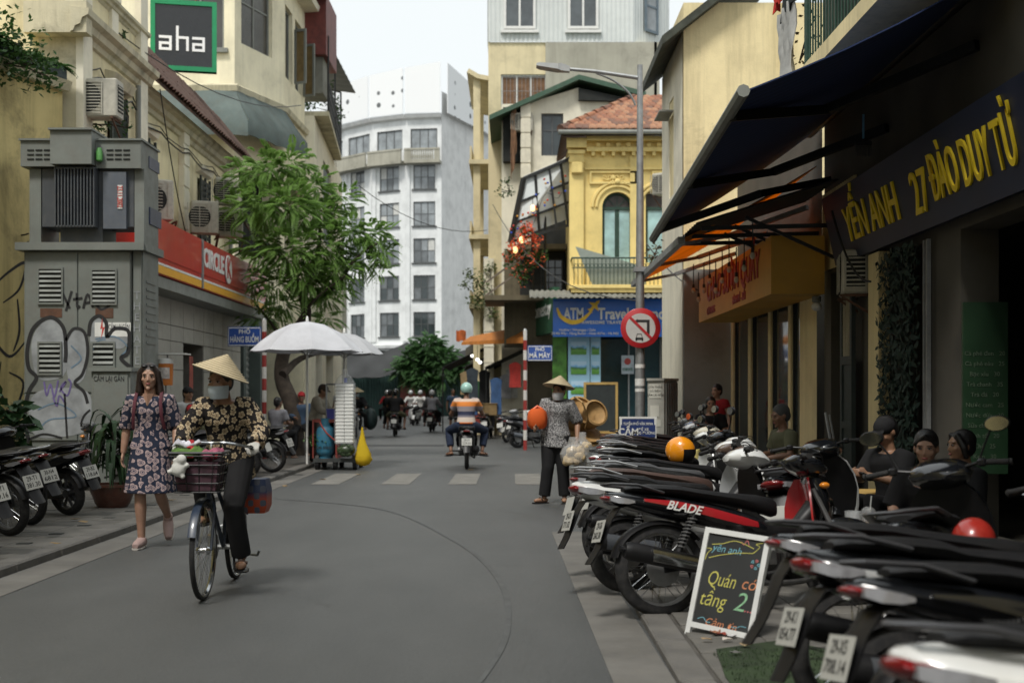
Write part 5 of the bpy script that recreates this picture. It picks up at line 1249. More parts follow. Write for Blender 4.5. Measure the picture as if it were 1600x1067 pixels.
def street_plate(nm, label, c, w, h, l1_, l2_, pole_x, pole_Y, ztop, zbot=0., side=1):
    t = thing(nm, label, 'street sign', (pole_x, pole_Y, 0))
    n = 12; zs = [zbot + (ztop - zbot) * i / n for i in range(n + 1)]
    for i in range(n):
        m = MB(); m.tube([(pole_x,pole_Y,zs[i]),(pole_x,pole_Y,zs[i + 1])],.05,10); part('pole_band',m,mat('band_red',(.27,.025,.02),.5,var=.15,dust=.2) if i % 2 == 0 else mat('band_white',(.6,.58,.54),.5,var=.1,dust=.25),t)
    m = MB(); m.lathe([(.05, 0), (.03, .04)], 10, Tr((pole_x, pole_Y, ztop))); part('cap', m, M_steel, t)
    x0 = pole_x + (.06 if side > 0 else -.06 - w)
    m = MB(); m.box((x0 + w / 2,pole_Y - .02,c),(w,.025,h),None,.01); part('sign_plate',m,mat('enamel_blue',(.02,.07,.3),.35,var=.1,coat=.3),t)
    m = MB(); b = .018
    for a in ((x0 + .015,x0 + w - .015,c + h / 2 - .015 - b,c + h / 2 - .015),(x0 + .015,x0 + w - .015,c - h / 2 + .015,c - h / 2 + .015 + b),(x0 + .015,x0 + .015 + b * .6,c - h / 2 + .015,c + h / 2 - .015),(x0 + w - .015 - b * .6,x0 + w - .015,c - h / 2 + .015,c + h / 2 - .015)): m.bx(a[0],a[1],pole_Y - .036,pole_Y - .0327,a[2],a[3])
    part('border', m, M_wpaint, t)
    text(l1_,h * .3,M_wpaint,t,UPM((x0 + w / 2,pole_Y - .034,c + h * .24),(1,0,0)),ext=.001,weight=.02)
    text(l2_,h * .42,M_wpaint,t,UPM((x0 + w / 2,pole_Y - .034,c - h * .16),(1,0,0)),ext=.001,weight=.02,fit=w * .84)
    return t
YM = 33.0
street_plate('street_name_post','red and white banded post carrying a blue street name plate at the crossing',ZAT(552,YM),.64,.4,'PHỐ','MÃ MÂY',XAT(820.5,YM),YM,ZAT(516,YM))
YB = 27.5
street_plate('street_name_post','red and white banded post with dim blue name plate under the tree',ZAT(526,YB),.72,.42,'PHỐ','HÀNG BUỒM',XAT(413,YB),YB,ZAT(500,YB),side=-1)

# lamp post with the no-left-turn disc
lp = thing('street_lamp','tall grey street lamp with long arm over the crossing','street lamp',(XAT(1002,21),21,0))
px_ = XAT(1000, 21); zt = ZAT(102, 21)
m = MB(); m.tube([(px_,21,0),(px_,21,2.4),(px_,21,zt)],[.085,.075,.045],12); m.lathe([(.14,0),(.14,.05),(.09,.08)],12,Tr((px_,21,.03))); part('pole',m,M_steel,lp)
arm = [P(996, 122, 21), P(930, 112, 21), P(885, 108, 21)]
m = MB(); m.tube(arm,[.035,.032,.03],8); m.tube(curve_pts([P(993,165,21),P(982,145,21),P(958,126,21),P(932,115,21)],5),.018,6); part('arm',m,M_steel,lp)
m = MB(); a, b = P(890, 109, 21), P(838, 103, 21); d = (b - a)
m.loft([[a + d * t + V((0,sy * w_,sz * h_ + o_)) for sy,sz in ((-1,-1),(1,-1),(1,1),(-1,1))] for t,w_,h_,o_ in ((0,.06,.045,0),(.25,.075,.06,.01),(.35,.13,.045,0),(.9,.13,.03,.0),(1,.1,.018,0))]); part('lamp_head',m,mat('lamp_grey',(.4,.41,.4),.45,var=.1),lp)
m = MB(); m.bx(px_ - .1,px_ + .1,20.9,21.1,ZAT(425,21),ZAT(418,21)); m.tube([(px_ - .088,20.95,ZAT(595,21)),(px_ - .088,20.95,ZAT(600,21))],.02) if 0 else None; part('clamp',m,M_steel,lp)
for y,h in ((575,.06),(603,.12),(612,.05)): m = MB(); m.lathe([(.083,0),(.083,h)],12,Tr((px_,21,ZAT(y,21)))); part('sticker',m,mat('sticker_white',(.6,.6,.57),.6,var=.2,vscale=20),lp)
ts = thing('traffic_sign','round red bordered no left turn sign for cars on the lamp post','traffic sign',(px_,20.88,2.4))
cz = ZAT(512.5, 20.88); Mt_ = UPM((XAT(1001, 20.88), 20.88, cz), (1, 0, 0))
m = MB(); m.lathe([(.325,-.012),(.325,.0),(.318,.004)],40,Mt_); part('disc',m,mat('sign_disc_red',(.42,.015,.02),.4,var=.1,coat=.2,dust=.1),ts)
m = MB(); m.lathe([(.24,.005),(.24,.007)],36,Mt_); part('face',m,mat('sign_disc_white',(.5,.49,.46),.5,var=.08,dust=.15),ts)
m = MB(); m.prism([(.165,-.19),(.195,-.16),(-.16,.19),(-.19,.16)],.0125,.0145,Mt_); part('slash',m,mat('sign_disc_red',(.5,.015,.02)),ts)
M_ik = mat('sign_ink', (.015, .015, .015), .6)
m = MB(); m.prism([(.1,-.1),(.145,-.1),(.145,.135),(.1,.135)],.009,.011,Mt_); m.prism([(-.06,.095),(.1,.095),(.1,.135),(-.06,.135)],.009,.011,Mt_); m.prism([(-.1,.115),(-.05,.15),(-.05,.08)],.0095,.0115,Mt_); part('arrow',m,M_ik,ts)
m = MB()
for q in ([(-.085,-.21),(-.085,-.17),(-.06,-.165),(-.06,-.205)],[(.015,-.21),(.015,-.17),(.04,-.165),(.04,-.205)],[(-.085,-.19),(.04,-.19),(.04,-.155),(-.085,-.155)],[(-.075,-.15),(-.06,-.1),(-.052,-.1),(-.066,-.15)],[(.03,-.15),(.015,-.1),(.007,-.1),(.021,-.15)],[(-.06,-.1),(.015,-.1),(.015,-.092),(-.06,-.092)]): m.prism(q,.009,.011,Mt_)
part('car_mark', m, M_ik, ts)
m = MB(); m.bar((px_,20.9,cz - .3),(px_,20.9,cz + .3),.05,.02,(0,1,0)); part('backing',m,M_steel,ts)

# electrical cabinet, meter boxes, striped tarp, floor sign
ec = thing('electrical_cabinet','pale grey power cabinet with printed notices behind the parked motorbikes','cabinet',(2.8,23,0))
x0, x1, x2 = XAT(1012, 22.6), XAT(1036, 22.6), XAT(1062, 22.6)
m = MB(); M_pg = mat('cabinet_pale_grey', (.36, .36, .32), .55, var=.15, vscale=2, dust=.4)
m.loft([[V((x0,22.6,z)),V((x1,22.45,z)),V((x2,22.9,z)),V((x0 + .2,23.2,z))] for z in (.05,ZAT(595,22.6))]); m.loft([[V((x0 - .02,22.57,z)),V((x1,22.42,z)),V((x2 + .02,22.88,z)),V((x0 + .2,23.22,z))] for z in (ZAT(595,22.6) + .002,ZAT(591,22.6))]); part('body',m,M_pg,ec)
Me = face_m((x0, 22.6 - .004, 0), (x1 - x0, -.15, 0), (0, 0, 1))
for a,b,c,d,nm in ((.03,.26,1.35,1.6,'notice'),(.05,.22,1.02,1.22,'notice'),(.02,.25,.85,.97,'notice')):
    m = MB(); m.add([Me @ V(p) for p in ((a,c,0),(b,c,0),(b,d,0),(a,d,0),(a,c,.004),(b,c,.004),(b,d,.004),(a,d,.004))],BOXF); part(nm,m,mat('notice_cream',(.5,.5,.44),.7,var=.1),ec)
for i,s in enumerate(('CẨN THẬN','CÓ ĐIỆN','CẤM LẠI GẦN')): text(s,.05,M_ik,ec,Me @ Tr((.145,1.54 - i * .07,.0055)),ext=.0005,weight=.01)
for i in range(6):
    p,q = V((x1,22.44,0)),V((x2,22.89,0)); t = (i + .5) / 6; c = p + (q - p) * t; m = MB(); m.bar(c + V((.012,-.012,.1)),c + V((.012,-.012,ZAT(598,22.6))),.03,.02,(1,0,0)); part('side_rib',m,M_greyp,ec)
mtb = thing('meter_box','white electricity meter box with four dials on the grey passage wall','meter box',P(1080,575,25.5))
x0, x1 = XAT(1070, 25.5), XAT(1093, 25.5); z0, z1 = ZAT(575, 25.5), ZAT(551, 25.5)
m = MB(); m.box(((x0 + x1) / 2,25.5,(z0 + z1) / 2),(x1 - x0,.15,z1 - z0),None,.015); part('box',m,mat('meter_white',(.55,.55,.5),.5,dust=.3),mtb)
for a in (.28, .72):
    for b in (.25,.72): m = MB(); m.bx(x0 + (x1 - x0) * a - .035,x0 + (x1 - x0) * a + .035,25.415,25.424,z0 + (z1 - z0) * b - .035,z0 + (z1 - z0) * b + .035); part('dial',m,M_ik,mtb)
mb2 = thing('meter_box','lower pale box with paper label over the striped bag','meter box',P(1077,594,25.2))
x0, x1 = XAT(1060, 25.2), XAT(1094, 25.2); z0, z1 = ZAT(593, 25.2), ZAT(576, 25.2)
m = MB(); m.box(((x0 + x1) / 2,25.2,(z0 + z1) / 2),(x1 - x0,.3,z1 - z0),None,.02); part('box',m,M_pg,mb2)
m = MB(); m.bx(x0 + .13, x1 - .12, 25.04, 25.049, z0 + .04, z1 - .03); part('paper_label', m, M_wpaint, mb2)
def tarp_mat():
    t = NT('striped_bag'); gz = t.n('SeparateXYZ'); t.l(t.co(),gz.inputs[0]); s = t.math('SINE',t.math('ADD',t.math('MULTIPLY',gz.outputs[2],30),t.math('MULTIPLY',gz.outputs[0],4)))
    t.set(Base_Color=t.ramp(s,[(.55,(.55,.5,.48)),(.7,(.1,.22,.4))]),Roughness=.5); t.bump(t.noise(5),.6,.05); return t.m
m = MB(); x0, x1 = XAT(1064, 24.6), XAT(1093, 24.6); zt = ZAT(593, 24.6)
m.loft([[V(((x0 + x1) / 2 + (x1 - x0) / 2 * k * a,24.7 + .2 * k * b,z)) for a,b in ((-1,-.9),(0,-1.1),(1,-.9),(1.05,0),(1,1),(-1,1),(-1.05,0))] for z,k in ((.05,.95),(.3,1.03),(.8,.97),(1.2,1.02),(zt,.96))]); o = m.build('striped_bag',tarp_mat()); tag(o,'tall blue and white striped woven bag wrapped round a meter stand','bag')
fs_ = thing('floor_sign','navy no-parking notice board with white lettering among the motorbikes','sign',P(997,670,17.6))
M = UPM(P(970, 683, 17.5), (1, 0, 0)); w, h = 54 / FPX * 17.5, 29 / FPX * 17.5
m = MB(); m.add([M @ V(p) for p in ((0,0,-.02),(w,0,-.02),(w,h,-.02),(0,h,-.02),(0,0,0),(w,0,0),(w,h,0),(0,h,0))],BOXF); part('board',m,mat('navy_board',(.012,.03,.13),.5,dust=.1),fs_)
m = MB()
for a, b in ((0, 0), (w, 0)): m.bar(M @ V((a, -.82, -.05)), M @ V((a, h, -.012)), .03, .03)
m.bar(M @ V((-.02,h + .012,-.01)),M @ V((w + .02,h + .012,-.01)),.02,.03); part('stand',m,M_wpaint,fs_)
text('TUYẾN PHỐ VĂN MINH',.05,M_wpaint,fs_,M @ Tr((w / 2,h * .72,.002)),ext=.0005,weight=.012,fit=w * .85)
text('CẤM', .13, M_wpaint, fs_, M @ Tr((w * .22, h * .28, .002)), ext=.0005, weight=.02)
text('ĐỂ XE\nLÒNG ĐƯỜNG', .05, M_wpaint, fs_, M @ Tr((w * .66, h * .32, .002)), ext=.0005, weight=.012)
m = MB(); p = XAT(1083, 25.8)
wires = [([P(1200, 420, 17), P(1060, 470, 25)], 'wall')]
# ------------------------------------------------------------------ chalk board
cb = thing('chalk_board','white framed blackboard with chalk lettering standing beside the nearest motorbikes','chalk board',(1.2,7.1,0))
cA, cB = P(1069, 990, 7.2), V((1.86, 6.95, .055)); cA.z = .0
tl, tr_ = P(1096, 822, 7.32), P(1197, 838, 7.05)
rdir = (tr_ - tl); w = rdir.length; u = (tl - cA); hgt = u.length + .0
M = face_m(cA, rdir, u)
M_fr = mat('frame_white',(.62,.63,.62),.45,var=.08,dust=.12); M_bd = mat('blackboard',(.02,.022,.023),.7,var=.4,vscale=2.5)
def slab(mb,M,a,b,c,d,z0,z1): return mb.add([M @ V(p) for p in ((a,c,z0),(b,c,z0),(b,d,z0),(a,d,z0),(a,c,z1),(b,c,z1),(b,d,z1),(a,d,z1))],BOXF)
sk = rdir.normalized().dot(u.normalized())
fw = .03
for a,b,c,d in ((0,fw,0,hgt),(w - fw,w,0,hgt),(fw,w - fw,hgt - fw,hgt),(fw,w - fw,.085,.085 + fw)): part('frame',slab(MB(),M,a,b,c,d,-.012,.012),M_fr,cb)
for a in (0,w - fw): part('foot',slab(MB(),M,a - .002,a + fw + .002,-.012,.03,-.014,.014),M_black,cb)
part('board', slab(MB(), M, fw, w - fw, .085 + fw, hgt - fw, -.006, .002), M_bd, cb)
Mb = M @ Ro(0, 4, 'X')
for a in (.01,w - fw + .01): m = MB(); m.bar(M @ V((a + .01,hgt - .04,-.02)),V((M @ V((a,0,0))) + V((.09,.42,0))),.025,.018); part('back_leg',m,M_fr,cb)
chy,chg,cho,chb,chr_ = [mat('chalk_' + n_,c,.9,var=.25,vscale=30) for n_,c in (('yellow',(.45,.42,.1)),('green',(.22,.42,.25)),('orange',(.5,.2,.1)),('blue',(.15,.35,.42)),('red',(.45,.14,.14)))]
def chalk(s,size,m_,x,y,**kw): return text(s,size,m_,cb,M @ Tr((w * x,hgt * y,.0032)),ext=.0003,shear=.25,weight=-.004,name='chalk_lettering',**kw)
chalk('Quán',.115,chy,.4,.57,fit=w * .42); chalk('có',.095,cho,.8,.575); chalk('tầng',.115,chy,.33,.39,fit=w * .4); chalk('2',.15,chg,.72,.41); chalk('...',.08,chr_,.86,.38); chalk('yên anh',.06,chb,.38,.835); chalk('Cảm ơn',.06,cho,.5,.2)
m = MB()
B = lambda l: [(x * w, y * hgt) for x, y in l]
def chs(pl,m_,wd=.004): mb = MB(); stroke(mb,[tuple(p) for p in curve_pts(B(pl),5)],wd,M,.0032,th=.0005); part('chalk_line',mb,m_,cb,0)
chs([(.13,.74),(.3,.78),(.55,.82),(.78,.84)],chy); chs([(.14,.86),(.3,.88),(.5,.92),(.78,.88)],chy); chs([(.08,.72),(.1,.78),(.15,.82),(.07,.82)],chy); chs([(.78,.84),(.86,.9),(.8,.92),(.9,.94)],chy)
chs([(.14,.21),(.22,.23),(.28,.2),(.34,.2)],chb); chs([(.66,.2),(.74,.2),(.8,.22),(.88,.22)],chb); chs([(.58,.92),(.62,.9),(.66,.94),(.7,.9)],chr_)
for i in range(5): a = i * 1.256; chs([(.84 + .03 * cos(a),.75 + .02 * sin(a)),(.84 + .065 * cos(a + .3),.75 + .04 * sin(a + .3)),(.84 + .065 * cos(a - .3),.75 + .04 * sin(a - .3)),(.84 + .03 * cos(a),.75 + .02 * sin(a))],chr_ if i % 2 else chb)

# ------------------------------------------------------------------ drink cart under the umbrella
def umbrella(label, top, r, drop, zfoot, m_, seed):
    t = thing('market_umbrella', label, 'umbrella', (top.x, top.y, zfoot), 0, 'street umbrellas by the tree')
    n = 8; rows = []
    for i, s in enumerate((0.0, .3, .58, .82, 1.0)):
        z = -drop * (s ** 1.9); row = []
        for k in range(n * 3):
            a = 2 * pi * k / (n * 3) + seed; sag = 1 - .045 * s * (1 if k % 3 else 0)
            row.append(top + V((cos(a) * r * max(s,.004) * sag,sin(a) * r * max(s,.004) * sag,z - (.02 if k % 3 else 0) * s)))
        rows.append(row)
    m = MB()
    for g_ in range(n):                                              # one panel between each pair of ribs
        mb = MB(); mb.sheet([[row[(g_ * 3 + j) % (n * 3)] for j in range(4)] for row in rows],.006); mb.build('canopy_panel',m_,t,world=True)
    mb = MB(); mb.tube([top - V((0,0,.02)),V((top.x,top.y,zfoot))],.022,8); mb.lathe([(.03,0),(.02,.08),(.004,.1)],8,Tr(top)); mb.build('pole',M_wpaint,t,world=True)
    for k in range(n):
        mb = MB(); mb.tube([row[k * 3] - V((0,0,.025)) for row in rows],.007,4); mb.build('rib',M_steel,t,world=True)
        mb = MB(); mb.tube([rows[2][k * 3] - V((0,0,.03)),top - V((0,0,drop + .1))],.006,4); mb.build('strut',M_steel,t,world=True)
    return t
M_umb = trans('umbrella_silver_cloth', (.62, .63, .66), .25)
M_umb2 = trans('umbrella_grey_cloth', (.5, .51, .53), .25)
CY = 24.0
umbrella('large silver grey umbrella over the drink cart', P(480, 502, 24.2), 1.06, .56, .1, M_umb, .25)
umbrella('second grey umbrella tucked behind the large silver one',P(538,520,25.8),.78,.42,.1,M_umb2,.1)
ct = thing('food_cart','low dark food cart on small wheels under the silver umbrella','cart',(XAT(520,CY),CY,0))
cx = lambda x: XAT(x, CY); cz = lambda y: ZAT(y, CY)
M_cart = mat('cart_metal', (.05, .055, .055), .5, .4, var=.3, dust=.3)
m = MB(); m.bx(cx(490), cx(556), CY - .05, CY + 1.2, cz(722), cz(716)); part('deck', m, M_cart, ct)
m = MB(); m.bx(cx(488),cx(525),CY + .05,CY + .9,cz(660),cz(655)); m.bx(cx(524),cx(527),CY,CY + .9,cz(716),cz(655)); m.bx(cx(488),cx(490),CY,CY + .9,cz(716),cz(655)); part('worktop',m,mat('red_worktop',(.2,.03,.02),.5,dust=.3),ct)
for x in (495, 523, 554):
    for y in (CY + .1, CY + 1.0):
        m = MB(); Mw = face_m((cx(x),y,.14),(0,1,0),(0,0,1)); m.lathe([(.05,-.04),(.14,-.035),(.14,.035),(.05,.04)],16,Mw); part('wheel',m,mat('rubber_black',(.014,.014,.015),.8,var=.3,dust=.4),ct)
        m = MB(); m.bar((cx(x),y - .0,.14),(cx(x),y,cz(722)),.1,.03,(0,1,0)); part('caster_fork',m,M_steel,ct)
m = MB()
for x, y0 in ((556, 652), (548, 600)): m.tube([(cx(x), CY + .3, cz(720)), (cx(x), CY + .3, cz(y0))], .02, 6)
m.tube([(cx(556),CY + .3,cz(655)),(cx(562),CY - .1,cz(655))],.018,6); m.tube([(cx(504),CY + .5,cz(720)),(cx(504),CY + .5,cz(600))],.018,6); m.tube([(cx(504),CY + .5,cz(600)),(cx(548),CY + .3,cz(600))],.018,6)
part('frame', m, M_steel, ct)
def gas(label, x, y, sc=1.):
    t = thing('gas_cylinder',label,'gas cylinder',(x,y,cz(716)),0,'blue gas cylinders on the cart'); M_g = mat('cylinder_blue',(.03,.16,.25),.4,var=.2,dust=.3)
    m = MB(); m.lathe([(.12,.0),(.12,.05),(.15,.07),(.17,.13),(.17,.5),(.15,.57),(.08,.62),(.035,.63)],20,Matrix.Scale(sc,4)); m.build('tank',M_g,t)
    m = MB(); m.lathe([(.1,.6),(.1,.75),(.092,.75),(.092,.6)],14,Matrix.Scale(sc,4),a0=.5,a1=5.8); m.build('collar',M_g,t)
    m = MB(); m.tube([(0,0,.62 * sc),(0,0,.7 * sc)],.02,8); m.tube([(0,0,.68 * sc),(.05,0,.68 * sc)],.012,6); m.build('valve',M_steel,t)
    me = text_mesh('GIA ĐÌNH',.07,M_ik,ext=.001,weight=.01); link('lettering',me,t,UPM((0,-.172 * sc,.2),(1,0,0)))
gas('blue gas cylinder with red hose on the cart deck', cx(507), CY + .12)
gas('second blue gas cylinder behind the first', cx(515), CY + .55, 1.1)
m = MB(); m.tube(curve_pts([P(507,668,CY + .1),P(500,660,CY),P(510,676,CY - .05),P(526,690,CY - .02)],6),.014,6); o = m.build('gas_hose',mat('hose_red',(.3,.04,.025),.6)); tag(o,'thin red gas hose curling from the blue cylinder','hose')
bb_ = thing('plastic_basket','blue violet plastic basket on the cart top','basket',(cx(516),CY + .3,cz(655)))
m = MB(); m.loft([[V((cx(516) + a * k,CY + .3 + b * k,z)) for a,b in ((-1,-.7),(1,-.7),(1,.7),(-1,.7))] for z,k in ((cz(655),.085),(cz(640),.105),(cz(639),.112))]); part('body',m,mat('basket_blue',(.07,.08,.35),.5,var=.15),bb_)
sb = thing('box_stack','tall stack of white foam lunch boxes in a clear bag on the cart','box stack',(cx(540),CY - .1,cz(692)))
z0,z1 = cz(692),cz(600); nb = 17; hh = (z1 - z0) / nb; M_foam = mat('white_foam',(.7,.7,.66),.8,var=.05)
fme = None
for i in range(nb):
    for s in (0, 1):
        z = z0 + hh * i; x = cx(533) + s * .165
        m = MB(); m.loft([[V((x + a * k,CY - .1 + b * k * 1.1,zz)) for a,b in ((-1,-1),(1,-1),(1,1),(-1,1))] for zz,k in ((z + .004,.07),(z + hh * .45,.081),(z + hh * .55,.081),(z + hh - .004,.072))]); part('foam_box',m,M_foam,sb)
m = MB(); rows = [[V((cx(540) + cos(a) * .19 * k + .006 * sin(a * 5 + z * 9),CY - .1 + sin(a) * .13 * k,z)) for a in (2 * pi * j / 20 for j in range(20))] for z,k in ((z0 - .05,.7),(z0,1.05),(z0 + .5,1.08),(z1,1.04),(z1 + .12,.7),(z1 + .2,.25),(z1 + .28,.3))]
m.loft(rows, True); part('clear_bag', m, clear('clear_plastic', (.9, .92, .92), .18, .15), sb)
m = MB(); m.tube([P(540,598,CY - .1),P(540,590,CY - .1)],.03,8); part('tie',m,mat('tie_blue',(.03,.06,.3),.5),sb)
m = MB(); c = P(541, 703, CY - .1)
m.ell(c, (.17, .15, .12), nu=14, nv=8); 
for i in range(14): a = ru(0, 6.28); m.ell(c + V((cos(a) * .12, -.08, sin(a) * .08)), .05, nu=7, nv=5)
o = m.build('vegetable_bag',mat('dark_leaf_bag',(.03,.05,.02),.35,var=.6,vscale=14,bump=.5,bscale=30)); tag(o,'clear bag of dark green vegetables under the foam box stack','bag')
yb2 = thing('yellow_bag','yellow plastic bag of fruit hanging from the cart handle','bag',P(567,724,CY - .1))
m = MB(); pc = [(667,.012,0),(676,.03,.0),(688,.06,.0),(700,.1,.01),(709,.14,.02),(717,.155,.02),(724,.12,.02),(727,.05,.02)]
rows = [[V((cx(567) + dx + cos(a) * r * (1 + .13 * sin(a * 5 + y * .3)),CY - .1 + sin(a) * r * .8,cz(y))) for a in (2 * pi * j / 18 for j in range(18))] for y,r,dx in pc]
m.loft(rows); part('bag', m, trans('yellow_plastic', (.75, .55, .02), .4), yb2)
for i in range(9): m = MB(); m.ell((cx(567) + ru(-.07,.08),CY - .1 + ru(-.06,.04),cz(718) + ru(-.04,.06)),.045,nu=9,nv=6); part('orange_fruit',m,mat('fruit_orange',(.6,.2,.02),.5),yb2)
# grasses and crates on the cart's far end
m = MB()
for i in range(300):
    p = V((cx(497) + rnd.gauss(0,.1),CY + .15 + rnd.gauss(0,.1),cz(700) + rnd.random() * .25)); d = V((ru(-1,1),ru(-1,1),ru(0,1))).normalized() * .07; q = V((d.y,-d.x,0)) * .3; m.add([p,p + d * .5 + q,p + d,p + d * .5 - q],[(0,1,2,3)])
o = m.build('herbs',mat('herb_green',(.06,.14,.03),.6,var=.4,vscale=10),None,0); tag(o,'bundle of fresh green herbs on the cart deck beside the gas cylinder','herbs')
# orange drink tank by the shop
dt = thing('drink_tank','orange juice tank with printed label on a glass stand at the shop front','drink tank',P(258,640,19.5))
c = P(259, 602, 19.5)
m = MB(); m.lathe([(.1,0),(.105,.02),(.115,.33),(.118,.34),(.118,.37),(.1,.38)],18,Tr(c)); part('tank',m,mat('juice_orange',(.6,.2,.05),.2,var=.1),dt)
m = MB(); m.lathe([(.12, .33), (.12, .4), (.1, .41)], 18, Tr(c)); part('lid', m, M_wpaint, dt)
m = MB(); m.lathe([(.119,.1),(.119,.27)],10,Tr(c),False,-2.3,-.8); part('paper_label',m,mat('label_print',(.5,.45,.42),.5,var=.6,vscale=12),dt)
m = MB(); m.bx(c.x - .2,c.x + .32,19.4,19.75,ZAT(554,19.5),ZAT(552,19.5)); part('top_plate',m,M_wpaint,dt)
m = MB(); m.tube([c,V((c.x,c.y,.05))],.015,6); m.tube([c + V((0,.1,.4)),V((c.x,c.y + .1,ZAT(552,19.5)))],.012,6); part('stand',m,M_steel,dt)
# ------------------------------------------------------------------ motorbikes; local frame: nose +x, left +y, ground z = 0
def ring(x, zt, zb, w, wt=.75, wb=.7, n=14, cy=0.):
    """rounded body section across the bike"""
    zc, h = (zt + zb) / 2, (zt - zb) / 2; out = []
    for k in range(n):
        a = 2 * pi * k / n; c, s = cos(a), sin(a)
        c = copysign(abs(c) ** .7, c); s = copysign(abs(s) ** .7, s)
        ww = w * (1 + (wt - 1) * max(0, s) ** 1.5 + (wb - 1) * max(0, -s) ** 1.5)
        out.append(V((x, cy + c * ww, zc + s * h)))
    return out
def zring(z, x0, x1, w, n=14, k=.7):
    xc, h = (x0 + x1) / 2, (x1 - x0) / 2; out = []
    for i in range(n):
        a = 2 * pi * i / n; c, s = cos(a), sin(a)
        out.append(V((xc + copysign(abs(s) ** k, s) * h, copysign(abs(c) ** k, c) * w, z)))
    return out
M_tyre = mat('tyre_rubber', (.01, .01, .011), .85, var=.3, dust=.2, vscale=9)
M_blk = mat('black_plastic', (.009, .009, .01), .42, var=.2, spec=.3, dust=.04, vscale=4)
M_blkg = mat('black_gloss_paint', (.008, .009, .011), .16, var=.15, coat=.6, dust=.04, vscale=3)
M_seat = mat('seat_vinyl', (.01, .01, .011), .5, var=.25, bump=.25, bscale=220, spec=.3, dust=.03)
M_seatb = mat('brown_seat_vinyl', (.06, .035, .028), .5, var=.2, bump=.2, bscale=200, dust=.15)
M_seatg = mat('grey_seat_vinyl', (.06, .062, .066), .5, var=.2, bump=.2, bscale=200, dust=.15)
M_chr = mat('chrome', (.55, .56, .57), .15, 1., var=.1, dust=.25)
M_alu = mat('cast_aluminium', (.26, .26, .26), .45, .7, var=.25, dust=.3)
M_engine = mat('engine_dark', (.05, .05, .05), .5, .5, var=.35, dust=.4)
M_redl = mat('tail_lens_red', (.16, .008, .009), .12, coat=.6, var=.15)
M_clr = mat('clear_lens', (.2, .2, .21), .12, coat=.6, var=.2, vscale=14)
M_org = mat('indicator_amber', (.6, .2, .02), .15, coat=.5)
M_mir = mat('mirror_glass', (.9, .92, .93), .03, 1., var=.02)
M_plate = mat('number_plate_white', (.42, .42, .39), .45, var=.08, dust=.2)
PAINT = {k: mat('paint_' + k,c,.2,coat=.6,var=.08,dust=.08,vscale=3) for k,c in dict(white=(.62,.63,.62),silver=(.33,.34,.35),red=(.33,.015,.02),brown=(.085,.055,.042),blue=(.02,.05,.12),grey=(.1,.105,.11),cream=(.5,.47,.38),teal=(.03,.1,.12),maroon=(.1,.015,.02)).items()}
PAINT['black'] = M_blkg
def wheel(par, x, r, wd, spoked, name='wheel'):
    m0 = face_m((x, 0, r), (1, 0, 0), (0, 0, 1))          # z of the lathe = -y
    mb = MB(); ri = r - wd * .78
    mb.lathe([(ri + .012,-wd * .33),(ri - .012,-wd * .27),(ri - .016,0),(ri - .012,wd * .27),(ri + .012,wd * .33)],28,m0,False)
    mb.lathe([(.045, -.05), (.05, -.04), (.05, .04), (.045, .05)], 12, m0)
    if not spoked:
        for k in range(5):
            a = 2 * pi * k / 5 + .3
            for s in (-1, 1):
                p = V((x + .04 * cos(a),s * .03,r + .04 * sin(a))); b = a + s * .16; q = V((x + ri * cos(b),s * .012,r + ri * sin(b))); mb.bar(p,q,.028,.018,(0,1,0))
    w = mb.build(name, M_alu if spoked else mat('alloy_rim', (.12, .12, .125), .35, .7, dust=.3), par)
    t = MB(); prof = []
    for k in range(11): a = pi * k / 10; prof.append((ri + wd * .78 * sin(a) ** .8, -wd / 2 * cos(a)))
    t.lathe(prof, 32, m0, False); t.build('tyre', M_tyre, w)
    if spoked:
        s_ = MB()
        for k in range(32):
            a = 2 * pi * k / 32; b = a + (.5 if k % 4 < 2 else -.5); sd = -1 if k % 2 else 1
            s_.tube([(x + .048 * cos(a),sd * .03,r + .048 * sin(a)),(x + ri * cos(b),0,r + ri * sin(b))],.0022,4,False)
        s_.build('spoke', M_chr, w)
    d = MB(); d.lathe([(.09,-.005),(.105,-.003),(.105,.003),(.09,.005)],20,face_m((x,-.06,r),(1,0,0),(0,0,1))); d.build('brake_disc',M_alu,w)
    return w
def helix(a, b, r, turns, th, mb):
    a,b = V(a),V(b); d = b - a; u = d.normalized().orthogonal().normalized(); w = d.normalized().cross(u); N = turns * 8
    return mb.tube([a + d * (i / N) + (u * cos(2 * pi * i / 8) + w * sin(2 * pi * i / 8)) * r for i in range(N + 1)],th,5)
def cables(par, hx, hz, nx, nz):
    for k, (s, q) in enumerate(((-1, .2), (-1, .17), (1, .2), (1, .16))):
        mb = MB(); mb.tube(curve_pts([(hx,s * q,hz + .01),(hx + .1,s * (q - .02),hz + .04 - .02 * (k % 2)),(nx + .02,s * .1,hz - .02),(nx - .02,s * .05,nz)],4),.004,4); mb.build('control_cable',M_black,par)
def mirrors(par, hx, hz, hw, m_stalk=None):
    for s in (-1, 1):
        mb = MB(); b = V((hx + .02,s * hw,hz)); e = b + V((-.02,s * .09,.2)); mb.tube([b,b + V((.01,s * .04,.1)),e],.006,6); 
        mb.ell(e + V((.012, s * .03, .02)), (.022, .066, .048), nu=12, nv=8)
        o = mb.build('mirror', m_stalk or M_blk, par)
        g_ = MB(); g_.lathe([(.058,0),(.058,.003)],16,Tr(e + V((-.0115,s * .03,.02))) @ Ro(-pi / 2,4,'Y') @ Matrix.Diagonal((.72,1,1,1))); g_.build('mirror_face',M_mir,o)
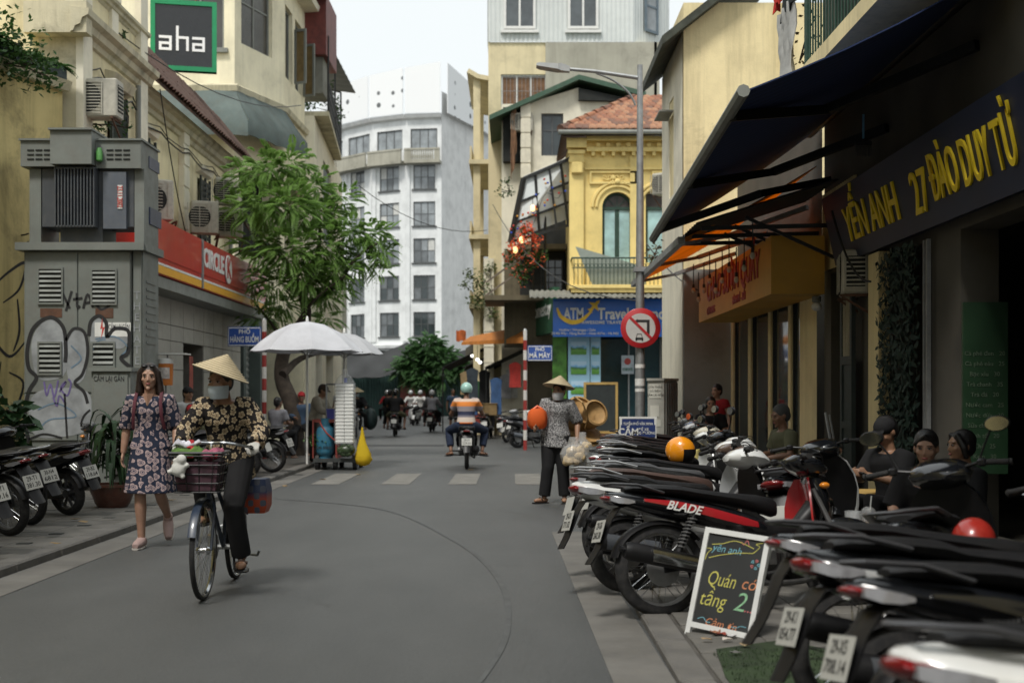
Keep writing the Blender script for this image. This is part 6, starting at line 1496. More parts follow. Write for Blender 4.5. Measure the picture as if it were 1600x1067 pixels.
def controls(par, hx, hz, steer=0.):
    mb = MB(); mb.tube([(hx - .06,-.36,hz),(hx - .02,-.22,hz + .015),(hx + .02,-.06,hz - .02),(hx + .02,.06,hz - .02),(hx - .02,.22,hz + .015),(hx - .06,.36,hz)],.011,8); hb = mb.build('handlebar',M_blk,par)
    for s in (-1, 1):
        g_ = MB(); g_.tube([(hx - .032,s * .25,hz + .012),(hx - .06,s * .36,hz)],.018,10); g_.lathe([(.021,0),(.021,.012)],10,Tr((hx - .06,s * .362,hz)) @ Ro(-s * pi / 2,4,'X')); g_.build('grip',M_tyre,hb)
        l_ = MB(); l_.tube([(hx - .0,s * .2,hz + .01),(hx + .015,s * .26,hz + .005),(hx - .01,s * .35,hz - .012)],.006,6); l_.build('lever',M_chr,hb)
        c_ = MB(); c_.box((hx - .025,s * .225,hz + .012),(.05,.05,.05),None,.012); c_.build('switch_box',M_blk,hb)
def plate_at(par, p, tilt, txt=None, w=.19, h=.14):
    M = Tr(V(p)) @ Ro(tilt, 4, 'Y')      # face looks along -x
    F = M @ Matrix(((0, 0, -1, 0), (-1, 0, 0, 0), (0, 1, 0, 0), (0, 0, 0, 1)))
    mb = MB(); mb.add([F @ V(q) for q in ((-w / 2,-h / 2,-.003),(w / 2,-h / 2,-.003),(w / 2,h / 2,-.003),(-w / 2,h / 2,-.003),(-w / 2,-h / 2,.001),(w / 2,-h / 2,.001),(w / 2,h / 2,.001),(-w / 2,h / 2,.001))],BOXF)
    pl = mb.build('number_plate', M_plate, par); pl['f'] = 1
    PLF[pl.name] = F
    return pl
PLF = {}
M_plk = mat('plate_ink_black', (.015, .015, .015), .6)
def plate_text(root, l1_, l2_):
    for ch in root.children_recursive:
        if ch.name.split('.')[0] == 'number_plate':
            F = PLF[ch.data.name] if ch.data.name in PLF else None
            if F is None: continue
            for s, y, fit in ((l1_, .032, .115), (l2_, -.03, .155)):
                me = text_mesh(s,.062,M_plk,ext=.0004,weight=.012,res=2); xs = [v.co.x for v in me.vertices]; k = fit / (max(xs) - min(xs)); c = (max(xs) + min(xs)) / 2
                for v in me.vertices: v.co.x = (v.co.x - c) * k
                link('plate_lettering', me, ch, F @ Tr((0, y, .002)))
def rear_fender(par, pts, w0, w1):
    rows = []
    n = len(pts)
    for i, (x, z) in enumerate(pts):
        w = w0 + (w1 - w0) * i / (n - 1); rows.append([V((x + .018 * (abs(j - 2) / 2) ** 2,(j - 2) / 2 * w,z - .0 * abs(j - 2))) for j in range(5)])
    mb = MB(); mb.sheet(rows, .008); return mb.build('mudguard', M_blk, par)
def fender(par, x, r, a0, a1, w, m, name='front_fender', gap=.035):
    rows = []
    for i in range(13):
        a = R(a0 + (a1 - a0) * i / 12); rr = r + gap; rows.append([V((x + cos(a) * (rr - .03 * (abs(j - 3) / 3) ** 2.5),(j - 3) / 3 * w,r + sin(a) * (rr - .03 * (abs(j - 3) / 3) ** 2.5))) for j in range(7)])
    mb = MB(); mb.sheet(rows, .006); return mb.build(name, m, par)
def make_underbone(label='underbone'):
    t = thing('motorbike', label, 'motorbike'); rr, rf_ = .29, .285; xr, xf = -.62, .61
    wheel(t, xr, rr, .085, True, 'rear_wheel'); wheel(t, xf, rf_, .075, True, 'front_wheel')
    mb = MB(); mb.loft([ring(x,a,b,w) for x,a,b,w in ((-.97,.805,.775,.02),(-.93,.82,.745,.06),(-.8,.825,.69,.1),(-.6,.80,.63,.13),(-.35,.75,.56,.135),(-.12,.68,.5,.12),(.04,.62,.47,.09),(.12,.58,.46,.06))]); mb.build('tail_cowl',PAINT['black'],t)
    for s in (-1, 1):                                                # coloured flash on each flank
        mb = MB(); rows = []
        for x,a,b,w in ((-.74,.765,.745,.121),(-.55,.745,.70,.139),(-.32,.69,.625,.142),(-.1,.62,.56,.127),(0,.585,.545,.108)): rows.append([V((x,s * w * q,z)) for z,q in ((a,.93),((a + b) / 2,1.0),(b,1.0))])
        mb.sheet(rows if s > 0 else [r_[::-1] for r_ in rows],.004); mb.build('side_flash',PAINT['black'],t)
    mb = MB(); mb.loft([ring(x,a,b,w,.8,.9) for x,a,b,w in ((-.84,.85,.825,.05),(-.8,.868,.815,.09),(-.68,.875,.80,.115),(-.5,.862,.78,.13),(-.38,.835,.755,.135),(-.15,.80,.71,.125),(.02,.785,.66,.09),(.13,.76,.62,.06),(.16,.735,.63,.035))]); mb.build('seat',M_seat,t)
    mb = MB(); mb.tube([(-.62,.135,.8),(-.78,.13,.86),(-.93,.085,.875),(-.965,0,.875),(-.93,-.085,.875),(-.78,-.13,.86),(-.62,-.135,.8)],.014,8,flat=(1.5,.8)); mb.build('grab_rail',mat('rail_grey',(.075,.075,.08),.35,.5,dust=.2),t)
    # tail lamp with its side lenses
    mb = MB(); mb.loft([ring(x,a,b,w) for x,a,b,w in ((-.985,.79,.775,.02),(-.965,.798,.757,.06),(-.92,.792,.745,.09),(-.86,.772,.745,.1))]); tl = mb.build('tail_light',M_redl,t)
    for s in (-1, 1):
        mb = MB(); mb.loft([[V((x,s * y,z)) for z in (zt,zb)] + [V((x,s * (y - .03),z)) for z in (zb,zt)] for x,zt,zb,y in ((-.945,.785,.755,.092),(-.9,.78,.735,.108),(-.84,.765,.728,.119),(-.8,.75,.735,.123))]); mb.build('indicator',M_clr,tl)
    rf_g = rear_fender(t,[(-.8,.73),(-.9,.7),(-.95,.62),(-.985,.52),(-1.03,.42),(-1.09,.33)],.085,.06)
    fender(t, xr, rr, 35, 165, .055, M_blk, 'wheel_hugger', .03)
    plate_at(t, (-1.005, 0, .545), R(18))
    # engine
    mb = MB(); mb.box((.0,0,.36),(.3,.2,.2),None,.04); mb.lathe([(.1,-.14),(.11,-.12),(.11,.12),(.1,.14)],18,face_m((-.06,0,.34),(1,0,0),(0,0,1)))
    for i in range(5): mb.lathe([(.075,0),(.075,.014)],14,Tr((.17 + i * .028,0,.36)) @ Ro(pi / 2,4,'Y'))
    mb.box((.33, 0, .36), (.07, .13, .13), None, .02); eg = mb.build('engine', M_engine, t)
    mb = MB(); mb.lathe([(.075,0),(.07,.02),(.03,.028)],18,face_m((-.06,-.14,.34),(1,0,0),(0,0,1))); mb.lathe([(.075,0),(.07,.02),(.03,.028)],18,face_m((-.06,.14,.34),(-1,0,0),(0,0,1))); mb.build('crank_cover',M_alu,eg)
    mb = MB(); mb.tube(curve_pts([(.35,-.04,.3),(.36,-.08,.22),(.2,-.13,.19),(-.1,-.15,.2),(-.38,-.16,.3)],5),.017,8); ex = mb.build('exhaust',M_engine,t)
    mb = MB(); mb.tube([(-.32,-.165,.285),(-.38,-.17,.3),(-.5,-.175,.325),(-.86,-.185,.405),(-.9,-.187,.41)],[.025,.045,.055,.058,.045],14); mb.tube([(-.88,-.187,.41),(-.93,-.187,.42)],.018,8); mu = mb.build('muffler',M_blk,ex)
    mb = MB(); rows = [[V((x,-.182 - .068 * cos(a),z + .068 * sin(a))) for a in (R(-35 + 17.5 * j) for j in range(5))] for x,z in ((-.42,.31),(-.58,.345),(-.74,.38))]; mb.sheet(rows,.005); mb.build('heat_shield',M_chr,ex)
    for s in (-1, 1):
        mb = MB(); mb.bar((-.05,s * .1,.36),(xr,s * .085,rr),.022,.045); mb.build('swing_arm',M_blk,t)
        a,b = V((-.42,s * .125,.66)),V((-.56,s * .115,.34)); mb = MB(); mb.tube([a,a + (b - a) * .45],.017,8); mb.tube([a + (b - a) * .4,b],.022,8); sh_ = mb.build('shock_absorber',M_blk,t); mb = MB(); helix(a + (b - a) * .08,a + (b - a) * .75,.027,9,.005,mb); mb.build('spring',M_alu,sh_)
        mb = MB(); mb.tube([(.03,s * .1,.24),(.03,s * .3,.25)],.016,8); mb.tube([(-.3,s * .12,.33),(-.34,s * .27,.34)],.014,8); mb.build('foot_peg',M_tyre,t)
        mb = MB(); mb.tube([(.39,s * .075,.82),(.5,s * .075,.55)],.018,8); mb.tube([(.49,s * .075,.57),(xf,s * .072,rf_)],.024,8); mb.build('fork_leg',M_alu,t)
    mb = MB(); mb.box((-.32, .095, .325), (.62, .03, .1), None, .012); mb.build('chain_case', M_blk, t)
    mb = MB(); mb.tube([(-.02,.12,.25),(.06,.2,.03),(.1,.235,.035)],.012,8); mb.build('side_stand',M_blk,t)
    # front: tunnel, leg shield, nose, head
    mb = MB(); mb.loft([ring(x,a,b,w) for x,a,b,w in ((.02,.66,.46,.085),(.12,.59,.42,.075),(.28,.6,.42,.07),(.38,.74,.52,.07))]); mb.build('centre_cover',M_blk,t)
    rows = []
    for z,x,w,k in ((.9,.375,.1,.02),(.82,.385,.16,.05),(.7,.4,.2,.08),(.55,.41,.215,.09),(.42,.39,.2,.08),(.33,.36,.15,.05)): rows.append([V((x - k * (abs(j - 4) / 4) ** 2 + .0,(j - 4) / 4 * w,z)) for j in range(9)])
    mb = MB(); mb.sheet(rows, .012); mb.build('leg_shield', PAINT['black'], t)
    mb = MB(); mb.loft([zring(z,a,b,w) for z,a,b,w in ((.58,.44,.48,.03),(.66,.42,.52,.07),(.78,.39,.51,.1),(.88,.36,.47,.1),(.93,.36,.43,.07))]); mb.build('nose_cowl',PAINT['black'],t)
    mb = MB(); mb.loft([ring(x,a,b,w,.8,.8) for x,a,b,w in ((.24,1.04,1.0,.06),(.28,1.075,.96,.13),(.36,1.085,.91,.15),(.44,1.05,.9,.13),(.49,1.0,.92,.09))]); mb.build('handlebar_cowl',PAINT['black'],t)
    mb = MB(); mb.loft([ring(x,a,b,w) for x,a,b,w in ((.45,1.03,.91,.1),(.5,.995,.925,.075),(.51,.98,.935,.05))]); mb.build('headlight',M_clr,t)
    for s in (-1,1): mb = MB(); mb.ell((.46,s * .1,.84),(.035,.03,.025),nu=8,nv=6); mb.build('indicator',M_org,t)
    controls(t, .3, 1.03); mirrors(t, .3, 1.04, .2); cables(t, .29, 1.03, .44, .8)
    fender(t, xf, rf_, 15, 150, .055, PAINT['black'])
    return t
def make_scooter(label='scooter'):
    t = thing('scooter', label, 'scooter'); rr, rf_ = .255, .26; xr, xf = -.6, .62
    wheel(t, xr, rr, .1, False, 'rear_wheel'); wheel(t, xf, rf_, .09, False, 'front_wheel')
    mb = MB(); mb.loft([ring(x,a,b,w) for x,a,b,w in ((-.96,.81,.77,.02),(-.93,.825,.73,.07),(-.82,.83,.64,.125),(-.6,.81,.56,.165),(-.35,.77,.46,.175),(-.14,.72,.36,.17),(-.04,.68,.3,.15),(0,.62,.3,.12))]); mb.build('rear_body',PAINT['black'],t)
    for s in (-1, 1):
        mb = MB(); rows = []
        for x,a,b,w in ((-.86,.755,.735,.128),(-.62,.71,.665,.17),(-.36,.62,.56,.181),(-.14,.56,.5,.176)): rows.append([V((x,s * w * q,z)) for z,q in ((a,.97),((a + b) / 2,1.0),(b,1.))])
        mb.sheet(rows if s > 0 else [r_[::-1] for r_ in rows],.004); mb.build('side_flash',PAINT['black'],t)
    mb = MB(); mb.loft([ring(x,a,b,w,.8,.9) for x,a,b,w in ((-.84,.855,.825,.06),(-.8,.875,.815,.11),(-.62,.875,.80,.14),(-.46,.86,.77,.15),(-.38,.825,.75,.155),(-.15,.80,.71,.15),(.0,.785,.67,.12),(.04,.76,.67,.08))]); mb.build('seat',M_seat,t)
    mb = MB(); mb.tube([(-.6,.165,.815),(-.78,.15,.87),(-.92,.09,.88),(-.95,0,.88),(-.92,-.09,.88),(-.78,-.15,.87),(-.6,-.165,.815)],.015,8,flat=(1.5,.8)); mb.build('grab_rail',mat('rail_grey',(.2,.2,.21)),t)
    mb = MB(); mb.loft([ring(x,a,b,w) for x,a,b,w in ((-.98,.785,.76,.025),(-.96,.795,.735,.075),(-.91,.788,.715,.112),(-.85,.765,.72,.128))]); tl = mb.build('tail_light',M_redl,t)
    for s in (-1, 1):
        mb = MB(); mb.loft([[V((x,s * y,z)) for z in (zt,zb)] + [V((x,s * (y - .03),z)) for z in (zb,zt)] for x,zt,zb,y in ((-.94,.775,.735,.105),(-.88,.765,.71,.13),(-.82,.75,.705,.147),(-.77,.735,.715,.156))]); mb.build('indicator',M_clr,tl)
    rear_fender(t,[(-.78,.66),(-.9,.66),(-.95,.58),(-.985,.48),(-1.03,.38),(-1.07,.31)],.09,.065)
    fender(t, xr, rr, 60, 165, .06, M_blk, 'wheel_hugger', .03)
    plate_at(t, (-1.0, 0, .51), R(18))
    mb = MB(); mb.loft([ring(x,a,b,w,cy=.1) for x,a,b,w in ((.05,.36,.24,.05),(-.1,.4,.2,.07),(-.35,.4,.2,.065),(-.6,.35,.2,.06),(-.68,.31,.22,.04))]); mb.box((-.15,-.05,.33),(.3,.18,.18),None,.04); mb.build('engine',M_engine,t)
    mb = MB(); mb.tube([(.05,-.08,.22),(-.15,-.14,.2),(-.35,-.16,.27)],.017,8); ex = mb.build('exhaust',M_engine,t)
    mb = MB(); mb.tube([(-.33,-.165,.265),(-.4,-.17,.28),(-.85,-.18,.36),(-.89,-.18,.37)],[.03,.058,.064,.05],14); mb.tube([(-.87,-.18,.37),(-.92,-.18,.375)],.018,8); mb.build('muffler',M_blk,ex)
    mb = MB(); rows = [[V((x,-.175 - .072 * cos(a),z + .072 * sin(a))) for a in (R(-45 + 22 * j) for j in range(5))] for x,z in ((-.42,.285),(-.6,.315),(-.8,.35))]; mb.sheet(rows,.005); mb.build('heat_shield',mat('shield_grey',(.1,.11,.125),.35,.4,dust=.2),ex)
    for s in (-1, 1):
        a,b = V((-.5,s * .13,.58)),V((-.6,s * .125,.3)); mb = MB(); mb.tube([a,b],.016,8); sh_ = mb.build('shock_absorber',M_blk,t); mb = MB(); helix(a + (b - a) * .1,a + (b - a) * .8,.026,8,.005,mb); mb.build('spring',M_alu,sh_)
        mb = MB(); mb.tube([(.45,s * .07,.6),(xf,s * .065,rf_)],.022,8); mb.build('fork_leg',M_blk,t)
    mb = MB(); mb.loft([ring(x,a,b,w,1,.8) for x,a,b,w in ((-.06,.33,.22,.15),(.05,.325,.2,.175),(.3,.325,.2,.18),(.4,.36,.24,.17))]); mb.build('floorboard',M_blk,t)
    mb = MB(); mb.tube([(-.1,.14,.22),(-.02,.2,.03),(.02,.24,.035)],.012,8); mb.build('side_stand',M_blk,t)
    # apron: outer skin and inner lining
    R0 = []; R1 = []
    for z,xo,xi,w,k in ((.93,.42,.35,.11,.03),(.86,.47,.36,.17,.07),(.74,.53,.38,.215,.13),(.6,.545,.4,.23,.15),(.46,.52,.41,.215,.13),(.34,.47,.41,.18,.08)):
        R0.append([V((xo - k * (abs(j - 4) / 4) ** 2,(j - 4) / 4 * w,z)) for j in range(9)]); R1.append([V((xi + .0 * (abs(j - 4) / 4),(j - 4) / 4 * w * .97,z)) for j in range(9)])
    mb = MB(); mb.sheet(R0, .012); mb.build('apron', PAINT['black'], t)
    mb = MB(); mb.sheet(R1, .01); mb.build('inner_panel', M_blk, t)
    for s in (-1, 1):
        mb = MB(); mb.loft([[V((x,s * y,z)) for z in (zt,zb)] + [V((x - .03,s * y * .96,z)) for z in (zb,zt)] for x,y,zt,zb in ((.535,.03,.73,.7),(.52,.1,.75,.68),(.47,.175,.76,.7),(.43,.21,.74,.72))]); mb.build('indicator',M_clr,t)
    mb = MB(); mb.loft([ring(x,a,b,w,.8,.8) for x,a,b,w in ((.2,1.02,.97,.07),(.25,1.06,.93,.15),(.34,1.09,.9,.17),(.43,1.06,.9,.15),(.49,1.0,.92,.1))]); mb.build('handlebar_cowl',PAINT['black'],t)
    mb = MB(); mb.loft([ring(x,a,b,w) for x,a,b,w in ((.44,1.035,.91,.12),(.5,1.0,.925,.09),(.515,.975,.935,.06))]); mb.build('headlight',M_clr,t)
    controls(t, .29, 1.03); mirrors(t, .29, 1.04, .2)
    fender(t, xf, rf_, 10, 150, .062, PAINT['black'])
    return t
UB = make_underbone(); SCO = make_scooter()
# plate frames are kept by mesh so that copies can find them
for nme_ in list(PLF): PLF[bpy.data.objects[nme_].data.name] = PLF[nme_]
CHT = {}
def build_tree(o): return [(c, build_tree(c)) for c in o.children]
def zmap(z): return z if z < .45 else .45 + (z - .45) * .86
for src in (UB,SCO):                                                # real seat height: the upper half sits lower
    for ch in src.children_recursive:
        k = ch.name.split('.')[0]
        if k in ('rear_wheel', 'front_wheel', 'tyre', 'spoke', 'brake_disc'): continue
        if k == 'number_plate':
            F = PLF[ch.data.name]; dz = zmap(F.translation.z) - F.translation.z; PLF[ch.data.name] = Tr((0,0,dz)) @ F
            for v in ch.data.vertices: v.co.z += dz
            continue
        for v in ch.data.vertices: v.co.z = zmap(v.co.z)
TREES = {UB.name: build_tree(UB), SCO.name: build_tree(SCO)}
def copy_built(src, name=None):
    r = src.copy(); COL.objects.link(r)
    def rec(par, kids):
        for c, k in kids:
            d = c.copy(); COL.objects.link(d); d.parent = par; rec(d, k)
    rec(r, TREES[src.name]); return r
def bike(kind,label,c,rz,col='black',flash=None,seat=None,group=None,lean=-8,plate=None,scale=1.,rail=None,z=0.,nose=None,mir=0,nopl=0,shield=None):
    src = UB if kind == 'u' else SCO
    o = copy_built(src)
    o.location = (c[0],c[1],z); o.rotation_euler = (R(lean),0,R(rz)); o['label'] = label; o.scale = (scale,) * 3
    if group: o['group'] = group
    p = PAINT[col]; f = PAINT[flash] if flash else p
    tb = dict(tail_cowl=p,leg_shield=p if kind == 's' else (PAINT[nose] if nose else p),nose_cowl=p,handlebar_cowl=p,front_fender=p,rear_body=p,apron=PAINT[nose] if nose else p,side_flash=f)
    if shield: tb['leg_shield'] = PAINT[shield]
    if seat: tb['seat'] = seat
    if rail: tb['grab_rail'] = PAINT[rail]
    recolor(o, tb)
    for ch in list(o.children_recursive):
        if (not mir and ch.name.split('.')[0] in ('mirror','mirror_face')) or (nopl and ch.name.split('.')[0] == 'number_plate') or (lean == 0 and ch.name.split('.')[0] == 'side_stand'): bpy.data.objects.remove(ch)
    if plate: plate_text(o, *plate)
    return o
def at_tail(x, y, rz): return (x + 1.0 * cos(R(rz)), y + 1.0 * sin(R(rz)))
GR,GL,GFAR = 'motorbikes parked along the shops','motorbikes parked by the transformer','motorbikes parked in the side street'
PZ = .055
rows_right = [
 ('s','white scooter with black seat and long red tail lamp nearest to the camera',0.9,3.02,8,dict(col='white',zz=.0,plate=('29-B1','486.15'))),
 ('u','black motorbike with red wedge tail lamp and dusty plate beside the white scooter',1.0,3.8,9,dict(col='black',plate=('29-X5','708.14'))),
 ('s','black scooter with silver flank stripe and blue grey muffler before the blackboard',1.0,4.5,8,dict(col='black',flash='silver',plate=('29-K1','054.77'))),
 ('u','black motorbike with thin red flank stripe just beside the blackboard',1.02,5.08,5,dict(col='black',flash='red',nopl=1)),
 ('u','black motorbike with red flank flash and spoked wheels behind the blackboard',.55,7.78,12,dict(col='black',flash='red',shield='red',plate=('29-S6','260.38'))),
 ('s','dark motorbike with white tail cowl and alloy wheel behind the red flash one',.4,8.75,14,dict(col='white',flash='black',nose='white',plate=('29-D1','771.02'))),
 ('u','dull motorbike with brown tail and ribbed brown seat third behind the blackboard',.45,9.6,14,dict(col='brown',seat=M_seatb,nose='silver',rail='silver')),
 ('s','white scooter with grey seat and grey flank beside the brown tailed motorbike',.62,10.4,16,dict(col='white',flash='grey',seat=M_seatg,rail='silver')),
 ('u','white fronted motorbike with black seat next to the orange helmet one',.8,11.2,16,dict(col='white',flash='black')),
 ('s','black scooter with an orange helmet resting on its seat',.82,12.0,18,dict(col='black',nose='white',rail='silver',mir=1)),
 ('u','motorbike with white tail and small red lamp in the middle of the row',.8,12.9,18,dict(col='white',flash='silver')),
 ('s','cream white scooter with rounded apron before the floor sign',.95,13.8,18,dict(col='cream',rail='silver',mir=1)),
 ('u','black motorbike with silver rail next to the floor sign',1.0,14.7,20,dict(col='black',rail='silver')),
 ('s', 'silver scooter close behind the floor sign', 1.1, 15.7, 20, dict(col='silver', mir=1)),
 ('u','dark blue motorbike near the foot of the lamp post',1.25,16.7,22,dict(col='blue',rail='silver')),
 ('s','maroon scooter parked beside the power cabinet',1.5,18.0,22,dict(col='maroon',nose='silver',mir=1)),
 ('u', 'grey motorbike last in the row by the power cabinet', 1.5, 19.2, 22, dict(col='grey')),
]
BK = {}
for kd,lab,x,y,rz,kw in rows_right: BK[lab] = bike(kd,lab,at_tail(x,y,rz),rz,group=GR,z=kw.pop('zz',PZ if x > .8 else .02),**kw)
bike('s','black scooter with white tail standing close to the cafe tables',(2.35,9.6),60,col='black',nose='white',group=GR,z=PZ)
bike('s','black scooter with bright round mirrors among the cafe tables at the picture edge',(2.2,6.35),62,col='black',group=GR,z=PZ,mir=1)
o = BK['black motorbike with red flank flash and spoked wheels behind the blackboard']; sf = [c for c in o.children if c.name.startswith('side_flash')][0]
link('flank_lettering',text_mesh('BLADE',.075,M_wpaint,ext=.0006,weight=.02,shear=.35),sf,face_m((-.5,-.149,.658),(1,0,-.2),(0,0,1)))
rows_left = [
 ('u','black motorbike at the picture edge with its white plate seen first',-4.15,10.5,152,dict(plate=('29-Y1','549.16'))),
 ('u','black motorbike with spoked wheel second from the picture edge',-4.4,11.9,152,dict(plate=('29-T1','381.30'))),
 ('u','black motorbike with silver splash guard third from the picture edge',-4.6,12.9,150,dict(rail='silver',plate=('30-N4','6812'))),
 ('s','black scooter with red tail lamp beside the potted plant',-4.55,14.0,152,dict(plate=('29-B2','118.64'))),
 ('s', 'dark scooter half hidden at the foot of the yellow wall', -5.5, 11.6, 152, dict(col='grey')),
 ('u', 'dark motorbike seen between the walking woman and the cyclist', -4.5, 17.6, 165, dict(col='grey')),
 ('s','dark grey scooter with long flank behind the cyclist',-3.95,20.9,165,dict(col='grey',flash='silver')),
 ('s','dim scooter squeezed between the grey motorbike and the long flank scooter',-4.3,19.3,165,dict(col='black',flash='grey')),
 ('u','black motorbike with upright plate beside the drink cart',-3.8,22.1,160,dict(plate=('29-L1','337.20'))),
]
for kd, lab, x, y, rz, kw in rows_left: bike(kd, lab, at_tail(x, y, rz), rz, group=GL, z=.06, **kw)
rows_far = [
 ('s', 'black scooter with pale plate under the stall awning', -.75, 42.5, 85, dict(col='black')),
 ('u','silver motorbike with chromed exhaust before the hanging clothes',.05,39.0,70,dict(col='silver')),
 ('u', 'white motorbike with silver tail beside the banded post', .45, 37.2, 60, dict(col='white')),
 ('s', 'black scooter behind the seller with the orange bag', .7, 34.6, 25, dict(col='black')),
 ('s', 'white scooter facing the camera far down the street', -4.7, 62, -95, dict(col='white')),
 ('s', 'pink white scooter parked far down beside the hoarding', -5.6, 60, -80, dict(col='cream')),
 ('u', 'pale motorbike between the two far white scooters', -5.1, 65, -90, dict(col='silver')),
 ('s', 'red scooter parked deep in the side street', -1.9, 55, 80, dict(col='red')),
 ('s', 'dark scooter parked deep in the side street by the stalls', -1.3, 49, 80, dict(col='teal')),
]
for kd, lab, x, y, rz, kw in rows_far: bike(kd, lab, (x, y), rz, group=GFAR, **kw)
B_OR = bike('u','black motorbike ridden by the man in the striped orange shirt',(-.88,24.9),92,col='black',lean=0,plate=('29-F1','229.50'))
B_2 = bike('u','black motorbike carrying two riders in black far up the street',(-4.1,45),92,col='black',lean=0)
B_3 = bike('s','dark scooter with glowing amber lamp ridden by the man in grey',(-3.15,50.5),88,col='maroon',lean=0)
B_0 = bike('u','dark motorbike loaded with bags ridden by a person in conical hat',(-5.35,44),-85,col='black',lean=0)

for src in (UB, SCO):
    for ch in list(src.children_recursive): bpy.data.objects.remove(ch)
    bpy.data.objects.remove(src)
# ------------------------------------------------------------------ people; local frame: facing -y, their left hand on +x
def skin_m(name, c):
    t = NT(name); t.set(Base_Color=t.ramp(t.noise(18,detail=4),[(.3,tuple(x * .82 for x in c)),(.7,c)]),Roughness=.5,Subsurface_Weight=.08,Subsurface_Scale=.02); t.bump(t.noise(220,detail=3),.08,.002); MATS[name] = t.m; return t.m
SK1 = skin_m('skin_light',(.36,.21,.145)); SK2 = skin_m('skin_tan',(.3,.165,.1)); SK3 = skin_m('skin_brown',(.22,.115,.07))
M_hair = mat('black_hair',(.009,.008,.008),.42,var=.4,vscale=40,bump=.5,bscale=160); M_hairb = mat('dark_brown_hair',(.022,.013,.01),.45,var=.5,vscale=40,bump=.5,bscale=160)
M_lip = mat('lip',(.27,.075,.065),.4); M_eye = mat('eye_dark',(.012,.01,.009),.15); M_eyew = mat('eye_white',(.3,.28,.26),.25)
def cloth(name,c,**kw): return mat(name,c,.88,var=kw.pop('var',.2),vscale=kw.pop('vscale',7),bump=.45,bscale=kw.pop('bscale',14),spec=.25,**kw)
C_blackt = cloth('black_cloth',(.012,.012,.013)); C_navyj = cloth('navy_denim',(.018,.026,.05)); C_beige = cloth('beige_cloth',(.3,.28,.23)); C_grey = cloth('grey_cloth',(.2,.2,.22)); C_white = cloth('white_cloth',(.5,.5,.49)); C_dblue = cloth('dull_blue_cloth',(.05,.08,.13)); C_red = cloth('red_cloth_garment',(.3,.02,.025)); C_olive = cloth('olive_cloth',(.1,.1,.06))
def flowers(name, base, fl, scale, petals, inner, rad=.42):
    t = NT(name); co = t.co((1, 1, 1))
    v = t.n('TexVoronoi'); v.inputs['Scale'].default_value = scale; v.inputs['Randomness'].default_value = .55; t.l(co,v.inputs['Vector'])
    sc = t.n('VectorMath', operation='SCALE'); sc.inputs['Scale'].default_value = 1.0; t.l(co, sc.inputs[0])
    sb = t.n('VectorMath',operation='SUBTRACT'); t.l(sc.outputs[0],sb.inputs[0]); t.l(v.outputs['Position'],sb.inputs[1])
    s = t.n('SeparateXYZ'); t.l(sb.outputs[0], s.inputs[0])
    x = t.math('ADD', s.outputs[0], t.math('MULTIPLY', s.outputs[1], .7)); z = s.outputs[2]
    th = t.math('ARCTAN2',z,x); r = t.math('MULTIPLY',t.math('SQRT',t.math('ADD',t.math('MULTIPLY',x,x),t.math('MULTIPLY',z,z))),scale)
    wob = t.math('MULTIPLY', t.noise(30, detail=2), .16)
    pet = t.math('ADD',t.math('MULTIPLY',t.math('ABSOLUTE',t.math('COSINE',t.math('MULTIPLY',th,petals / 2))),.17),rad - .2)
    inside = t.math('LESS_THAN',t.math('ADD',r,wob),t.math('ADD',pet,.06)); core = t.math('LESS_THAN',r,.1); ringd = t.math('LESS_THAN',t.math('ABSOLUTE',t.math('SUBTRACT',r,.2)),.028)
    c = t.mix(inside,base,fl); c = t.mix(t.math('MULTIPLY',ringd,inside),c,inner); c = t.mix(core,c,inner)
    t.set(Base_Color=c,Roughness=.85,Specular_IOR_Level=.25); t.bump(t.noise(13,detail=4),.45,.012); return t.m
C_paisley = flowers('paisley_dress', (.018, .024, .045), (.34, .26, .26), 13, 3, (.05, .05, .08), .52)
C_flower = flowers('flower_blouse', (.012, .01, .01), (.4, .32, .21), 17, 5, (.1, .06, .03), .5)
def speckle():
    t = NT('speckled_blouse'); n = t.noise(70,detail=3); t.set(Base_Color=t.ramp(n,[(.44,(.04,.04,.042)),(.5,(.2,.2,.2)),(.58,(.36,.35,.35))]),Roughness=.85); t.bump(t.noise(13,detail=4),.45,.012); return t.m
C_speck = speckle()
def striped():
    t = NT('striped_shirt'); s = t.n('SeparateXYZ'); t.l(t.co(),s.inputs[0]); k = t.math('DIVIDE',t.math('SUBTRACT',s.outputs[2],.84),.56)
    r = t.n('ValToRGB'); r.color_ramp.interpolation = 'CONSTANT'; e = r.color_ramp.elements
    st = [(0,(.45,.38,.28)),(.04,(.6,.15,.03)),(.16,(.5,.42,.36)),(.33,(.14,.13,.16)),(.4,(.02,.025,.06)),(.53,(.24,.21,.22)),(.7,(.62,.2,.035)),(.86,(.55,.42,.33)),(.95,(.3,.25,.24))]
    while len(e) < len(st): e.new(.5)
    for el, (p, c) in zip(e, st): el.position = p; el.color = (*c, 1)
    t.l(k,r.inputs[0]); t.set(Base_Color=r.outputs[0],Roughness=.85); t.bump(t.noise(12,detail=4),.45,.012); return t.m
C_stripe = striped()
M_straw = mat('palm_leaf_hat', (.5, .42, .27), .7, var=.14, vscale=9, bump=.4, bscale=90, dust=.1)
def lerp(a, b, t): return V(a) + (V(b) - V(a)) * t
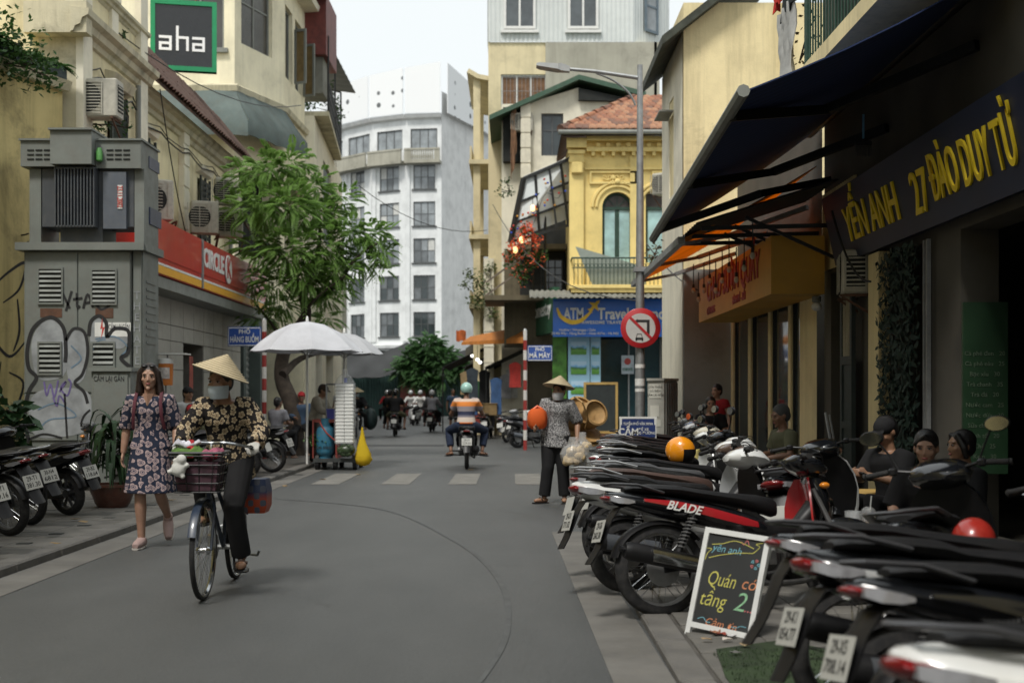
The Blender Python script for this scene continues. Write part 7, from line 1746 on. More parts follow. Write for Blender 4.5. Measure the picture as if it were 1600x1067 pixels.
def hand(mb, w, d, n, grip, side, k=1.):
    """palm, four unequal bent fingers and a thumb leaving the side of the palm; w wrist, d direction, n palm normal"""
    d = V(d).normalized(); n = V(n); n = (n - d * n.dot(d)).normalized(); s = d.cross(n) * side      # s points to the thumb side
    w = V(w); c = w + d * .045 * k
    for q, r in ((.0, .024), (.03, .03), (.06, .034), (.085, .033)):
        pass
    mb.loft([[w + d * (t * k) + (s * cos(a) * wd + n * sin(a) * th) * k for a in (2 * pi * i / 10 for i in range(10))] for t,wd,th in ((-.01,.022,.017),(.02,.027,.016),(.05,.038,.015),(.08,.041,.014),(.092,.036,.012))])
    for i, L in enumerate((.068, .076, .07, .055)):
        b = w + d * .085 * k + s * (.03 - .02 * i) * k; pts = [b]; dr = d.copy(); g_ = grip * (.9 + .08 * i)
        for j, seg in enumerate((.45, .32, .25)):
            ax = s * -1; dr = (Ro(g_ * (.75 if j == 0 else 1.0) * .9,3,d.cross(n)) @ dr); pts.append(pts[-1] + dr * L * seg * k)
        mb.tube(pts, [.0095 * k, .009 * k, .0085 * k, .007 * k], 7)
    b = w + d * .025 * k + s * .022 * k; t1 = b + (s * .7 + d * .6 + n * .25 * grip).normalized() * .042 * k; t2 = t1 + (d * .9 + s * (.25 - .5 * grip) + n * .5 * grip).normalized() * .033 * k
    mb.tube([b, t1, t2], [.014 * k, .0115 * k, .008 * k], 7)
def torso_rings(pose, f, sd, extra=0., t0=-.12, t1=1.0, g=1.):
    p, nk = V(pose['pelvis']), V(pose['neck']); up = nk - p
    prof = [(-.14,.13,.095,.0),(-.06,.155,.108,.0),(.04,.162,.112,-.005),(.2,.148,.1,.0),(.36,.135,.092,.004),(.52,.148,.1,.006),(.68,.165,.112,.004),(.82,.175,.11,-.004),(.91,.165,.092,-.008),(.965,.11,.07,-.008),(1.0,.062,.056,-.004)]
    if pose.get('fem'): prof = [(t,w * (1.03 if t < .2 else .93 if t < .6 else .92),d * (1 if t < .6 else 1.05 if t < .8 else .93),o) for t,w,d,o in prof]
    out = []; n = 22
    for t, w, d, o in prof:
        if t < t0 or t > t1: continue
        c = p + up * t + f * (-o)
        out.append([c + sd * cos(a) * (w * g + extra) + f * sin(a) * (d * g + extra) for a in (2 * pi * i / n for i in range(n))])
    return out
def person(label, loc, rz, pose, look, cat='person', vox=.012, group=None, z=0.):
    L = dict(pose); sc = L.get('scale', 1.)
    th = thing('person', label, cat, (loc[0], loc[1], z), rz, group)
    p, nk, hd = V(L['pelvis']), V(L['neck']), V(L['head'])
    yaw = L.get('twist',0.); f = Ro(yaw,3,'Z') @ V((0,-1,0)); up = (nk - p).normalized(); f = (f - up * f.dot(up)).normalized(); sd = up.cross(f) * -1
    if sd.x < 0: sd = -sd
    hf = V(L.get('look',(0,-1,0))).normalized(); hu = V(L.get('hup',(0,0,1))); hu = (hu - hf * hu.dot(hf)).normalized(); hs = hf.cross(hu); 
    g = L.get('g', 1.)
    sh = {s: nk - up * .055 + sd * s * .165 * g * (.93 if L.get('fem') else 1.04) for s in (-1, 1)}
    hip = {s: p + sd * s * .085 * g - up * .03 for s in (-1, 1)}
    arm = {-1: L['arm_r'], 1: L['arm_l']}; leg = {-1: L['leg_r'], 1: L['leg_l']}
    sk = MB(); sk.loft(torso_rings(L, f, sd, -.004, g=g))
    sk.tube([nk - up * .05, nk + (hd - nk) * .45, hd - hu * .05], [.058, .05, .052], 12)
    # head
    E = lambda c, r, **k: sk.ell(c, r, Matrix((hs, hf, hu)).transposed(), 18, 12)
    E(hd + hu * .028 - hf * .012,(.074,.094,.092)); E(hd + hf * .018 - hu * .02,(.064,.075,.085)); E(hd + hf * .035 - hu * .07,(.045,.05,.042)); E(hd + hf * .078 - hu * .098,(.02,.018,.016))
    sk.loft([[hd + hf * a - hu * b + hs * c_ for a,b,c_ in ((d0,q,-w),(d1,q,0),(d0,q,w),(d0 - .03,q,0))] for q,d0,d1,w in ((-.022,.08,.09,.009),(.005,.083,.103,.013),(.026,.082,.114,.017),(.036,.08,.102,.014))])
    for s in (-1, 1):
        E(hd + hs * s * .032 + hf * .076 + hu * .034,(.026,.012,.009)); E(hd + hs * s * .042 + hf * .064 - hu * .018,(.02,.018,.02)); E(hd + hs * s * .076 - hf * .012 - hu * .005,(.01,.018,.03))
    for s in (-1, 1):
        el, wr = V(arm[s]['elbow']), V(arm[s]['wrist'])
        sk.tube([sh[s] - sd * s * .05,sh[s],lerp(sh[s],el,.4),el,lerp(el,wr,.25),lerp(el,wr,.6),wr],[q * g for q in (.05,.052,.046,.038,.04,.034,.025)],12)
        hd_ = arm[s].get('dir') or (wr - el); hand(sk,wr,hd_,arm[s].get('palm') or (-sd * s),arm[s].get('grip',.35),-s if not arm[s].get('flip') else s,.95 * g)
        kn, an = V(leg[s]['knee']), V(leg[s]['ankle'])
        sk.tube([hip[s] + up * .03,hip[s],lerp(hip[s],kn,.45),kn,lerp(kn,an,.3),lerp(kn,an,.7),an],[q * g for q in (.085,.088,.074,.052,.054,.04,.034)],12)
        toe = V(leg[s].get('toe') or (an + V((0,-.17,-.04)))); td = (toe - an).normalized(); heel = an - V((td.x,td.y,0)).normalized() * .045 - V((0,0,.035))
        sk.tube([heel,lerp(heel,toe,.35),lerp(heel,toe,.75),toe],[.03,.035,.036,.022],10,flat=(1.1,.85))
    im = None
    me = remesh(sk, vox, look.get('skin', SK2), 'body', 3); bd = link('body', me, th)
    # face
    det = vox < .009
    for s in (-1, 1):
        mb = MB(); mb.ell(hd + hs * s * .031 + hf * .083 + hu * .012,(.0115,.007,.0055),Matrix((hs,hf,hu)).transposed(),10,6); e_ = mb.build('eye',M_eyew,th)
        mb = MB(); mb.ell(hd + hs * s * .031 + hf * .0895 + hu * .012,(.0065,.003,.0065),Matrix((hs,hf,hu)).transposed(),8,5); mb.build('iris',M_eye,e_)
        mb = MB(); mb.tube([hd + hs * s * q + hf * r + hu * z_ for q,r,z_ in ((.014,.094,.03),(.03,.093,.035),(.047,.08,.03))],.003,5,flat=(1.1,.6)); mb.build('eyebrow',look.get('hairm',M_hair),th)
        mb = MB(); mb.tube([hd + hs * s * q + hf * r + hu * z_ for q,r,z_ in ((.017,.09,.018),(.031,.0925,.0205),(.045,.083,.017))],.0019,5); mb.build('eyelid',M_eye,th)
    mb = MB(); mb.ell(hd + hf * .088 - hu * .056,(.022,.008,.008),Matrix((hs,hf,hu)).transposed(),10,6); mb.build('lips',M_lip,th)
    vg = vox * 1.35
    # clothes
    if 'top' in look:
        o = look['top']; m = MB(); e = o.get('loose', .014)
        m.loft(torso_rings(L,f,sd,e,-.2 if o.get('long') else -.13,.985 if not o.get('vneck') else .97,g=g))
        if o.get('long'):
            c0 = p - up * .05; m.loft([[c0 - V((0,0,q)) + sd * cos(a) * (w + e) + f * sin(a) * (d + e) for a in (2 * pi * i / 20 for i in range(20))] for q,w,d in ((-.08,.165,.115),(.06,.175,.125),(o['long'],.18,.13))])
        for s in (-1, 1):
            el, wr = V(arm[s]['elbow']), V(arm[s]['wrist']); q = o.get('sleeve', .5)
            pts = [sh[s] - sd * s * .07,sh[s] + up * .0,lerp(sh[s],el,.45)]; rr = [.06 + e,.064 + e,.056 + e]
            if q > .5: pts += [el, lerp(el, wr, (q - .5) * 2)]; rr += [.05 + e, .04 + e + o.get('flare', 0)]
            else: pts[-1] = lerp(sh[s], el, q * 2 * .98); rr[-1] = .058 + e + o.get('flare', 0)
            m.tube(pts, [r_ * g for r_ in rr], 14)
        link('shirt', remesh(m, vg, o['m'], 'shirt', 2), th)
        if o.get('collar'):
            c_ = MB()
            for s in (-1,1): c_.sheet([[nk + sd * s * a - up * b + f * c2 for a,b,c2 in r_] for r_ in (((.0,-.03,-.062),(.06,-.02,-.02),(.05,.0,.05),(.02,.04,.085)),((.0,.02,-.085),(.085,.01,-.02),(.085,.05,.06),(.055,.08,.1)))],.006)
            c_.build('collar', o['m'], th)
    if 'dress' in look:
        o = look['dress']; m = MB(); e = .022; m.loft(torso_rings(L, f, sd, e, -.1, .97, g=g))
        hem = o['hem']; n = 40; rows = []
        for t in (0, .25, .5, .75, 1.0):
            zc = p.z + .08 + (hem - p.z - .08) * t; rows.append([V((p.x,p.y,zc)) + V((cos(a),0,0)) * (.165 + .065 * t + .014 * t * sin(a * 6 + 1)) + V((0,sin(a),0)) * (.13 + .075 * t + .014 * t * sin(a * 7)) for a in (2 * pi * i / n for i in range(n))])
        m.loft(rows)
        for s in (-1, 1):
            el,wr = V(arm[s]['elbow']),V(arm[s]['wrist']); m.tube([sh[s] - sd * s * .06,sh[s],lerp(sh[s],el,.5),el,lerp(el,wr,.12)],[.07,.078,.075,.072,.07],14)
        link('dress', remesh(m, vg, o['m'], 'dress', 2), th)
    if 'bottom' in look:
        o = look['bottom']; m = MB(); e = o.get('loose', .012); q = o.get('len', 1.)
        m.loft(torso_rings(L, f, sd, e * .6, -.2, .12, g=g))
        for s in (-1, 1):
            kn,an = V(leg[s]['knee']),V(leg[s]['ankle']); pts = [hip[s] + up * .05,hip[s],lerp(hip[s],kn,.5)]; rr = [.09 + e,.098 + e,.084 + e]
            if q > .5: pts += [kn,lerp(kn,an,.4 * min(1,(q - .5) * 2)),lerp(kn,an,(q - .5) * 2)]; rr += [.066 + e,.062 + e,.05 + e + o.get('flare',0)]
            else: pts += [lerp(hip[s], kn, q * 2)]; rr += [.078 + e]
            m.tube(pts, [r_ * g for r_ in rr], 14)
        link(o.get('name', 'trousers'), remesh(m, vg, o['m'], 'trousers', 2), th)
    ft = look.get('shoes')
    if ft:
        for s in (-1, 1):
            an = V(leg[s]['ankle']); toe = V(leg[s].get('toe') or (an + V((0,-.17,-.04)))); td = (toe - an).normalized(); fl = V((td.x,td.y,0)).normalized(); dn = V(leg[s].get('sole') or (0,0,-1)); heel = an - fl * .05 + dn * .04
            tp = toe + (toe - heel).normalized() * .025
            m = MB(); 
            if ft[0] == 'sneaker': m.tube([heel - dn * .005,lerp(heel,tp,.3) - dn * .012,lerp(heel,tp,.7),tp + dn * .004],[.04,.047,.044,.028],12,flat=(1.05,.95)); m.tube([an - dn * .01,an + dn * .03],[.043,.045],12)
            else:
                m.tube([lerp(heel,tp,.5) - dn * .02 + td.cross(V((0,0,1))).normalized() * .045 * a - dn * (.022 if a == 0 else .0) for a in (-1,-.5,0,.5,1)],.014,6)
            so = link('shoe', remesh(m, .007 if det else .012, ft[1], 'shoe', 1), th)
            m2 = MB(); m2.tube([heel + dn * .03,lerp(heel,tp,.4) + dn * .034,lerp(heel,tp,.75) + dn * .034,tp + dn * .03],[.034,.042,.042,.026],12,flat=(1.15,.35)); m2.build('sole',ft[2] if len(ft) > 2 else M_blk,so)
    hm = look.get('hairm', M_hair); hr = look.get('hair')
    Hm = Matrix((hs, hf, hu)).transposed()
    if hr:
        m = MB(); m.ell(hd + hu * .042 - hf * .024,(.084,.1,.095),Hm,16,10); m.ell(hd - hf * .05 + hu * .0,(.076,.07,.085),Hm,14,10)
        if hr == 'long':
            for s in (-1, 1):
                m.tube([hd + hs * s * .03 + hf * .05 + hu * .115,hd + hs * s * .078 + hf * .03 + hu * .05,hd + hs * s * .088 + hf * .01 - hu * .05,hd + hs * s * .095 - hf * .0 - hu * .13,hd + hs * s * .1 - hf * .0 - hu * .19],[.02,.028,.032,.036,.018],10)
                m.tube([hd + hs * s * .06 - hf * .05,hd + hs * s * .07 - hf * .06 - hu * .12,hd + hs * s * .06 - hf * .06 - hu * .2],[.045,.05,.03],10)
            m.tube([hd - hf * .07, hd - hf * .08 - hu * .2], [.06, .05], 10)
        elif hr == 'tied': m.ell(hd - hf * .12 + hu * .04,.045); m.tube([hd + hs * .075 + hf * .02 + hu * .03,hd + hf * .075 + hu * .1,hd - hs * .075 + hf * .02 + hu * .03],.018,8)
        elif hr == 'bob':
            for s in (-1,1): m.tube([hd + hs * s * .04 + hf * .06 + hu * .1,hd + hs * s * .085 + hf * .02,hd + hs * s * .085 - hu * .09],[.018,.03,.02],8)
        link('hair', remesh(m, max(vox, .008), hm, 'hair', 2), th)
    ht = look.get('hat')
    if ht:
        if ht[0] == 'conical':
            tl = V(ht[1]).normalized(); ap = hd + hu * .045 + tl * .165; ux = tl.orthogonal().normalized(); m = MB(); r0 = ht[2] if len(ht) > 2 else .21; n = 40
            rows = [[ap - tl * (.15 * t) + (ux * cos(a) + tl.cross(ux) * sin(a)) * (.004 + r0 * t) for a in (2 * pi * i / n for i in range(n + 1))] for t in [q / 9 for q in range(10)]]
            m.sheet(rows, .005); ho = m.build('conical_hat', M_straw, th)
            for t in [q / 10 for q in range(1, 11)]:
                m = MB(); m.tube([ap - tl * (.15 * t - .003) + (ux * cos(a) + tl.cross(ux) * sin(a)) * (.006 + r0 * t) for a in (2 * pi * i / n for i in range(n + 1))],.0022 if t < 1 else .005,4,False); m.build('hat_ring',M_straw,ho)
        elif ht[0] == 'cap':
            m = MB(); m.ell(hd + hu * .05 - hf * .012, (.087, .104, .085), Hm, 16, 10); 
            m.sheet([[hd + hs * a * .075 + hf * (.07 + b) + hu * (.055 - b * .25 - abs(a) * .012) for a in (-1,-.5,0,.5,1)] for b in (0,.045,.085)],.006); link('cap',remesh(m,.008,ht[1],'cap',1),th)
        elif ht[0] == 'helmet':
            m = MB(); rows = [[hd + hu * (.035 + .125 * sin(b)) - hf * .012 + (hs * cos(a) * .118 + hf * sin(a) * .14) * cos(b) for a in (2 * pi * i / 24 for i in range(24))] for b in (-.75,-.45,0,.35,.7,1.0,1.3,1.55)]
            m.loft(rows); ho = m.build('helmet',ht[1],th); m = MB(); m.loft([[q + (q - hd).normalized() * .004 for q in r_] for r_ in (rows[0],[lerp(a,b,.25) for a,b in zip(rows[0],rows[1])])],False); m.build('helmet_trim',M_blk,ho)
    if look.get('mask'):
        m = MB(); rows = [[hd + hs * sin(a) * .078 * w + hf * (cos(a) * (.1 + b) - .012) - hu * z_ for a in (R(-75 + 15 * i) for i in range(11))] for z_,b,w in ((.018,.014,1.0),(.04,.024,1.02),(.07,.02,.98),(.11,.004,.85))]; m.sheet(rows,.004); m.build('face_mask',look['mask'],th)
    return th
def stand(h=1.0, **kw):
    p = dict(pelvis=(0,0,.93),neck=(0,0,1.42),head=(0,-.02,1.575),arm_r=dict(elbow=(-.24,.03,1.12),wrist=(-.26,-.05,.87)),arm_l=dict(elbow=(.24,.03,1.12),wrist=(.26,-.05,.87)),leg_r=dict(knee=(-.1,-.02,.5),ankle=(-.11,.02,.085)),leg_l=dict(knee=(.1,-.02,.5),ankle=(.11,.02,.085)))
    p.update(kw); return p
def ride(**kw):
    p = dict(pelvis=(0,.1,.9),neck=(0,-.02,1.38),head=(0,-.06,1.54),arm_r=dict(elbow=(-.31,-.2,1.08),wrist=(-.33,-.46,1.07),dir=(.1,-1,-.1),palm=(0,0,-1),grip=1.1),arm_l=dict(elbow=(.31,-.2,1.08),wrist=(.33,-.46,1.07),dir=(-.1,-1,-.1),palm=(0,0,-1),grip=1.1),leg_r=dict(knee=(-.3,-.33,.76),ankle=(-.29,-.14,.36),toe=(-.33,-.31,.3)),leg_l=dict(knee=(.3,-.33,.76),ankle=(.29,-.14,.36),toe=(.33,-.31,.3)))
    p.update(kw); return p
def sit(**kw):
    p = dict(pelvis=(0,0,.44),neck=(0,-.06,.93),head=(0,-.1,1.08),arm_r=dict(elbow=(-.23,-.1,.66),wrist=(-.14,-.34,.62),dir=(.5,-.8,0)),arm_l=dict(elbow=(.23,-.1,.66),wrist=(.14,-.34,.62),dir=(-.5,-.8,0)),leg_r=dict(knee=(-.15,-.4,.48),ankle=(-.15,-.36,.09)),leg_l=dict(knee=(.15,-.4,.48),ankle=(.15,-.36,.09)))
    p.update(kw); return p
M_sneak = mat('pink_beige_sneaker',(.36,.25,.23),.7,var=.1); M_sole = mat('pale_sole',(.45,.42,.38),.7); M_sand = mat('brown_sandal',(.05,.028,.02),.6)

# the walking woman
q = GND(235, 855)
W = person('woman with shoulder length dark hair walking in a navy paisley dress',(q.x,q.y),0.06,stand(fem=1,pelvis=(0,.02,.9),neck=(0,0,1.395),head=(.0,-.03,1.545),look=(.03,-1,-.02),hup=(0,0,1),
    arm_r=dict(elbow=(-.225,.06,1.1),wrist=(-.25,.03,.86),grip=.5),arm_l=dict(elbow=(.225,.05,1.1),wrist=(.245,-.07,.88),grip=.5),
    leg_r=dict(knee=(-.08,-.05,.48),ankle=(-.075,-.02,.085),toe=(-.085,-.2,.04)),leg_l=dict(knee=(.09,-.02,.49),ankle=(.1,.28,.26),toe=(.12,.21,.08),sole=(0,.75,-.65))),
    dict(skin=SK1,hairm=M_hairb,hair='long',dress=dict(m=C_paisley,hem=.5),shoes=('sneaker',M_sneak,M_sole)),vox=.0065)
def on(par, nm, mb, m, **kw): return mb.build(nm, m, par, **kw)
m = MB()
for s in (-1,1): m.tube([(s * .1,.06,1.4),(s * .11,-.04,1.425),(s * .115,-.12,1.32),(s * .125,-.125,1.2),(s * .14,-.06,1.08)],.011,6,flat=(1.4,.5))
on(W, 'backpack_strap', m, mat('strap_maroon', (.08, .015, .025), .8))
m = MB(); m.tube([(.075 * sin(a),-.03 - .078 * cos(a) * 1.0,1.385 - .05 * max(0,cos(a)) ** 2 - .015) for a in (R(-100 + 20 * i) for i in range(11))],.004,5); m.ell((0,-.118,1.312),(.012,.006,.014),nu=8,nv=5); on(W,'necklace',m,mat('necklace_pearl',(.6,.5,.38),.3))
m = MB(); m.lathe([(.03,-.01),(.033,0),(.03,.01)],14,Tr((.243,-.06,.905))); m.box((.243,-.095,.905),(.026,.01,.026),None,.004); on(W,'wrist_watch',m,mat('watch_gold',(.4,.3,.15),.3,.8))
m = MB()
for s in (-1, 1): m.ell((s * .035, -.09, 1.655), (.03, .008, .022), Ro(-.9, 3, 'X'), 10, 6)
m.tube([(-.07,-.05,1.655),(-.035,-.095,1.66),(.035,-.095,1.66),(.07,-.05,1.655)],.004,5); on(W,'sunglasses',m,M_blk)
m = MB(); m.box((0,.17,1.2),(.26,.13,.36),None,.05); on(W,'backpack',m,mat('backpack_maroon',(.1,.014,.02),.8))
m = MB(); m.loft([[V((x,-.095 - .035 * (1 - abs(x) / .05) + 0 * z,z)) for x in (-w,0,w)] + [V((0,-.06,z))] for z,w in ((1.4,.05),(1.34,.028),(1.29,.004))]); on(W,'neckline_skin',m,SK1)

# the cyclist and the bicycle
bx_, by_ = -2.085, 9.15
bc = thing('bicycle','old dark blue bicycle with loaded front basket ridden towards the camera','bicycle',(bx_,by_,0),0)
M_bf = mat('frame_dark_blue', (.018, .03, .055), .35, var=.2, coat=.3, dust=.3); rw = .335
st_ = R(-4); HT,HB = V((0,-.3,.93)),V((0,-.37,.68)); FA,RA,BBk,ST = V((.0,-.5,rw)),V((0,.52,rw)),V((0,.1,.29)),V((0,.26,.8))
m = MB(); m.tube([HT,HB],.02,10); m.tube([HB + V((0,.01,.04)),BBk],.017,8); m.tube([HT + V((0,.02,-.06)),lerp(BBk,ST,.45)],.015,8); m.tube([BBk,ST],.016,8)
for s in (-1,1): m.tube([BBk + V((s * .02,0,0)),RA + V((s * .055,0,0))],.01,6); m.tube([lerp(BBk,ST,.9),RA + V((s * .055,0,0))],.009,6)
fr_ = on(bc, 'frame', m, M_bf)
m = MB(); m.tube([HB, HB + V((0, -.02, -.04))], .02, 8)
for s in (-1,1): m.tube([HB + V((s * .045,-.01,-.03)),HB + V((s * .05,-.05,-.15)),FA + V((s * .05,0,0))],.011,6)
on(bc, 'fork', m, M_bf)
def bw(c, nm):
    M = face_m(c,(0,1,0),(0,0,1)); m = MB(); m.lathe([(rw - .035,-.014),(rw - .045,0),(rw - .035,.014),(rw - .022,.016),(rw - .022,-.016),(rw - .035,-.014)],44,M,False); m.lathe([(.022,-.045),(.03,-.03),(.018,-.02),(.018,.02),(.03,.03),(.022,.045)],12,M); w_ = on(bc,nm,m,M_chr)
    m = MB(); m.lathe([(rw - .024,-.016),(rw - .006,-.015),(rw,0),(rw - .006,.015),(rw - .024,.016)],44,M,False); on(w_,'tyre',m,M_tyre)
    m = MB()
    for k in range(36):
        a = 2 * pi * k / 36; b = a + (.45 if k % 4 < 2 else -.45); s = .03 if k % 2 else -.03; m.tube([M @ V((.027 * cos(a),.027 * sin(a),s)),M @ V(((rw - .04) * cos(b),(rw - .04) * sin(b),0))],.0014,4,False)
    on(w_, 'spoke', m, M_chr)
bw(FA, 'front_wheel'); bw(RA, 'rear_wheel')
for c, a0, a1, nm in ((FA, 20, 150, 'mudguard'), (RA, 20, 165, 'mudguard')):
    m = MB(); m.sheet([[V((x,c.y + cos(R(a)) * (rw + .02 - abs(x) * .3) * (1 if c is RA else -1),rw + sin(R(a)) * (rw + .02 - abs(x) * .3))) for x in (-.026,0,.026)] for a in range(a0,a1,10)],.003); on(bc,nm,m,M_bf)
m = MB(); m.tube([HT,HT + V((0,.01,.1)),(0,-.27,1.05)],.013,8); m.tube(curve_pts([(-.26,-.1,1.0),(-.25,-.2,1.02),(-.12,-.3,1.05),(0,-.28,1.05),(.12,-.3,1.05),(.25,-.2,1.02),(.26,-.1,1.0)],4),.011,8); hb = on(bc,'handlebar',m,M_chr)
for s in (-1,1): m = MB(); m.tube([(s * .255,-.19,1.018),(s * .26,-.07,.995)],.016,8); on(hb,'grip',m,M_tyre)
m = MB(); m.tube([BBk - V((.07,0,0)),BBk + V((.07,0,0))],.02,8); m.lathe([(.09,0),(.09,.006)],24,face_m(BBk + V((-.06,0,0)),(0,1,0),(0,0,1))); cr = on(bc,'crank',m,M_steel)
for s, d in ((1, V((0, -.02, -.17))), (-1, V((0, .02, .17)))):
    m = MB(); m.bar(BBk + V((s * .07,0,0)),BBk + V((s * .085,0,0)) + d,.02,.014,(1,0,0)); m.box(BBk + V((s * .135,0,0)) + d,(.09,.08,.022)); on(cr,'pedal',m,M_tyre)
m = MB(); m.ell(ST + V((0,.03,.05)),(.1,.13,.04),nu=14,nv=8); m.tube([ST + V((0,-.05,.05)),ST + V((0,-.18,.055))],[.05,.02],8,flat=(1,.6)); on(bc,'saddle',m,M_blk)
m = MB()
for s in (-1,1): m.tube([(s * .06,.3,.7),(s * .07,.75,.72)],.008,6); m.tube([(s * .06,.72,.72),(s * .055,.53,.36)],.007,6)
for y in (.35, .45, .55, .65, .74): m.tube([(-.07, y, .715), (.07, y, .715)], .006, 5)
on(bc, 'rear_rack', m, M_steel)
m = MB(); m.tube([(.06,.45,.3),(.1,.4,.2),(.2,.33,.2),(.22,.3,.24)],.01,6); on(bc,'kick_stand',m,M_steel)
# wire basket with its load
bk = thing('bicycle_basket', 'dark wire basket on the bicycle front', 'basket', (bx_, by_ - .6, .74))
m = MB()
def bring(z,k): return [V((a * .17 * k,b * .13 * k,z)) for a,b in ((-1,-1),(1,-1),(1,1),(-1,1),(-1,-1))]
for z,k in ((0,.8),(.06,.85),(.12,.9),(.18,.95),(.24,1.),(.26,1.02)): m.tube(bring(z,k),.005 if z < .26 else .009,4,False)
for i in range(14):
    t = i / 14 * 4; k = int(t); u = t - k; a,b = bring(0,.8),bring(.26,1.02); m.tube([a[k] + (a[k + 1] - a[k]) * u,b[k] + (b[k + 1] - b[k]) * u],.003,4,False)
m.bx(-.15, .15, -.1, .1, -.004, .004); on(bk, 'wire_frame', m, M_black)
m = MB(); m.loft([[V((a * .155 * k,b * .12 * k,z)) for a,b in ((-1,-1),(0,-1.06),(1,-1),(1,1),(-1,1))] for z,k in ((.01,.8),(.2,.95))]); on(bk,'liner',m,mat('liner_plum',(.05,.02,.03),.8,var=.6,vscale=14))
for nm,lab,c,col,r in (('green_bundle','green leafy patterned bundle on top of the bicycle basket',(-.07,0,.25),(.08,.15,.035),(.12,.1,.04)),('pink_bundle','pink wrapped bundle on the bicycle basket near the hand',(.09,-.02,.25),(.3,.09,.14),(.08,.09,.035)),('white_cloth_roll','white cloth roll lying across the bicycle basket',(-.1,.05,.31),(.5,.5,.55),(.1,.04,.025))):
    m = MB(); m.ell(c, r, None, 16, 10)
    for v_ in range(len(m.v)): m.v[v_] = m.v[v_] + V((0,0,.016 * sin(m.v[v_].x * 90) * cos(m.v[v_].y * 75) + .01 * sin(m.v[v_].x * 41 + 2)))
    o = thing(nm,lab,'bundle',(bx_,by_ - .6,.74)); on(o,'cloth',m,cloth(nm + '_m',col,var=.5,vscale=18)); m = MB(); m.tube([(c[0] + .03,c[1] - r[1] - .002,c[2] - .02),(c[0] + .03,c[1],c[2] + r[2] + .004),(c[0] + .03,c[1] + r[1],c[2])],.012,6,flat=(1.6,.4)); on(o,'red_band',m,C_red)
pt = thing('plush_toy','small white plush toy hanging on the bicycle basket front','toy',(bx_ - .1,by_ - .76,.88))
m = MB(); m.ell((0, 0, .02), (.05, .04, .055), nu=12, nv=8); m.ell((.02, -.01, .08), (.035, .032, .035)); 
for a in (.4,1.9,3.5,5.2): m.tube([(0,0,.02),(.075 * cos(a),-.01,.02 + .07 * sin(a))],[.025,.016],8)
link('body', remesh(m, .008, cloth('plush_white', (.55, .55, .52)), 'body', 1), pt)
pn = thing('side_bag','red and blue checked bag hung on the bicycle rear rack','bag',(bx_ + .16,by_ + .52,.5))
m = MB(); m.loft([[V((a * .09 * k,b * .13 * k,z * .85)) for a,b in ((-1,-.8),(-.6,-1),(.6,-1),(1,-.8),(1,.8),(.6,1),(-.6,1),(-1,.8))] for z,k in ((0,.8),(.06,1),(.2,1.02),(.3,.85))])
def checks():
    t = NT('checked_bag'); s = t.n('SeparateXYZ'); t.l(t.co(),s.inputs[0]); a = t.math('SINE',t.math('MULTIPLY',s.outputs[0],70)); b = t.math('SINE',t.math('MULTIPLY',s.outputs[2],60))
    t.set(Base_Color=t.mix(t.math('GREATER_THAN',t.math('MULTIPLY',a,b),0.15),t.ramp(s.outputs[2],[(.1,(.4,.06,.02)),(.16,(.03,.05,.12))]),(.09,.1,.14)),Roughness=.5); return t.m
on(pn,'bag_body',m,checks()); m = MB(); m.tube([(-.02,-.08,.29),(-.1,-.06,.36),(-.14,.0,.24)],.008,5); m.ell((-.05,-.08,.34),(.03,.03,.05)); on(pn,'handle',m,C_red)
M_mask = mat('pale_blue_mask', (.38, .44, .47), .8)
CYC = person('cyclist in conical hat, face mask and black blouse with cream flowers',(bx_,by_),0,dict(fem=1,g=1.0,pelvis=(0,.27,.93),neck=(.0,.13,1.35),head=(-.015,.06,1.475),look=(-.3,-1,-.12),hup=(0,-.1,1),
    arm_r=dict(elbow=(-.265,.08,1.13),wrist=(-.262,-.045,1.03),dir=(.05,-1,-.1),palm=(0,0,-1),grip=1.0),arm_l=dict(elbow=(.275,.1,1.12),wrist=(.268,-.04,1.03),dir=(-.05,-1,-.1),palm=(0,0,-1),grip=1.0),
    leg_r=dict(knee=(-.1,-.1,.72),ankle=(-.125,.12,.53),toe=(-.14,-.04,.49)),leg_l=dict(knee=(.1,-.03,.58),ankle=(.13,.12,.2),toe=(.15,-.04,.16))),
    dict(skin=SK2,top=dict(m=C_flower,sleeve=.97,loose=.02,long=.1),bottom=dict(m=C_blackt,loose=.01,len=.96,flare=.012),shoes=('sandal',M_sand),hair='short',hat=('conical',(.34,.04,1),.2),mask=M_mask),vox=.0065)
m = MB()
for s in (-1, 1): hand(m, (s * .262, -.03, 1.035), (0, -1, -.1), (0, 0, -1), 1.0, -s, 1.16)
link('glove', remesh(m, .007, cloth('white_glove', (.48, .47, .44)), 'glove', 2), CYC)

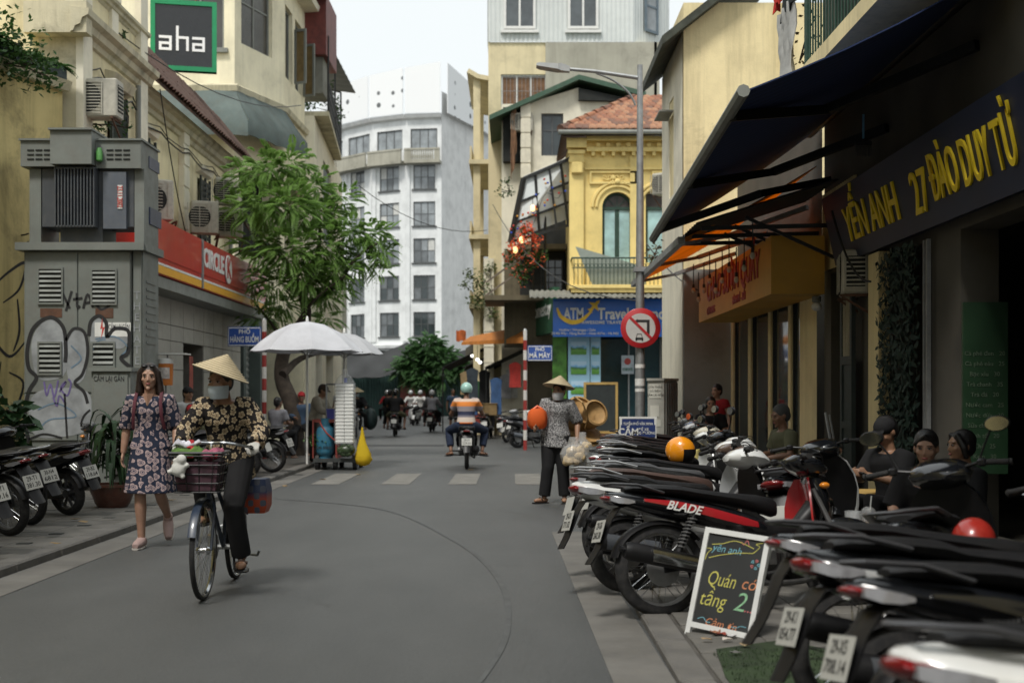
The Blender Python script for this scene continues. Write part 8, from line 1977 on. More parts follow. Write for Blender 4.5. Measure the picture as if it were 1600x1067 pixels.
# the seller with the bags and baskets
q = GND(866, 786); Ys = q.y
SE = person('woman seller in conical hat and speckled grey blouse holding plastic bags',(q.x,q.y),-.12,dict(fem=1,scale=1,pelvis=(0.02,.03,.88),neck=(.05,.0,1.33),head=(.06,-.04,1.44),look=(-.3,-1,-.02),hup=(0,0,1),twist=-.15,
    arm_r=dict(elbow=(-.19,.0,1.03),wrist=(-.2,-.2,.98),dir=(-.4,-.8,-.2),grip=.8),arm_l=dict(elbow=(.3,.05,1.05),wrist=(.3,-.06,.82),dir=(.05,-.1,-1),grip=1.2),
    leg_r=dict(knee=(-.08,-.03,.46),ankle=(-.13,.0,.075),toe=(-.24,-.13,.04)),leg_l=dict(knee=(.11,.02,.46),ankle=(.13,.06,.075),toe=(.14,-.11,.04))),
    dict(skin=SK2,top=dict(m=C_speck,sleeve=.52,loose=.026,long=.1,collar=1),bottom=dict(m=C_blackt,loose=.016,len=.97,flare=.012),shoes=('sandal',M_sand),hair='short',hat=('conical',(.14,.16,1),.2),mask=mat('grey_mask',(.42,.42,.43),.85)),vox=.0075)
sx, sy = q.x, q.y
M_clear2 = clear('thin_clear_bag', (.85, .86, .85), .22, .2)
def sack(label, c, r, h, inner, nm='plastic_bag'):
    t = thing(nm, label, 'bag', c)
    m = MB(); m.loft([[V((cos(a) * r * k * (1 + .1 * sin(3 * a + z * 20)),sin(a) * r * k * .75,z)) for a in (2 * pi * i / 16 for i in range(16))] for z,k in ((0,.5),(h * .12,.95),(h * .4,1.05),(h * .6,.8),(h * .75,.4),(h,.35))]); on(t,'bag_skin',m,M_clear2)
    if inner:
        m = MB()
        for i in range(26): m.ell((ru(-.7,.7) * r,ru(-.45,.45) * r,h * (.1 + .45 * rnd.random())),r * .3,None,7,5)
        on(t, 'bread_snack', m, inner)
    return t
M_snack = mat('fried_snack',(.42,.31,.16),.8,var=.3,vscale=25,bump=.4); M_snack2 = mat('pale_snack',(.3,.27,.22),.8,var=.4,vscale=25)
sack('fuller bag of golden snacks nearest the seller legs',(sx + .24,sy - .2,.5),.17,.36,M_snack); sack('clear bag of golden snacks by the seller hand',(sx + .36,sy - .1,.58),.13,.34,M_snack); sack('lowest bag of dark snacks hanging beside the seller knee',(sx + .37,sy - .12,.36),.13,.36,M_snack2)
ob = thing('orange_bag','bright orange plastic bag carried at the seller side','bag',(sx - .22,sy - .1,.98)); m = MB(); m.loft([[V((cos(a) * .125 * k * (1 + .1 * sin(5 * a)),sin(a) * .1 * k,z)) for a in (2 * pi * i / 18 for i in range(18))] for z,k in ((-.02,.6),(.02,.95),(.12,1.02),(.2,.9),(.24,.55))]); on(ob,'bag_body',m,trans('orange_plastic',(.75,.13,.02),.25)); m = MB(); m.tube([(-.05,0,.23),(0,0,.27),(.06,0,.23)],.02,6); on(ob,'handle',m,mat('orange_knot',(.7,.12,.02),.5))
# bamboo trays and baskets behind her
M_bam = mat('bamboo_weave', (.38, .23, .09), .6, var=.22, vscale=14, bump=.5, bscale=70)
def at_s(x, y, Y): return P(x, y, Y)
for i,(lab,x,y,r,hh,tilt) in enumerate((('round bamboo basket on its side nearest the seller shoulder',902,648,.2,.26,1.0),('bamboo basket at the outer end of the bundle',922,650,.17,.3,1.25),('flat bamboo tray hung lowest in the bundle',912,677,.23,.05,.55),('second flat bamboo tray tucked under the lowest one',908,684,.24,.04,.5))):
    c = P(x,y,Ys + .35); t = thing('bamboo_basket',lab,'basket',c,0,'bamboo baskets behind the seller'); M = Ro(.5,4,'Z') @ Ro(tilt,4,'X')
    m = MB(); m.lathe([(r * .5,-hh / 2),(r * .92,-hh * .42),(r,0),(r * .97,hh * .4),(r * .9,hh * .5),(r * .9,hh * .42),(r * .4,hh * .3)],26,M); on(t,'basket_body',m,M_bam)
    m = MB(); m.lathe([(r * .96,hh * .36),(r * 1.04,hh * .38),(r * 1.04,hh * .52),(r * .9,hh * .55),(r * .9,hh * .4)],26,M,False); on(t,'rim',m,M_bam)
pl_ = thing('carrying_pole','curved bamboo strap holding the baskets behind the seller','pole',P(905,640,Ys + .2)); m = MB(); m.tube([P(898,620,Ys + .1),P(910,628,Ys + .05),P(918,650,Ys + .1),P(914,668,Ys + .2)],.02,6,flat=(1.6,.5)); part('strap',m,M_bam,pl_)

# riders
M_mint = mat('mint_helmet',(.3,.5,.44),.25,coat=.5,var=.05); M_blh = mat('black_helmet',(.012,.012,.013),.2,coat=.5); M_silh = mat('silver_helmet',(.4,.41,.42),.25,coat=.5)
person('man in orange striped shirt and mint helmet riding away',(-.88,24.7),R(180),ride(leg_r=dict(knee=(-.35,-.28,.76),ankle=(-.3,-.1,.36),toe=(-.4,-.24,.3)),leg_l=dict(knee=(.35,-.28,.76),ankle=(.3,-.1,.36),toe=(.4,-.24,.3))),dict(skin=SK3,top=dict(m=C_stripe,sleeve=.3,loose=.025),bottom=dict(m=C_navyj,len=.88,loose=.02),shoes=('sandal',M_sand),hair='short',hat=('helmet',M_mint)),vox=.012,z=-.045)
person('man in black with backpack and black helmet riding away far up the street',(-4.1,45),R(178),ride(),dict(skin=SK3,top=dict(m=C_blackt,sleeve=.3,loose=.03),bottom=dict(m=C_olive,len=.5),shoes=('sandal',M_sand),hair='short',hat=('helmet',M_blh)),vox=.018,z=-.045)
person('passenger in dark clothes leaning out behind the black helmet rider',(-4.35,45.5),R(160),ride(),dict(skin=SK3,top=dict(m=C_blackt,sleeve=.4,loose=.02),bottom=dict(m=C_blackt,len=.9),hair='short'),vox=.02,z=-.045)
person('man in grey shirt and silver helmet riding away',(-3.15,50.3),R(180),ride(),dict(skin=SK3,top=dict(m=C_grey,sleeve=.95,loose=.03),bottom=dict(m=C_blackt,len=.95),shoes=('sandal',M_sand),hair='short',hat=('helmet',M_silh)),vox=.018,z=-.045)
person('rider in conical hat and dark coat coming towards the camera',(-5.35,44.2),R(5),ride(),dict(skin=SK3,top=dict(m=C_blackt,sleeve=.9,loose=.05),bottom=dict(m=C_blackt,len=.95),hair='short',hat=('conical',(0,-.1,1),.24),mask=M_mask),vox=.018,z=-.045)
for s,lab in ((-1,'dark bulging bag on the near side of the conical hat rider'),(1,'dark bulging bag on the kerb side of the conical hat rider')):
    t = thing('load_bag',lab,'bag',(-5.35 + s * .42,44.6,.25)); m = MB(); m.ell((0,0,.35),(.25,.35,.38),nu=14,nv=9); on(t,'bag_body',m,mat('dull_teal_bag',(.02,.04,.04),.6,var=.5)); m = MB(); m.tube([(-.1,0,.7),(0,0,.8),(.1,0,.7)],.02,6); on(t,'handle',m,M_black)
person('man in dark clothes standing by the grey shirt rider',(-2.35,51),R(20),stand(),dict(skin=SK3,top=dict(m=C_dblue,sleeve=.3),bottom=dict(m=C_blackt,len=.55),hair='short',shoes=('sandal',M_sand)),vox=.02)
person('person in pale shirt walking far up the street',(-6.4,47.5),R(-15),stand(),dict(skin=SK3,top=dict(m=C_white,sleeve=.3),bottom=dict(m=C_olive,len=.55),hair='short'),vox=.02)
for i,(x,y,c) in enumerate(((-5.0,63.2,C_white),(-4.4,61.5,C_white),(-5.9,60.5,C_red))): person(['person in white facing the camera between far scooters','person in white beside the grey shirt rider','person in red beside the far hoarding'][i],(x,y),0,ride(),dict(skin=SK3,top=dict(m=c,sleeve=.8),bottom=dict(m=C_blackt),hair='short',hat=('helmet',M_silh)),vox=.024)
# cart vendor and the people by the left shops
person('vendor in beige shirt and brown hat working behind the cart',(XAT(493,25.6),25.6),R(75),stand(pelvis=(0,.02,.9),neck=(0,-.1,1.36),head=(0,-.17,1.49),look=(.1,-1,-.4),arm_r=dict(elbow=(-.22,-.2,1.1),wrist=(-.12,-.42,1.05)),arm_l=dict(elbow=(.22,-.2,1.1),wrist=(.12,-.42,1.05))),dict(skin=SK2,top=dict(m=C_beige,sleeve=.8,loose=.03),bottom=dict(m=C_blackt),hair='short',hat=('cap',cloth('brown_hat',(.06,.045,.035)))),vox=.014)
person('seated person in blue grey shirt seen from behind under the tree',(XAT(432,27.5),27.5),R(150),sit(pelvis=(0,0,.6),neck=(0,-.04,1.1),head=(0,-.06,1.24),leg_r=dict(knee=(-.15,-.4,.6),ankle=(-.15,-.36,.1)),leg_l=dict(knee=(.15,-.4,.6),ankle=(.15,-.36,.1)),arm_r=dict(elbow=(-.23,-.1,.82),wrist=(-.14,-.34,.8)),arm_l=dict(elbow=(.23,-.1,.82),wrist=(.14,-.34,.8))),dict(skin=SK3,top=dict(m=C_grey,sleeve=.4),bottom=dict(m=C_blackt),hair='short'),vox=.014)
person('person in red cap bending by the shop front',(XAT(288,19.8),19.8),R(40),sit(pelvis=(0,0,.62),neck=(0,-.16,1.04),head=(0,-.25,1.13),look=(.2,-1,-.5),arm_r=dict(elbow=(-.23,-.2,.8),wrist=(-.1,-.42,.8)),arm_l=dict(elbow=(.23,-.2,.8),wrist=(.1,-.42,.8)),leg_r=dict(knee=(-.15,-.3,.5),ankle=(-.15,-.1,.1)),leg_l=dict(knee=(.15,-.3,.5),ankle=(.15,-.1,.1))),dict(skin=SK2,top=dict(m=C_olive,sleeve=.4),bottom=dict(m=C_blackt),hair='short',hat=('cap',C_red)),vox=.012)
person('person in black cap and white shirt behind the red cap one',(XAT(293,22.4),22.4),R(50),stand(pelvis=(0,0,.8),neck=(0,0,1.28),head=(0,-.02,1.42),leg_r=dict(knee=(-.1,-.02,.45),ankle=(-.11,.02,.085)),leg_l=dict(knee=(.1,-.02,.45),ankle=(.11,.02,.085)),arm_r=dict(elbow=(-.24,.03,1.0),wrist=(-.26,-.15,.87)),arm_l=dict(elbow=(.24,.03,1.0),wrist=(.26,-.15,.87))),dict(skin=SK2,top=dict(m=C_white,sleeve=.4),bottom=dict(m=C_dblue),hair='short',hat=('cap',C_blackt)),vox=.014)
person('person in red cap and dark jacket near the umbrella pole',(XAT(471,29),29),R(10),sit(pelvis=(0,0,.75),neck=(0,-.03,1.22),head=(0,-.06,1.36),arm_r=dict(elbow=(-.23,-.1,.95),wrist=(-.14,-.34,.9)),arm_l=dict(elbow=(.23,-.1,.95),wrist=(.14,-.34,.9)),leg_r=dict(knee=(-.15,-.3,.6),ankle=(-.15,-.1,.1)),leg_l=dict(knee=(.15,-.3,.6),ankle=(.15,-.1,.1))),dict(skin=SK3,top=dict(m=C_dblue,sleeve=.9),bottom=dict(m=C_blackt),hair='short',hat=('cap',C_red)),vox=.016)
# cafe guests
def guest(lab, x, yhead, Y, rz, pose, look, vox=.01):
    zt = ZAT(yhead, Y); k = zt - 1.2; P_ = dict(pose)
    def sh_(v): return (v[0], v[1], v[2] + k)
    for a in ('pelvis', 'neck', 'head'): P_[a] = sh_(P_[a])
    for a in ('arm_r','arm_l'): P_[a] = dict(P_[a]); P_[a]['elbow'] = sh_(P_[a]['elbow']); P_[a]['wrist'] = sh_(P_[a]['wrist'])
    return person(lab, (XAT(x, Y), Y), rz, P_, look, vox=vox, z=.05)
guest('man in black cap and black shirt looking down at his phone',1398,662,10.6,R(-62),sit(look=(0,-1,-.5),arm_r=dict(elbow=(-.23,-.16,.68),wrist=(-.07,-.36,.74),dir=(.3,-.8,.2),grip=.9),arm_l=dict(elbow=(.23,-.16,.68),wrist=(.07,-.36,.74),dir=(-.3,-.8,.2),grip=.9)),dict(skin=SK2,top=dict(m=C_blackt,sleeve=.45,loose=.025),bottom=dict(m=C_blackt),hair='short',hat=('cap',C_blackt)))
guest('young woman in black shirt with tied hair facing the street',1452,684,8.9,R(-30),sit(fem=1,look=(.1,-1,-.12),leg_l=dict(knee=(.1,-.42,.62),ankle=(-.1,-.5,.35))),dict(skin=SK1,top=dict(m=C_blackt,sleeve=.5,loose=.02),bottom=dict(m=C_grey,len=.5,name='shorts'),hair='tied'),.008)
guest('dark haired person in black turned towards the menu board',1520,683,9.7,R(-80),sit(fem=1),dict(skin=SK2,top=dict(m=C_blackt,sleeve=.5),bottom=dict(m=C_blackt),hair='bob'))
guest('older man with short grey hair leaning by the cream pillar',1232,640,14.2,R(-75),sit(look=(0,-1,-.25)),dict(skin=SK3,top=dict(m=C_olive,sleeve=.4),bottom=dict(m=C_blackt),hair='short',hairm=cloth('grey_hair',(.06,.06,.06))))
guest('child with dark hair in yellow shirt among the motorbikes',1113,672,14.6,R(-20),sit(look=(-.2,-1,-.2)),dict(skin=SK2,top=dict(m=cloth('pale_yellow_cloth',(.45,.38,.14)),sleeve=.4),bottom=dict(m=C_blackt),hair='short'),.012)
guest('man in sunglasses and black shirt by the grey passage',1110,625,20.5,R(-5),sit(),dict(skin=SK2,top=dict(m=C_blackt,sleeve=.4),bottom=dict(m=C_blackt),hair='short'),.013)
guest('person in red standing in the grey passage',1122,614,22.2,R(-50),stand(pelvis=(0,0,.55),neck=(0,-.02,1.04),head=(0,-.04,1.18),arm_r=dict(elbow=(-.24,.03,.75),wrist=(-.26,-.05,.5)),arm_l=dict(elbow=(.24,.03,.75),wrist=(.26,-.05,.5)),leg_r=dict(knee=(-.1,-.02,.4),ankle=(-.11,.02,.085)),leg_l=dict(knee=(.1,-.02,.4),ankle=(.11,.02,.085))),dict(skin=SK1,top=dict(m=C_red,sleeve=.2),bottom=dict(m=C_blackt),hair='short'),.014)
# ------------------------------------------------------------------ trees and plants
def leaf_mat(name, c, tr=.35, var=.45):
    t = NT(name); k = t.ramp(t.noise(2.2,detail=5),[(.3,tuple(x * (1 - var) for x in c)),(.7,tuple(x * (1 + var) for x in c))]); k = t.mix(t.ramp(t.noise(17,detail=2),[(.5,0.),(.7,.45)]),k,tuple(min(1,x * 1.9) for x in c))
    t.set(Base_Color=k,Roughness=.5,Specular_IOR_Level=.4); tl = t.n('BsdfTranslucent'); t.l(k,tl.inputs[0]); ms = t.n('MixShader'); ms.inputs[0].default_value = tr
    t.l(t.b.outputs[0],ms.inputs[1]); t.l(tl.outputs[0],ms.inputs[2]); t.l(ms.outputs[0],t.t.nodes['Material Output'].inputs[0]); return t.m
M_leafA = leaf_mat('street_tree_leaf',(.15,.26,.06),.5); M_leafB = leaf_mat('far_tree_leaf',(.06,.135,.045)); M_leafC = leaf_mat('fern_leaf',(.03,.075,.018)); M_leafD = leaf_mat('strap_leaf',(.025,.06,.022),.15); M_bark = mat('bark',(.055,.042,.032),.95,var=.4,vscale=8,bump=.9,bscale=30)
def frond(mb, p, d, L, w, n, rg, droop=.5):
    """pinnate leaf: paired leaflets along a drooping stalk"""
    d = V(d).normalized(); s = d.cross(V((0, 0, 1))); s = s.normalized() if s.length > .1 else V((1, 0, 0))
    for i in range(n):
        t = (i + .6) / n; c = p + d * (L * t) - V((0,0,droop * L * t * t)); dd = (d - V((0,0,droop * 2 * t * .7))).normalized(); ll = w * (.6 + .7 * sin(pi * min(1,t + .1)))
        for sg in (-1, 1):
            e = (s * sg * .85 + dd * .5 - V((0,0,.35 + rg.uniform(0,.25)))).normalized() * ll; q = dd * (ll * .27)
            mb.add([c, c + e * .5 + q, c + e, c + e * .5 - q], [(0, 1, 2, 3)])
def limb(mb,pts,r0,r1,n=8): mb.tube(pts,[r0 + (r1 - r0) * i / (len(pts) - 1) for i in range(len(pts))],n)
def tree(label, name, trunk, branches, clumps, m, L, w, nl, per, seed, base):
    rg = random.Random(seed); t = thing(name, label, 'tree', base); mb = MB()
    limb(mb,curve_pts([p for p,_ in trunk],4),trunk[0][1],trunk[-1][1],12); part('trunk',mb,M_bark,t)
    mb = MB()
    for b in branches: limb(mb, curve_pts(b[0], 4), b[1], b[2])
    part('limb', mb, M_bark, t)
    mb = MB()
    for c, r in clumps:
        for i in range(int(per * (r / .7) ** 2)):
            u = V((rg.gauss(0,1),rg.gauss(0,1),rg.gauss(0,.8))).normalized(); k = rg.random() ** .5; p = V(c) + V((u.x,u.y,u.z * .8)) * (r * k)
            frond(mb,p,u + V((0,0,.25)) + V((rg.uniform(-.4,.4),rg.uniform(-.4,.4),rg.uniform(-.3,.2))),L * rg.uniform(.7,1.2),w,nl,rg,rg.uniform(.25,.8))
    part('crown', mb, m, t, 0); return t
TYr = 29.0
q = lambda x, y, dy=0: P(x, y, TYr + dy)
b0 = P(462, 715, TYr); b0.z = .04
tree('large street tree with feathery leaves leaning over the grey umbrella','street_tree',[(b0,.22),(q(458,640),.2),(q(440,590,.2),.17),(q(446,545,.2),.15),(q(478,500),.13),(q(470,450),.1)],
    [([q(470,455),q(440,400),q(400,370),q(370,330)],.08,.02),([q(472,470),q(490,420,.5),q(500,360,.7),q(480,300,.5)],.08,.02),([q(475,480),q(520,450,-.4),q(560,400,-.5),q(590,380,-.5)],.07,.02),([q(455,520),q(490,470,-.8),q(540,430,-1)],.05,.015),([q(448,540),q(420,500,.6),q(395,470,.6)],.05,.015),([q(442,585),q(470,560,.6),q(520,545,.8)],.1,.04)],
    [(q(x,y,d),r) for x,y,d,r in ((385,270,.2,.42),(420,262,-.3,.55),(455,255,.3,.5),(490,290,.5,.5),(375,325,.1,.4),(410,320,-.8,.6),(450,320,-.9,.65),(500,330,.2,.6),(535,310,.3,.4),(400,385,-.3,.5),(450,390,-1,.7),(505,385,-.5,.65),(550,360,-.2,.55),(585,365,-.3,.4),(600,395,-.4,.28),(430,440,-.2,.5),(480,430,-.8,.55),(525,420,-.6,.5),(565,405,-.3,.35),(395,440,.4,.4),(505,460,-.4,.4),(440,475,.5,.4),(530,455,-.5,.26),(597,420,-.4,.2),(405,495,.8,.35),(510,500,1.,.3))],
    M_leafA, .36, .09, 10, 150, 3, b0)
far = V((XAT(670, 75), 75, 0)); qq = lambda x, y, dy=0: P(x, y, 75 + dy)
tree('round dark green tree before the green hoarding','round_tree',[(far,.16),(qq(668,620),.13),(qq(668,585),.1)],[([qq(668,600),qq(650,575)],.08,.03),([qq(668,600),qq(690,570)],.08,.03)],
    [(qq(x,y),r) for x,y,r in ((668,545,1.0),(645,560,.8),(692,558,.9),(630,578,.6),(712,575,.7),(660,580,.9),(690,585,.8),(650,592,.6),(730,575,.5),(675,532,.6))],M_leafB,.55,.2,7,95,5,far)
def bushy(label, name, pts, m, n, ls, seed, cat='plant', stems=None, mats2=None):
    """leaf cloud round given points: (point, radius)"""
    rg = random.Random(seed); t = thing(name, label, cat, pts[0][0]); mb = MB(); fl = MB()
    for c, r in pts:
        for i in range(int(n * r * r * 400) + 6):
            u = V((rg.gauss(0,1),rg.gauss(0,1),rg.gauss(0,1))).normalized() * r * rg.random() ** .6; p = V(c) + u; d = V((rg.uniform(-1,1),rg.uniform(-1,1),rg.uniform(-.8,.6))).normalized() * ls * rg.uniform(.6,1.3); k = d.cross(V((rg.uniform(-1,1),rg.uniform(-1,1),1))).normalized() * ls * .3
            (fl if mats2 and rg.random() < mats2[1](p) else mb).add([p,p + d * .5 + k,p + d,p + d * .5 - k],[(0,1,2,3)])
    part('foliage', mb, m, t, 0)
    if mats2: part('flowers', fl, mats2[0], t, 0)
    sm = MB()
    for a,b in (stems or [(pts[i][0],pts[i + 1][0]) for i in range(len(pts) - 1)]): sm.tube([a,lerp(a,b,.5) + V((.03,0,.03)),b],.012,5)
    if sm.v: part('stem', sm, M_bark, t)
    return t
bushy('orange and pink flowering creeper on the terrace corner','flowering_creeper',[(P(x,y,38.2),r) for x,y,r in ((822,360,.32),(810,385,.4),(835,375,.28),(800,405,.35),(825,410,.4),(845,400,.25),(815,430,.35))],leaf_mat('creeper_leaf',(.04,.09,.02)),2.6,.13,11,mats2=(leaf_mat('blossom',(.75,.14,.06),.3),lambda p: .85 if p.z > ZAT(395,39) else .3))
bushy('hanging creeper spilling over the side balconies of the tall building','hanging_creeper',[(P(x,y,45.6),r) for x,y,r in ((735,430,.35),(750,445,.4),(760,470,.4),(745,470,.4),(765,420,.3),(770,490,.35),(725,445,.2))],leaf_mat('pale_leaf',(.1,.14,.05)),1.6,.13,12)
bushy('weeds on the wall above the pergola','wall_weed',[(P(x,y,40),r) for x,y,r in ((790,285,.25),(797,300,.25),(783,300,.2))],M_leafC,1.6,.1,13)
bushy('potted greenery crowding the caged roof balcony','balcony_plant',[(P(x,y,48),r) for x,y,r in ((495,120,.4),(505,140,.45),(520,165,.4),(490,150,.4),(527,180,.3),(480,165,.3))],M_leafC,2.,.14,14)
bushy('dry plant on the balcony above the blue awning','balcony_plant',[(P(x,y,15.6),r) for x,y,r in ((1265,60,.25),(1250,95,.22),(1262,30,.22))],mat('dry_leaf',(.09,.07,.03),.9,var=.5),.8,.07,15)
bushy('tuft of weeds at the awning corner by the yellow house','wall_weed',[(P(x,y,23.3),r) for x,y,r in ((1020,400,.22),(1012,420,.18),(1028,385,.15))],mat('dry_leaf',(.09,.07,.03)),1.6,.08,16)
bushy('weed growing from the cream parapet','wall_weed',[(P(x,y,23),r) for x,y,r in ((192,55,.16),(186,75,.13))],M_leafC,2,.09,17)
# ferns over the planter boxes on the stained wall
a, b = V((-9.6, 13.3, 6.4)), V((-7.2, 20.5, 6.4))
for i in range(6):
    c = a + (b - a) * (.5 + i * .09); t = thing('planter_box',['planter box of ferns nearest the picture edge','second planter box of ferns on the wall ledge','third planter box of ferns on the wall ledge','fourth planter box of ferns on the wall ledge','fifth planter box of ferns with sparse fronds','last planter box of ferns by the cream house'][i],'planter',c,atan2((b - a).y,(b - a).x),'fern boxes on the yellow wall')
    m = MB(); m.box((0,-.05,.1),(.58,.24,.22),None,.02); m.build('box',mat('planter_blue_grey',(.04,.06,.065),.6,dust=.3),t)
    rg = random.Random(50 + i); m = MB()
    for j in range(70 if i < 4 else 25): frond(m,V((rg.uniform(-.28,.28),rg.uniform(-.12,.05),.2)),V((rg.uniform(-.8,.8),rg.uniform(-1,.3),rg.uniform(.2,1))),rg.uniform(.3,.6 if i < 4 else .35),.07,10,rg,rg.uniform(.5,1.3))
    m.build('fern', M_leafC, t, 0)
bushy('dark climbing shrub massed behind the fern boxes','climbing_shrub',[(P(x,y,19.0),r) for x,y,r in ((10,60,.6),(35,85,.5),(55,105,.4),(5,100,.5),(75,120,.3))],M_leafC,1.8,.1,18)
# potted strap-leaf plant and its bowl
q_ = GND(176,800); pp_ = thing('potted_plant','tall dark strap leaved plant in a brown glazed bowl','potted plant',(q_.x,q_.y,.055))
m = MB(); m.lathe([(.16,0),(.2,.05),(.26,.2),(.28,.25),(.295,.255),(.295,.285),(.265,.285),(.25,.22),(.1,.2)],28); po = m.build('pot',mat('brown_glaze',(.11,.04,.025),.3,var=.3,coat=.3,dust=.35),pp_)
m = MB(); m.lathe([(.0, .2), (.25, .215)], 16, caps=False); m.build('soil', M_joint, pp_)
rg = random.Random(9)
for i in range(4):
    x,y,h = rg.uniform(-.12,.12),rg.uniform(-.1,.1),rg.uniform(.5,1.05); m = MB(); m.tube([(x,y,.2),(x * 1.3,y * 1.2,.2 + h * .6),(x * 1.5,y * 1.4,.2 + h)],.016,6); m.build('cane',M_bark,pp_)
    for j in range(24):
        a = rg.uniform(0,6.28); z0 = .2 + h * rg.uniform(.35,1.05); L_ = rg.uniform(.35,.62); d = V((cos(a),sin(a),0)); s = V((-d.y,d.x,0)); p0 = V((x * 1.4,y * 1.3,z0)); rows = []
        for k in range(6):
            t = k / 5; wv = .03 * sin(pi * min(1,t * .85 + .12)) ; c = p0 + d * (L_ * .55 * sin(t * 1.5)) + V((0,0,L_ * (.45 * sin(t * 2.2) - .75 * t * t))); rows.append([c - s * wv,c + V((0,0,-.006)),c + s * wv])
        m = MB(); m.sheet(rows, .0015); m.build('leaf', M_leafD, pp_)
bushy('dark leafy plant at the foot of the yellow wall','strap_plant',[(P(x,y,16.2),r) for x,y,r in ((10,640,.28),(30,660,.25),(8,670,.3),(20,690,.25))],M_leafD,1.2,.22,20)
bushy('creeper at the air conditioner under the cornice','wall_creeper',[(P(x,y,21.2),r) for x,y,r in ((196,170,.12),(200,200,.14),(135,195,.18),(160,198,.16))],M_leafC,2.4,.08,21)

# ------------------------------------------------------------------ cafe tables, drinks, small things
M_stool = mat('stool_plastic', (.05, .03, .025), .6, dust=.2)
def low_table(label, x, y, w, d, h, m_):
    t = thing('low_table',label,'table',(x,y,.045)); mb = MB(); mb.box((0,0,h),(w,d,.03),None,.008); mb.build('table_top',m_,t)
    for a in (-1, 1):
        for b in (-1,1): mb = MB(); mb.bar((a * (w / 2 - .04),b * (d / 2 - .04),0),(a * (w / 2 - .05),b * (d / 2 - .05),h - .015),.03,.03,(1,0,0)); mb.build('leg',M_black,t)
    return t
tc = P(1362,830,9.5); low_table('low dark cafe table carrying the jar, juice and green bowl',tc.x,tc.y,.6,.5,tc.z - .06,M_rust)
tt = tc.z
t2 = P(1330,768,11.2); low_table('low wooden cafe table with an iced drink',t2.x,t2.y,.6,.45,t2.z - .05,mat('yellow_wood',(.4,.26,.08)))
def cup(label, c, r, h, liq, lid=True, straw=True, nm='drink_cup'):
    t = thing(nm,label,'cup',c); m = MB(); m.lathe([(r * .8,0),(r,h),(r * .96,h),(r * .77,.006)],18); m.build('cup_wall',clear('cup_clear',(.9,.92,.92),.28,.08),t)
    m = MB(); m.lathe([(r * .76, .006), (r * .88, h * .6)], 16); m.build('drink', liq, t)
    if lid: m = MB(); m.lathe([(r * 1.03,h),(r * .9,h + r * .5),(r * .4,h + r * .9)],16,caps=False); m.build('dome_lid',clear('cup_clear',(.9,.92,.92)),t)
    if straw: m = MB(); m.tube([(0,0,h * .3),(r * .4,0,h * 1.75)],.006,6); m.build('straw',M_wpaint,t)
M_cola = mat('dark_coffee',(.012,.008,.006),.2); M_oj = mat('orange_juice',(.5,.2,.02),.3); M_jc = mat('pale_juice',(.42,.34,.2),.3)
cup('glass jar of iced dark coffee on the low table',V((XAT(1333,9.4),9.4,tt - .03)),.065,.19,M_cola,False,False,'coffee_jar')
cup('plastic cup of orange juice with a dome lid beside the jar',V((XAT(1357,9.45),9.45,tt - .03)),.055,.17,M_oj)
cup('plastic cup of pale juice with a straw on the wooden table',V((t2.x - .13,t2.y - .05,t2.z - .02)),.045,.14,M_jc,False)
gb_ = thing('green_bowl','bright green plastic bowl on the low table','bowl',V((XAT(1380,9.4),9.4,tt - .03))); m = MB(); m.lathe([(.06,0),(.1,.06),(.105,.068),(.097,.065),(.055,.006)],20); m.build('bowl_body',mat('bowl_green',(.12,.4,.08),.4),gb_); m = MB(); m.lathe([(.086,.054),(.093,.056),(.093,.064),(.086,.064)],20,caps=False); m.build('rim',mat('bowl_green',(.12,.4,.08)),gb_)
tb_ = thing('tissue_ball','crumpled white tissue beside the green bowl','tissue',V((XAT(1402,9.4),9.4,tt - .02))); m = MB(); m.ell((0,0,.02),(.03,.025,.022),None,8,6)
for i in range(len(m.v)): m.v[i] *= ru(.8, 1.2)
m.build('paper', M_wpaint, tb_, 0)
ph = thing('mobile_phone','dark phone held by the man in the black cap','phone',P(1352,742,10.3)); m = MB(); m.box((0,0,0),(.09,.15,.009),Ro(.5,3,'Y'),.003); m.build('phone_body',M_blk,ph); m = MB(); m.box((0.003,0,.006),(.08,.14,.002),Ro(.5,3,'Y')); m.build('screen',mat('screen_glass',(.05,.055,.06),.08),ph)
# helmets
def helmet(label, c, rz, m_, tilt=0.):
    t = thing('helmet',label,'helmet',c,rz,None,tilt); rows = [[V((cos(a) * .122 * cos(b),sin(a) * .145 * cos(b),.05 + .135 * sin(b))) for a in (2 * pi * i / 28 for i in range(28))] for b in (-.95,-.7,-.35,0,.3,.6,.9,1.2,1.5)]
    m = MB(); m.loft(rows); m.build('shell', m_, t)
    m = MB(); rows = [[V((cos(a) * .1245 * cos(b),sin(a) * .1475 * cos(b),.05 + .137 * sin(b))) for a in (R(-90 - 62 + 12.4 * i) for i in range(11))] for b in (-.94,-.6,-.2,.12)]; m.sheet(rows,.004); m.build('face_opening',M_blk,t)
    m = MB(); m.lathe([(.118 * cos(.0),-.045),(.107,-.06)],24,Matrix.Diagonal((.92,1.1,1,1)),False); m.build('trim',M_blk,t); return t
M_orh = mat('orange_helmet', (.75, .27, .01), .18, coat=.7, var=.06)
hp = P(1063, 712, 12.15); helmet('glossy orange open helmet resting on a motorbike seat', hp, R(65), M_orh)
hp = P(1522,858,5.6); helmet('red helmet hung on a handlebar at the cafe edge',hp,R(-30),mat('red_helmet',(.3,.022,.015),.3,coat=.4),.5).scale = (.78,.78,.78)
br = thing('broom_brush','worn dark brush hanging by a blue cord under the awning','brush',P(1349,232,13.2)); c = P(1349,232,13.2); m = MB(); m.tube([c + V((0,0,.1)),c + V((0,0,.35))],.012,6); part('cord',m,mat('cord_blue',(.1,.25,.4),.6),br)
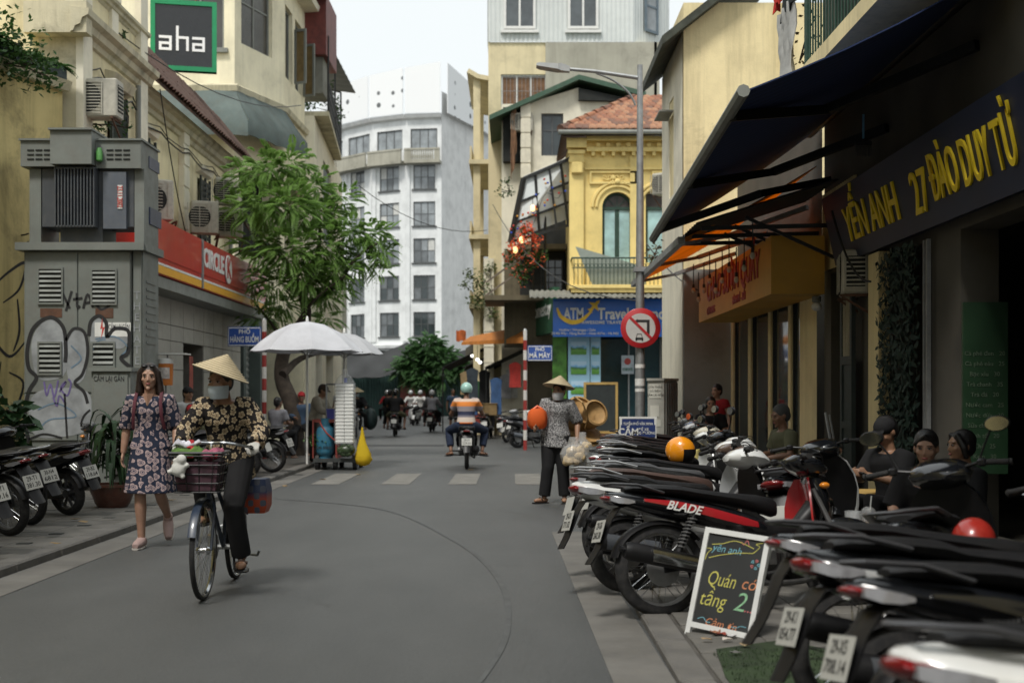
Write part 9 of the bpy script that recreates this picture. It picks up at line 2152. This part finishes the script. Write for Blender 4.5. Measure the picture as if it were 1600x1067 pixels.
m = MB(); m.box(c + V((0, 0, .05)), (.17, .06, .05), None, .01); part('head', m, M_blk, br); m = MB()
for i in range(40): x = c.x - .08 + .16 * i / 39; m.tube([(x,c.y,c.z + .03),(x + ru(-.015,.015),c.y + ru(-.02,.02),c.z - .08)],.003,4)
part('bristle', m, mat('bristle_grey', (.06, .06, .055), .9), br)
cp = thing('camera_dome','white dome camera under the yellow sign box','camera',V((3.95,16.6,2.6))); m = MB(); m.ell((0,0,-.06),(.07,.07,.06)); m.build('dome',M_wpaint,cp); m = MB(); m.lathe([(.06,0),(.06,.07)],12); m.build('mount',M_greyp,cp)
cl = thing('leaning_pole','two thin grey metal poles leaning on the dark door','pole',V((3.6,15,.05))); m = MB(); m.tube([P(1312,770,13.5),P(1290,645,14.2)],.016,6); m.tube([P(1318,770,13.6),P(1296,648,14.2)],.012,6); part('pole',m,M_steel,cl)
# overhead cables
for i,(a,b,sag) in enumerate(((P(560,290,40),P(760,360,46),.5),(P(120,0,21),P(470,165,36),.6),(P(-20,330,19.5),P(45,365,19.6),.15),(P(-20,370,19.5),P(45,378,19.6),.1),(P(250,140,24),P(300,400,28),.3),(P(1010,380,24),P(1140,460,23),.3),(P(1300,330,14),P(1360,440,12.5),.2),(P(770,320,45),P(1000,470,22),.8))):
    m = MB(); m.tube([lerp(a,b,t / 10) - V((0,0,sag * 4 * (t / 10) * (1 - t / 10))) for t in range(11)],.012,5); o = m.build('overhead_cable',M_black); tag(o,['thin cable crossing before the white building','long cable sagging over the tiled eave to the canopy','upper black cable on the stained yellow wall','lower black cable on the stained yellow wall','cable dropping down the cream house front','cable drooping by the passage doorway','cable hanging at the end of the deep blue board','long cable from the tall building to the lamp post'][i],'cable')
# litter on the ground
M_ll = mat('fallen_leaf', (.22, .15, .07), .8, var=.4); 
def litter(nm, lab, c, r, m_, flat=.3, grp=None):
    m = MB(); n = 7; pts = [V((r * cos(2 * pi * i / n) * ru(.6,1.1),r * .6 * sin(2 * pi * i / n) * ru(.6,1.1),ru(0,r * flat))) for i in range(n)]
    m.loft([[p + V((0,0,.0)) for p in pts],[p * .9 + V((0,0,.004)) for p in pts]]); o = m.build(nm,m_,None,0); o.location = c; tag(o,lab,'litter',grp)
LW_ = ['nearest the bowl of the strap leaved plant','touching the leaf by the plant bowl','on the slabs before the edge motorbikes','on the kerb behind the walking woman','by the foot of the walking woman','at the kerb beside the drink cart','under the cart handle on the asphalt','beside the crossing stripe behind the striped shirt rider','at the kerb between cyclist and cart','just behind the bicycle rear wheel']
for x,y in ((118,822),(130,826),(85,862),(268,790),(300,842),(505,750),(560,742),(735,735),(445,760),(330,838)): 
    c = GND(x,y); litter('fallen_leaf','dry fallen leaf ' + LW_.pop(0),c + V((0,0,.068 if c.x < -3.9 else .006)),.06,M_ll,.3,'dry fallen leaves')
for i,(x,y,cc) in enumerate(((1118,1008,(.25,.1,.05)),(1128,1012,(.3,.06,.04)),(1145,1014,(.5,.5,.5)),(1137,1020,(.5,.45,.4)),(1172,1008,(.55,.55,.55)),(1150,1042,(.12,.12,.11)),(1105,1020,(.3,.2,.1)),(1165,1030,(.3,.22,.12)))):
    litter('paper_scrap',['brown paper scrap by the blackboard foot','red wrapper scrap by the blackboard foot','white paper scrap among the wrappers','pale torn scrap among the wrappers','crumpled white tissue by the tyre','dark clod on the mossy patch','orange peel at the edge of the moss','tan leaf scrap on the moss'][i],GND(x,y) + V((0,0,.07)),.035,mat('scrap_%d' % i,cc,.7),.5)
litter('paper_scrap','crumpled white paper at the kerb behind the cyclist',GND(348,826) + V((0,0,.01)),.07,mat('scrap_4',(.5,.5,.5)),.6)
bpy.data.scenes.remove(TMP)
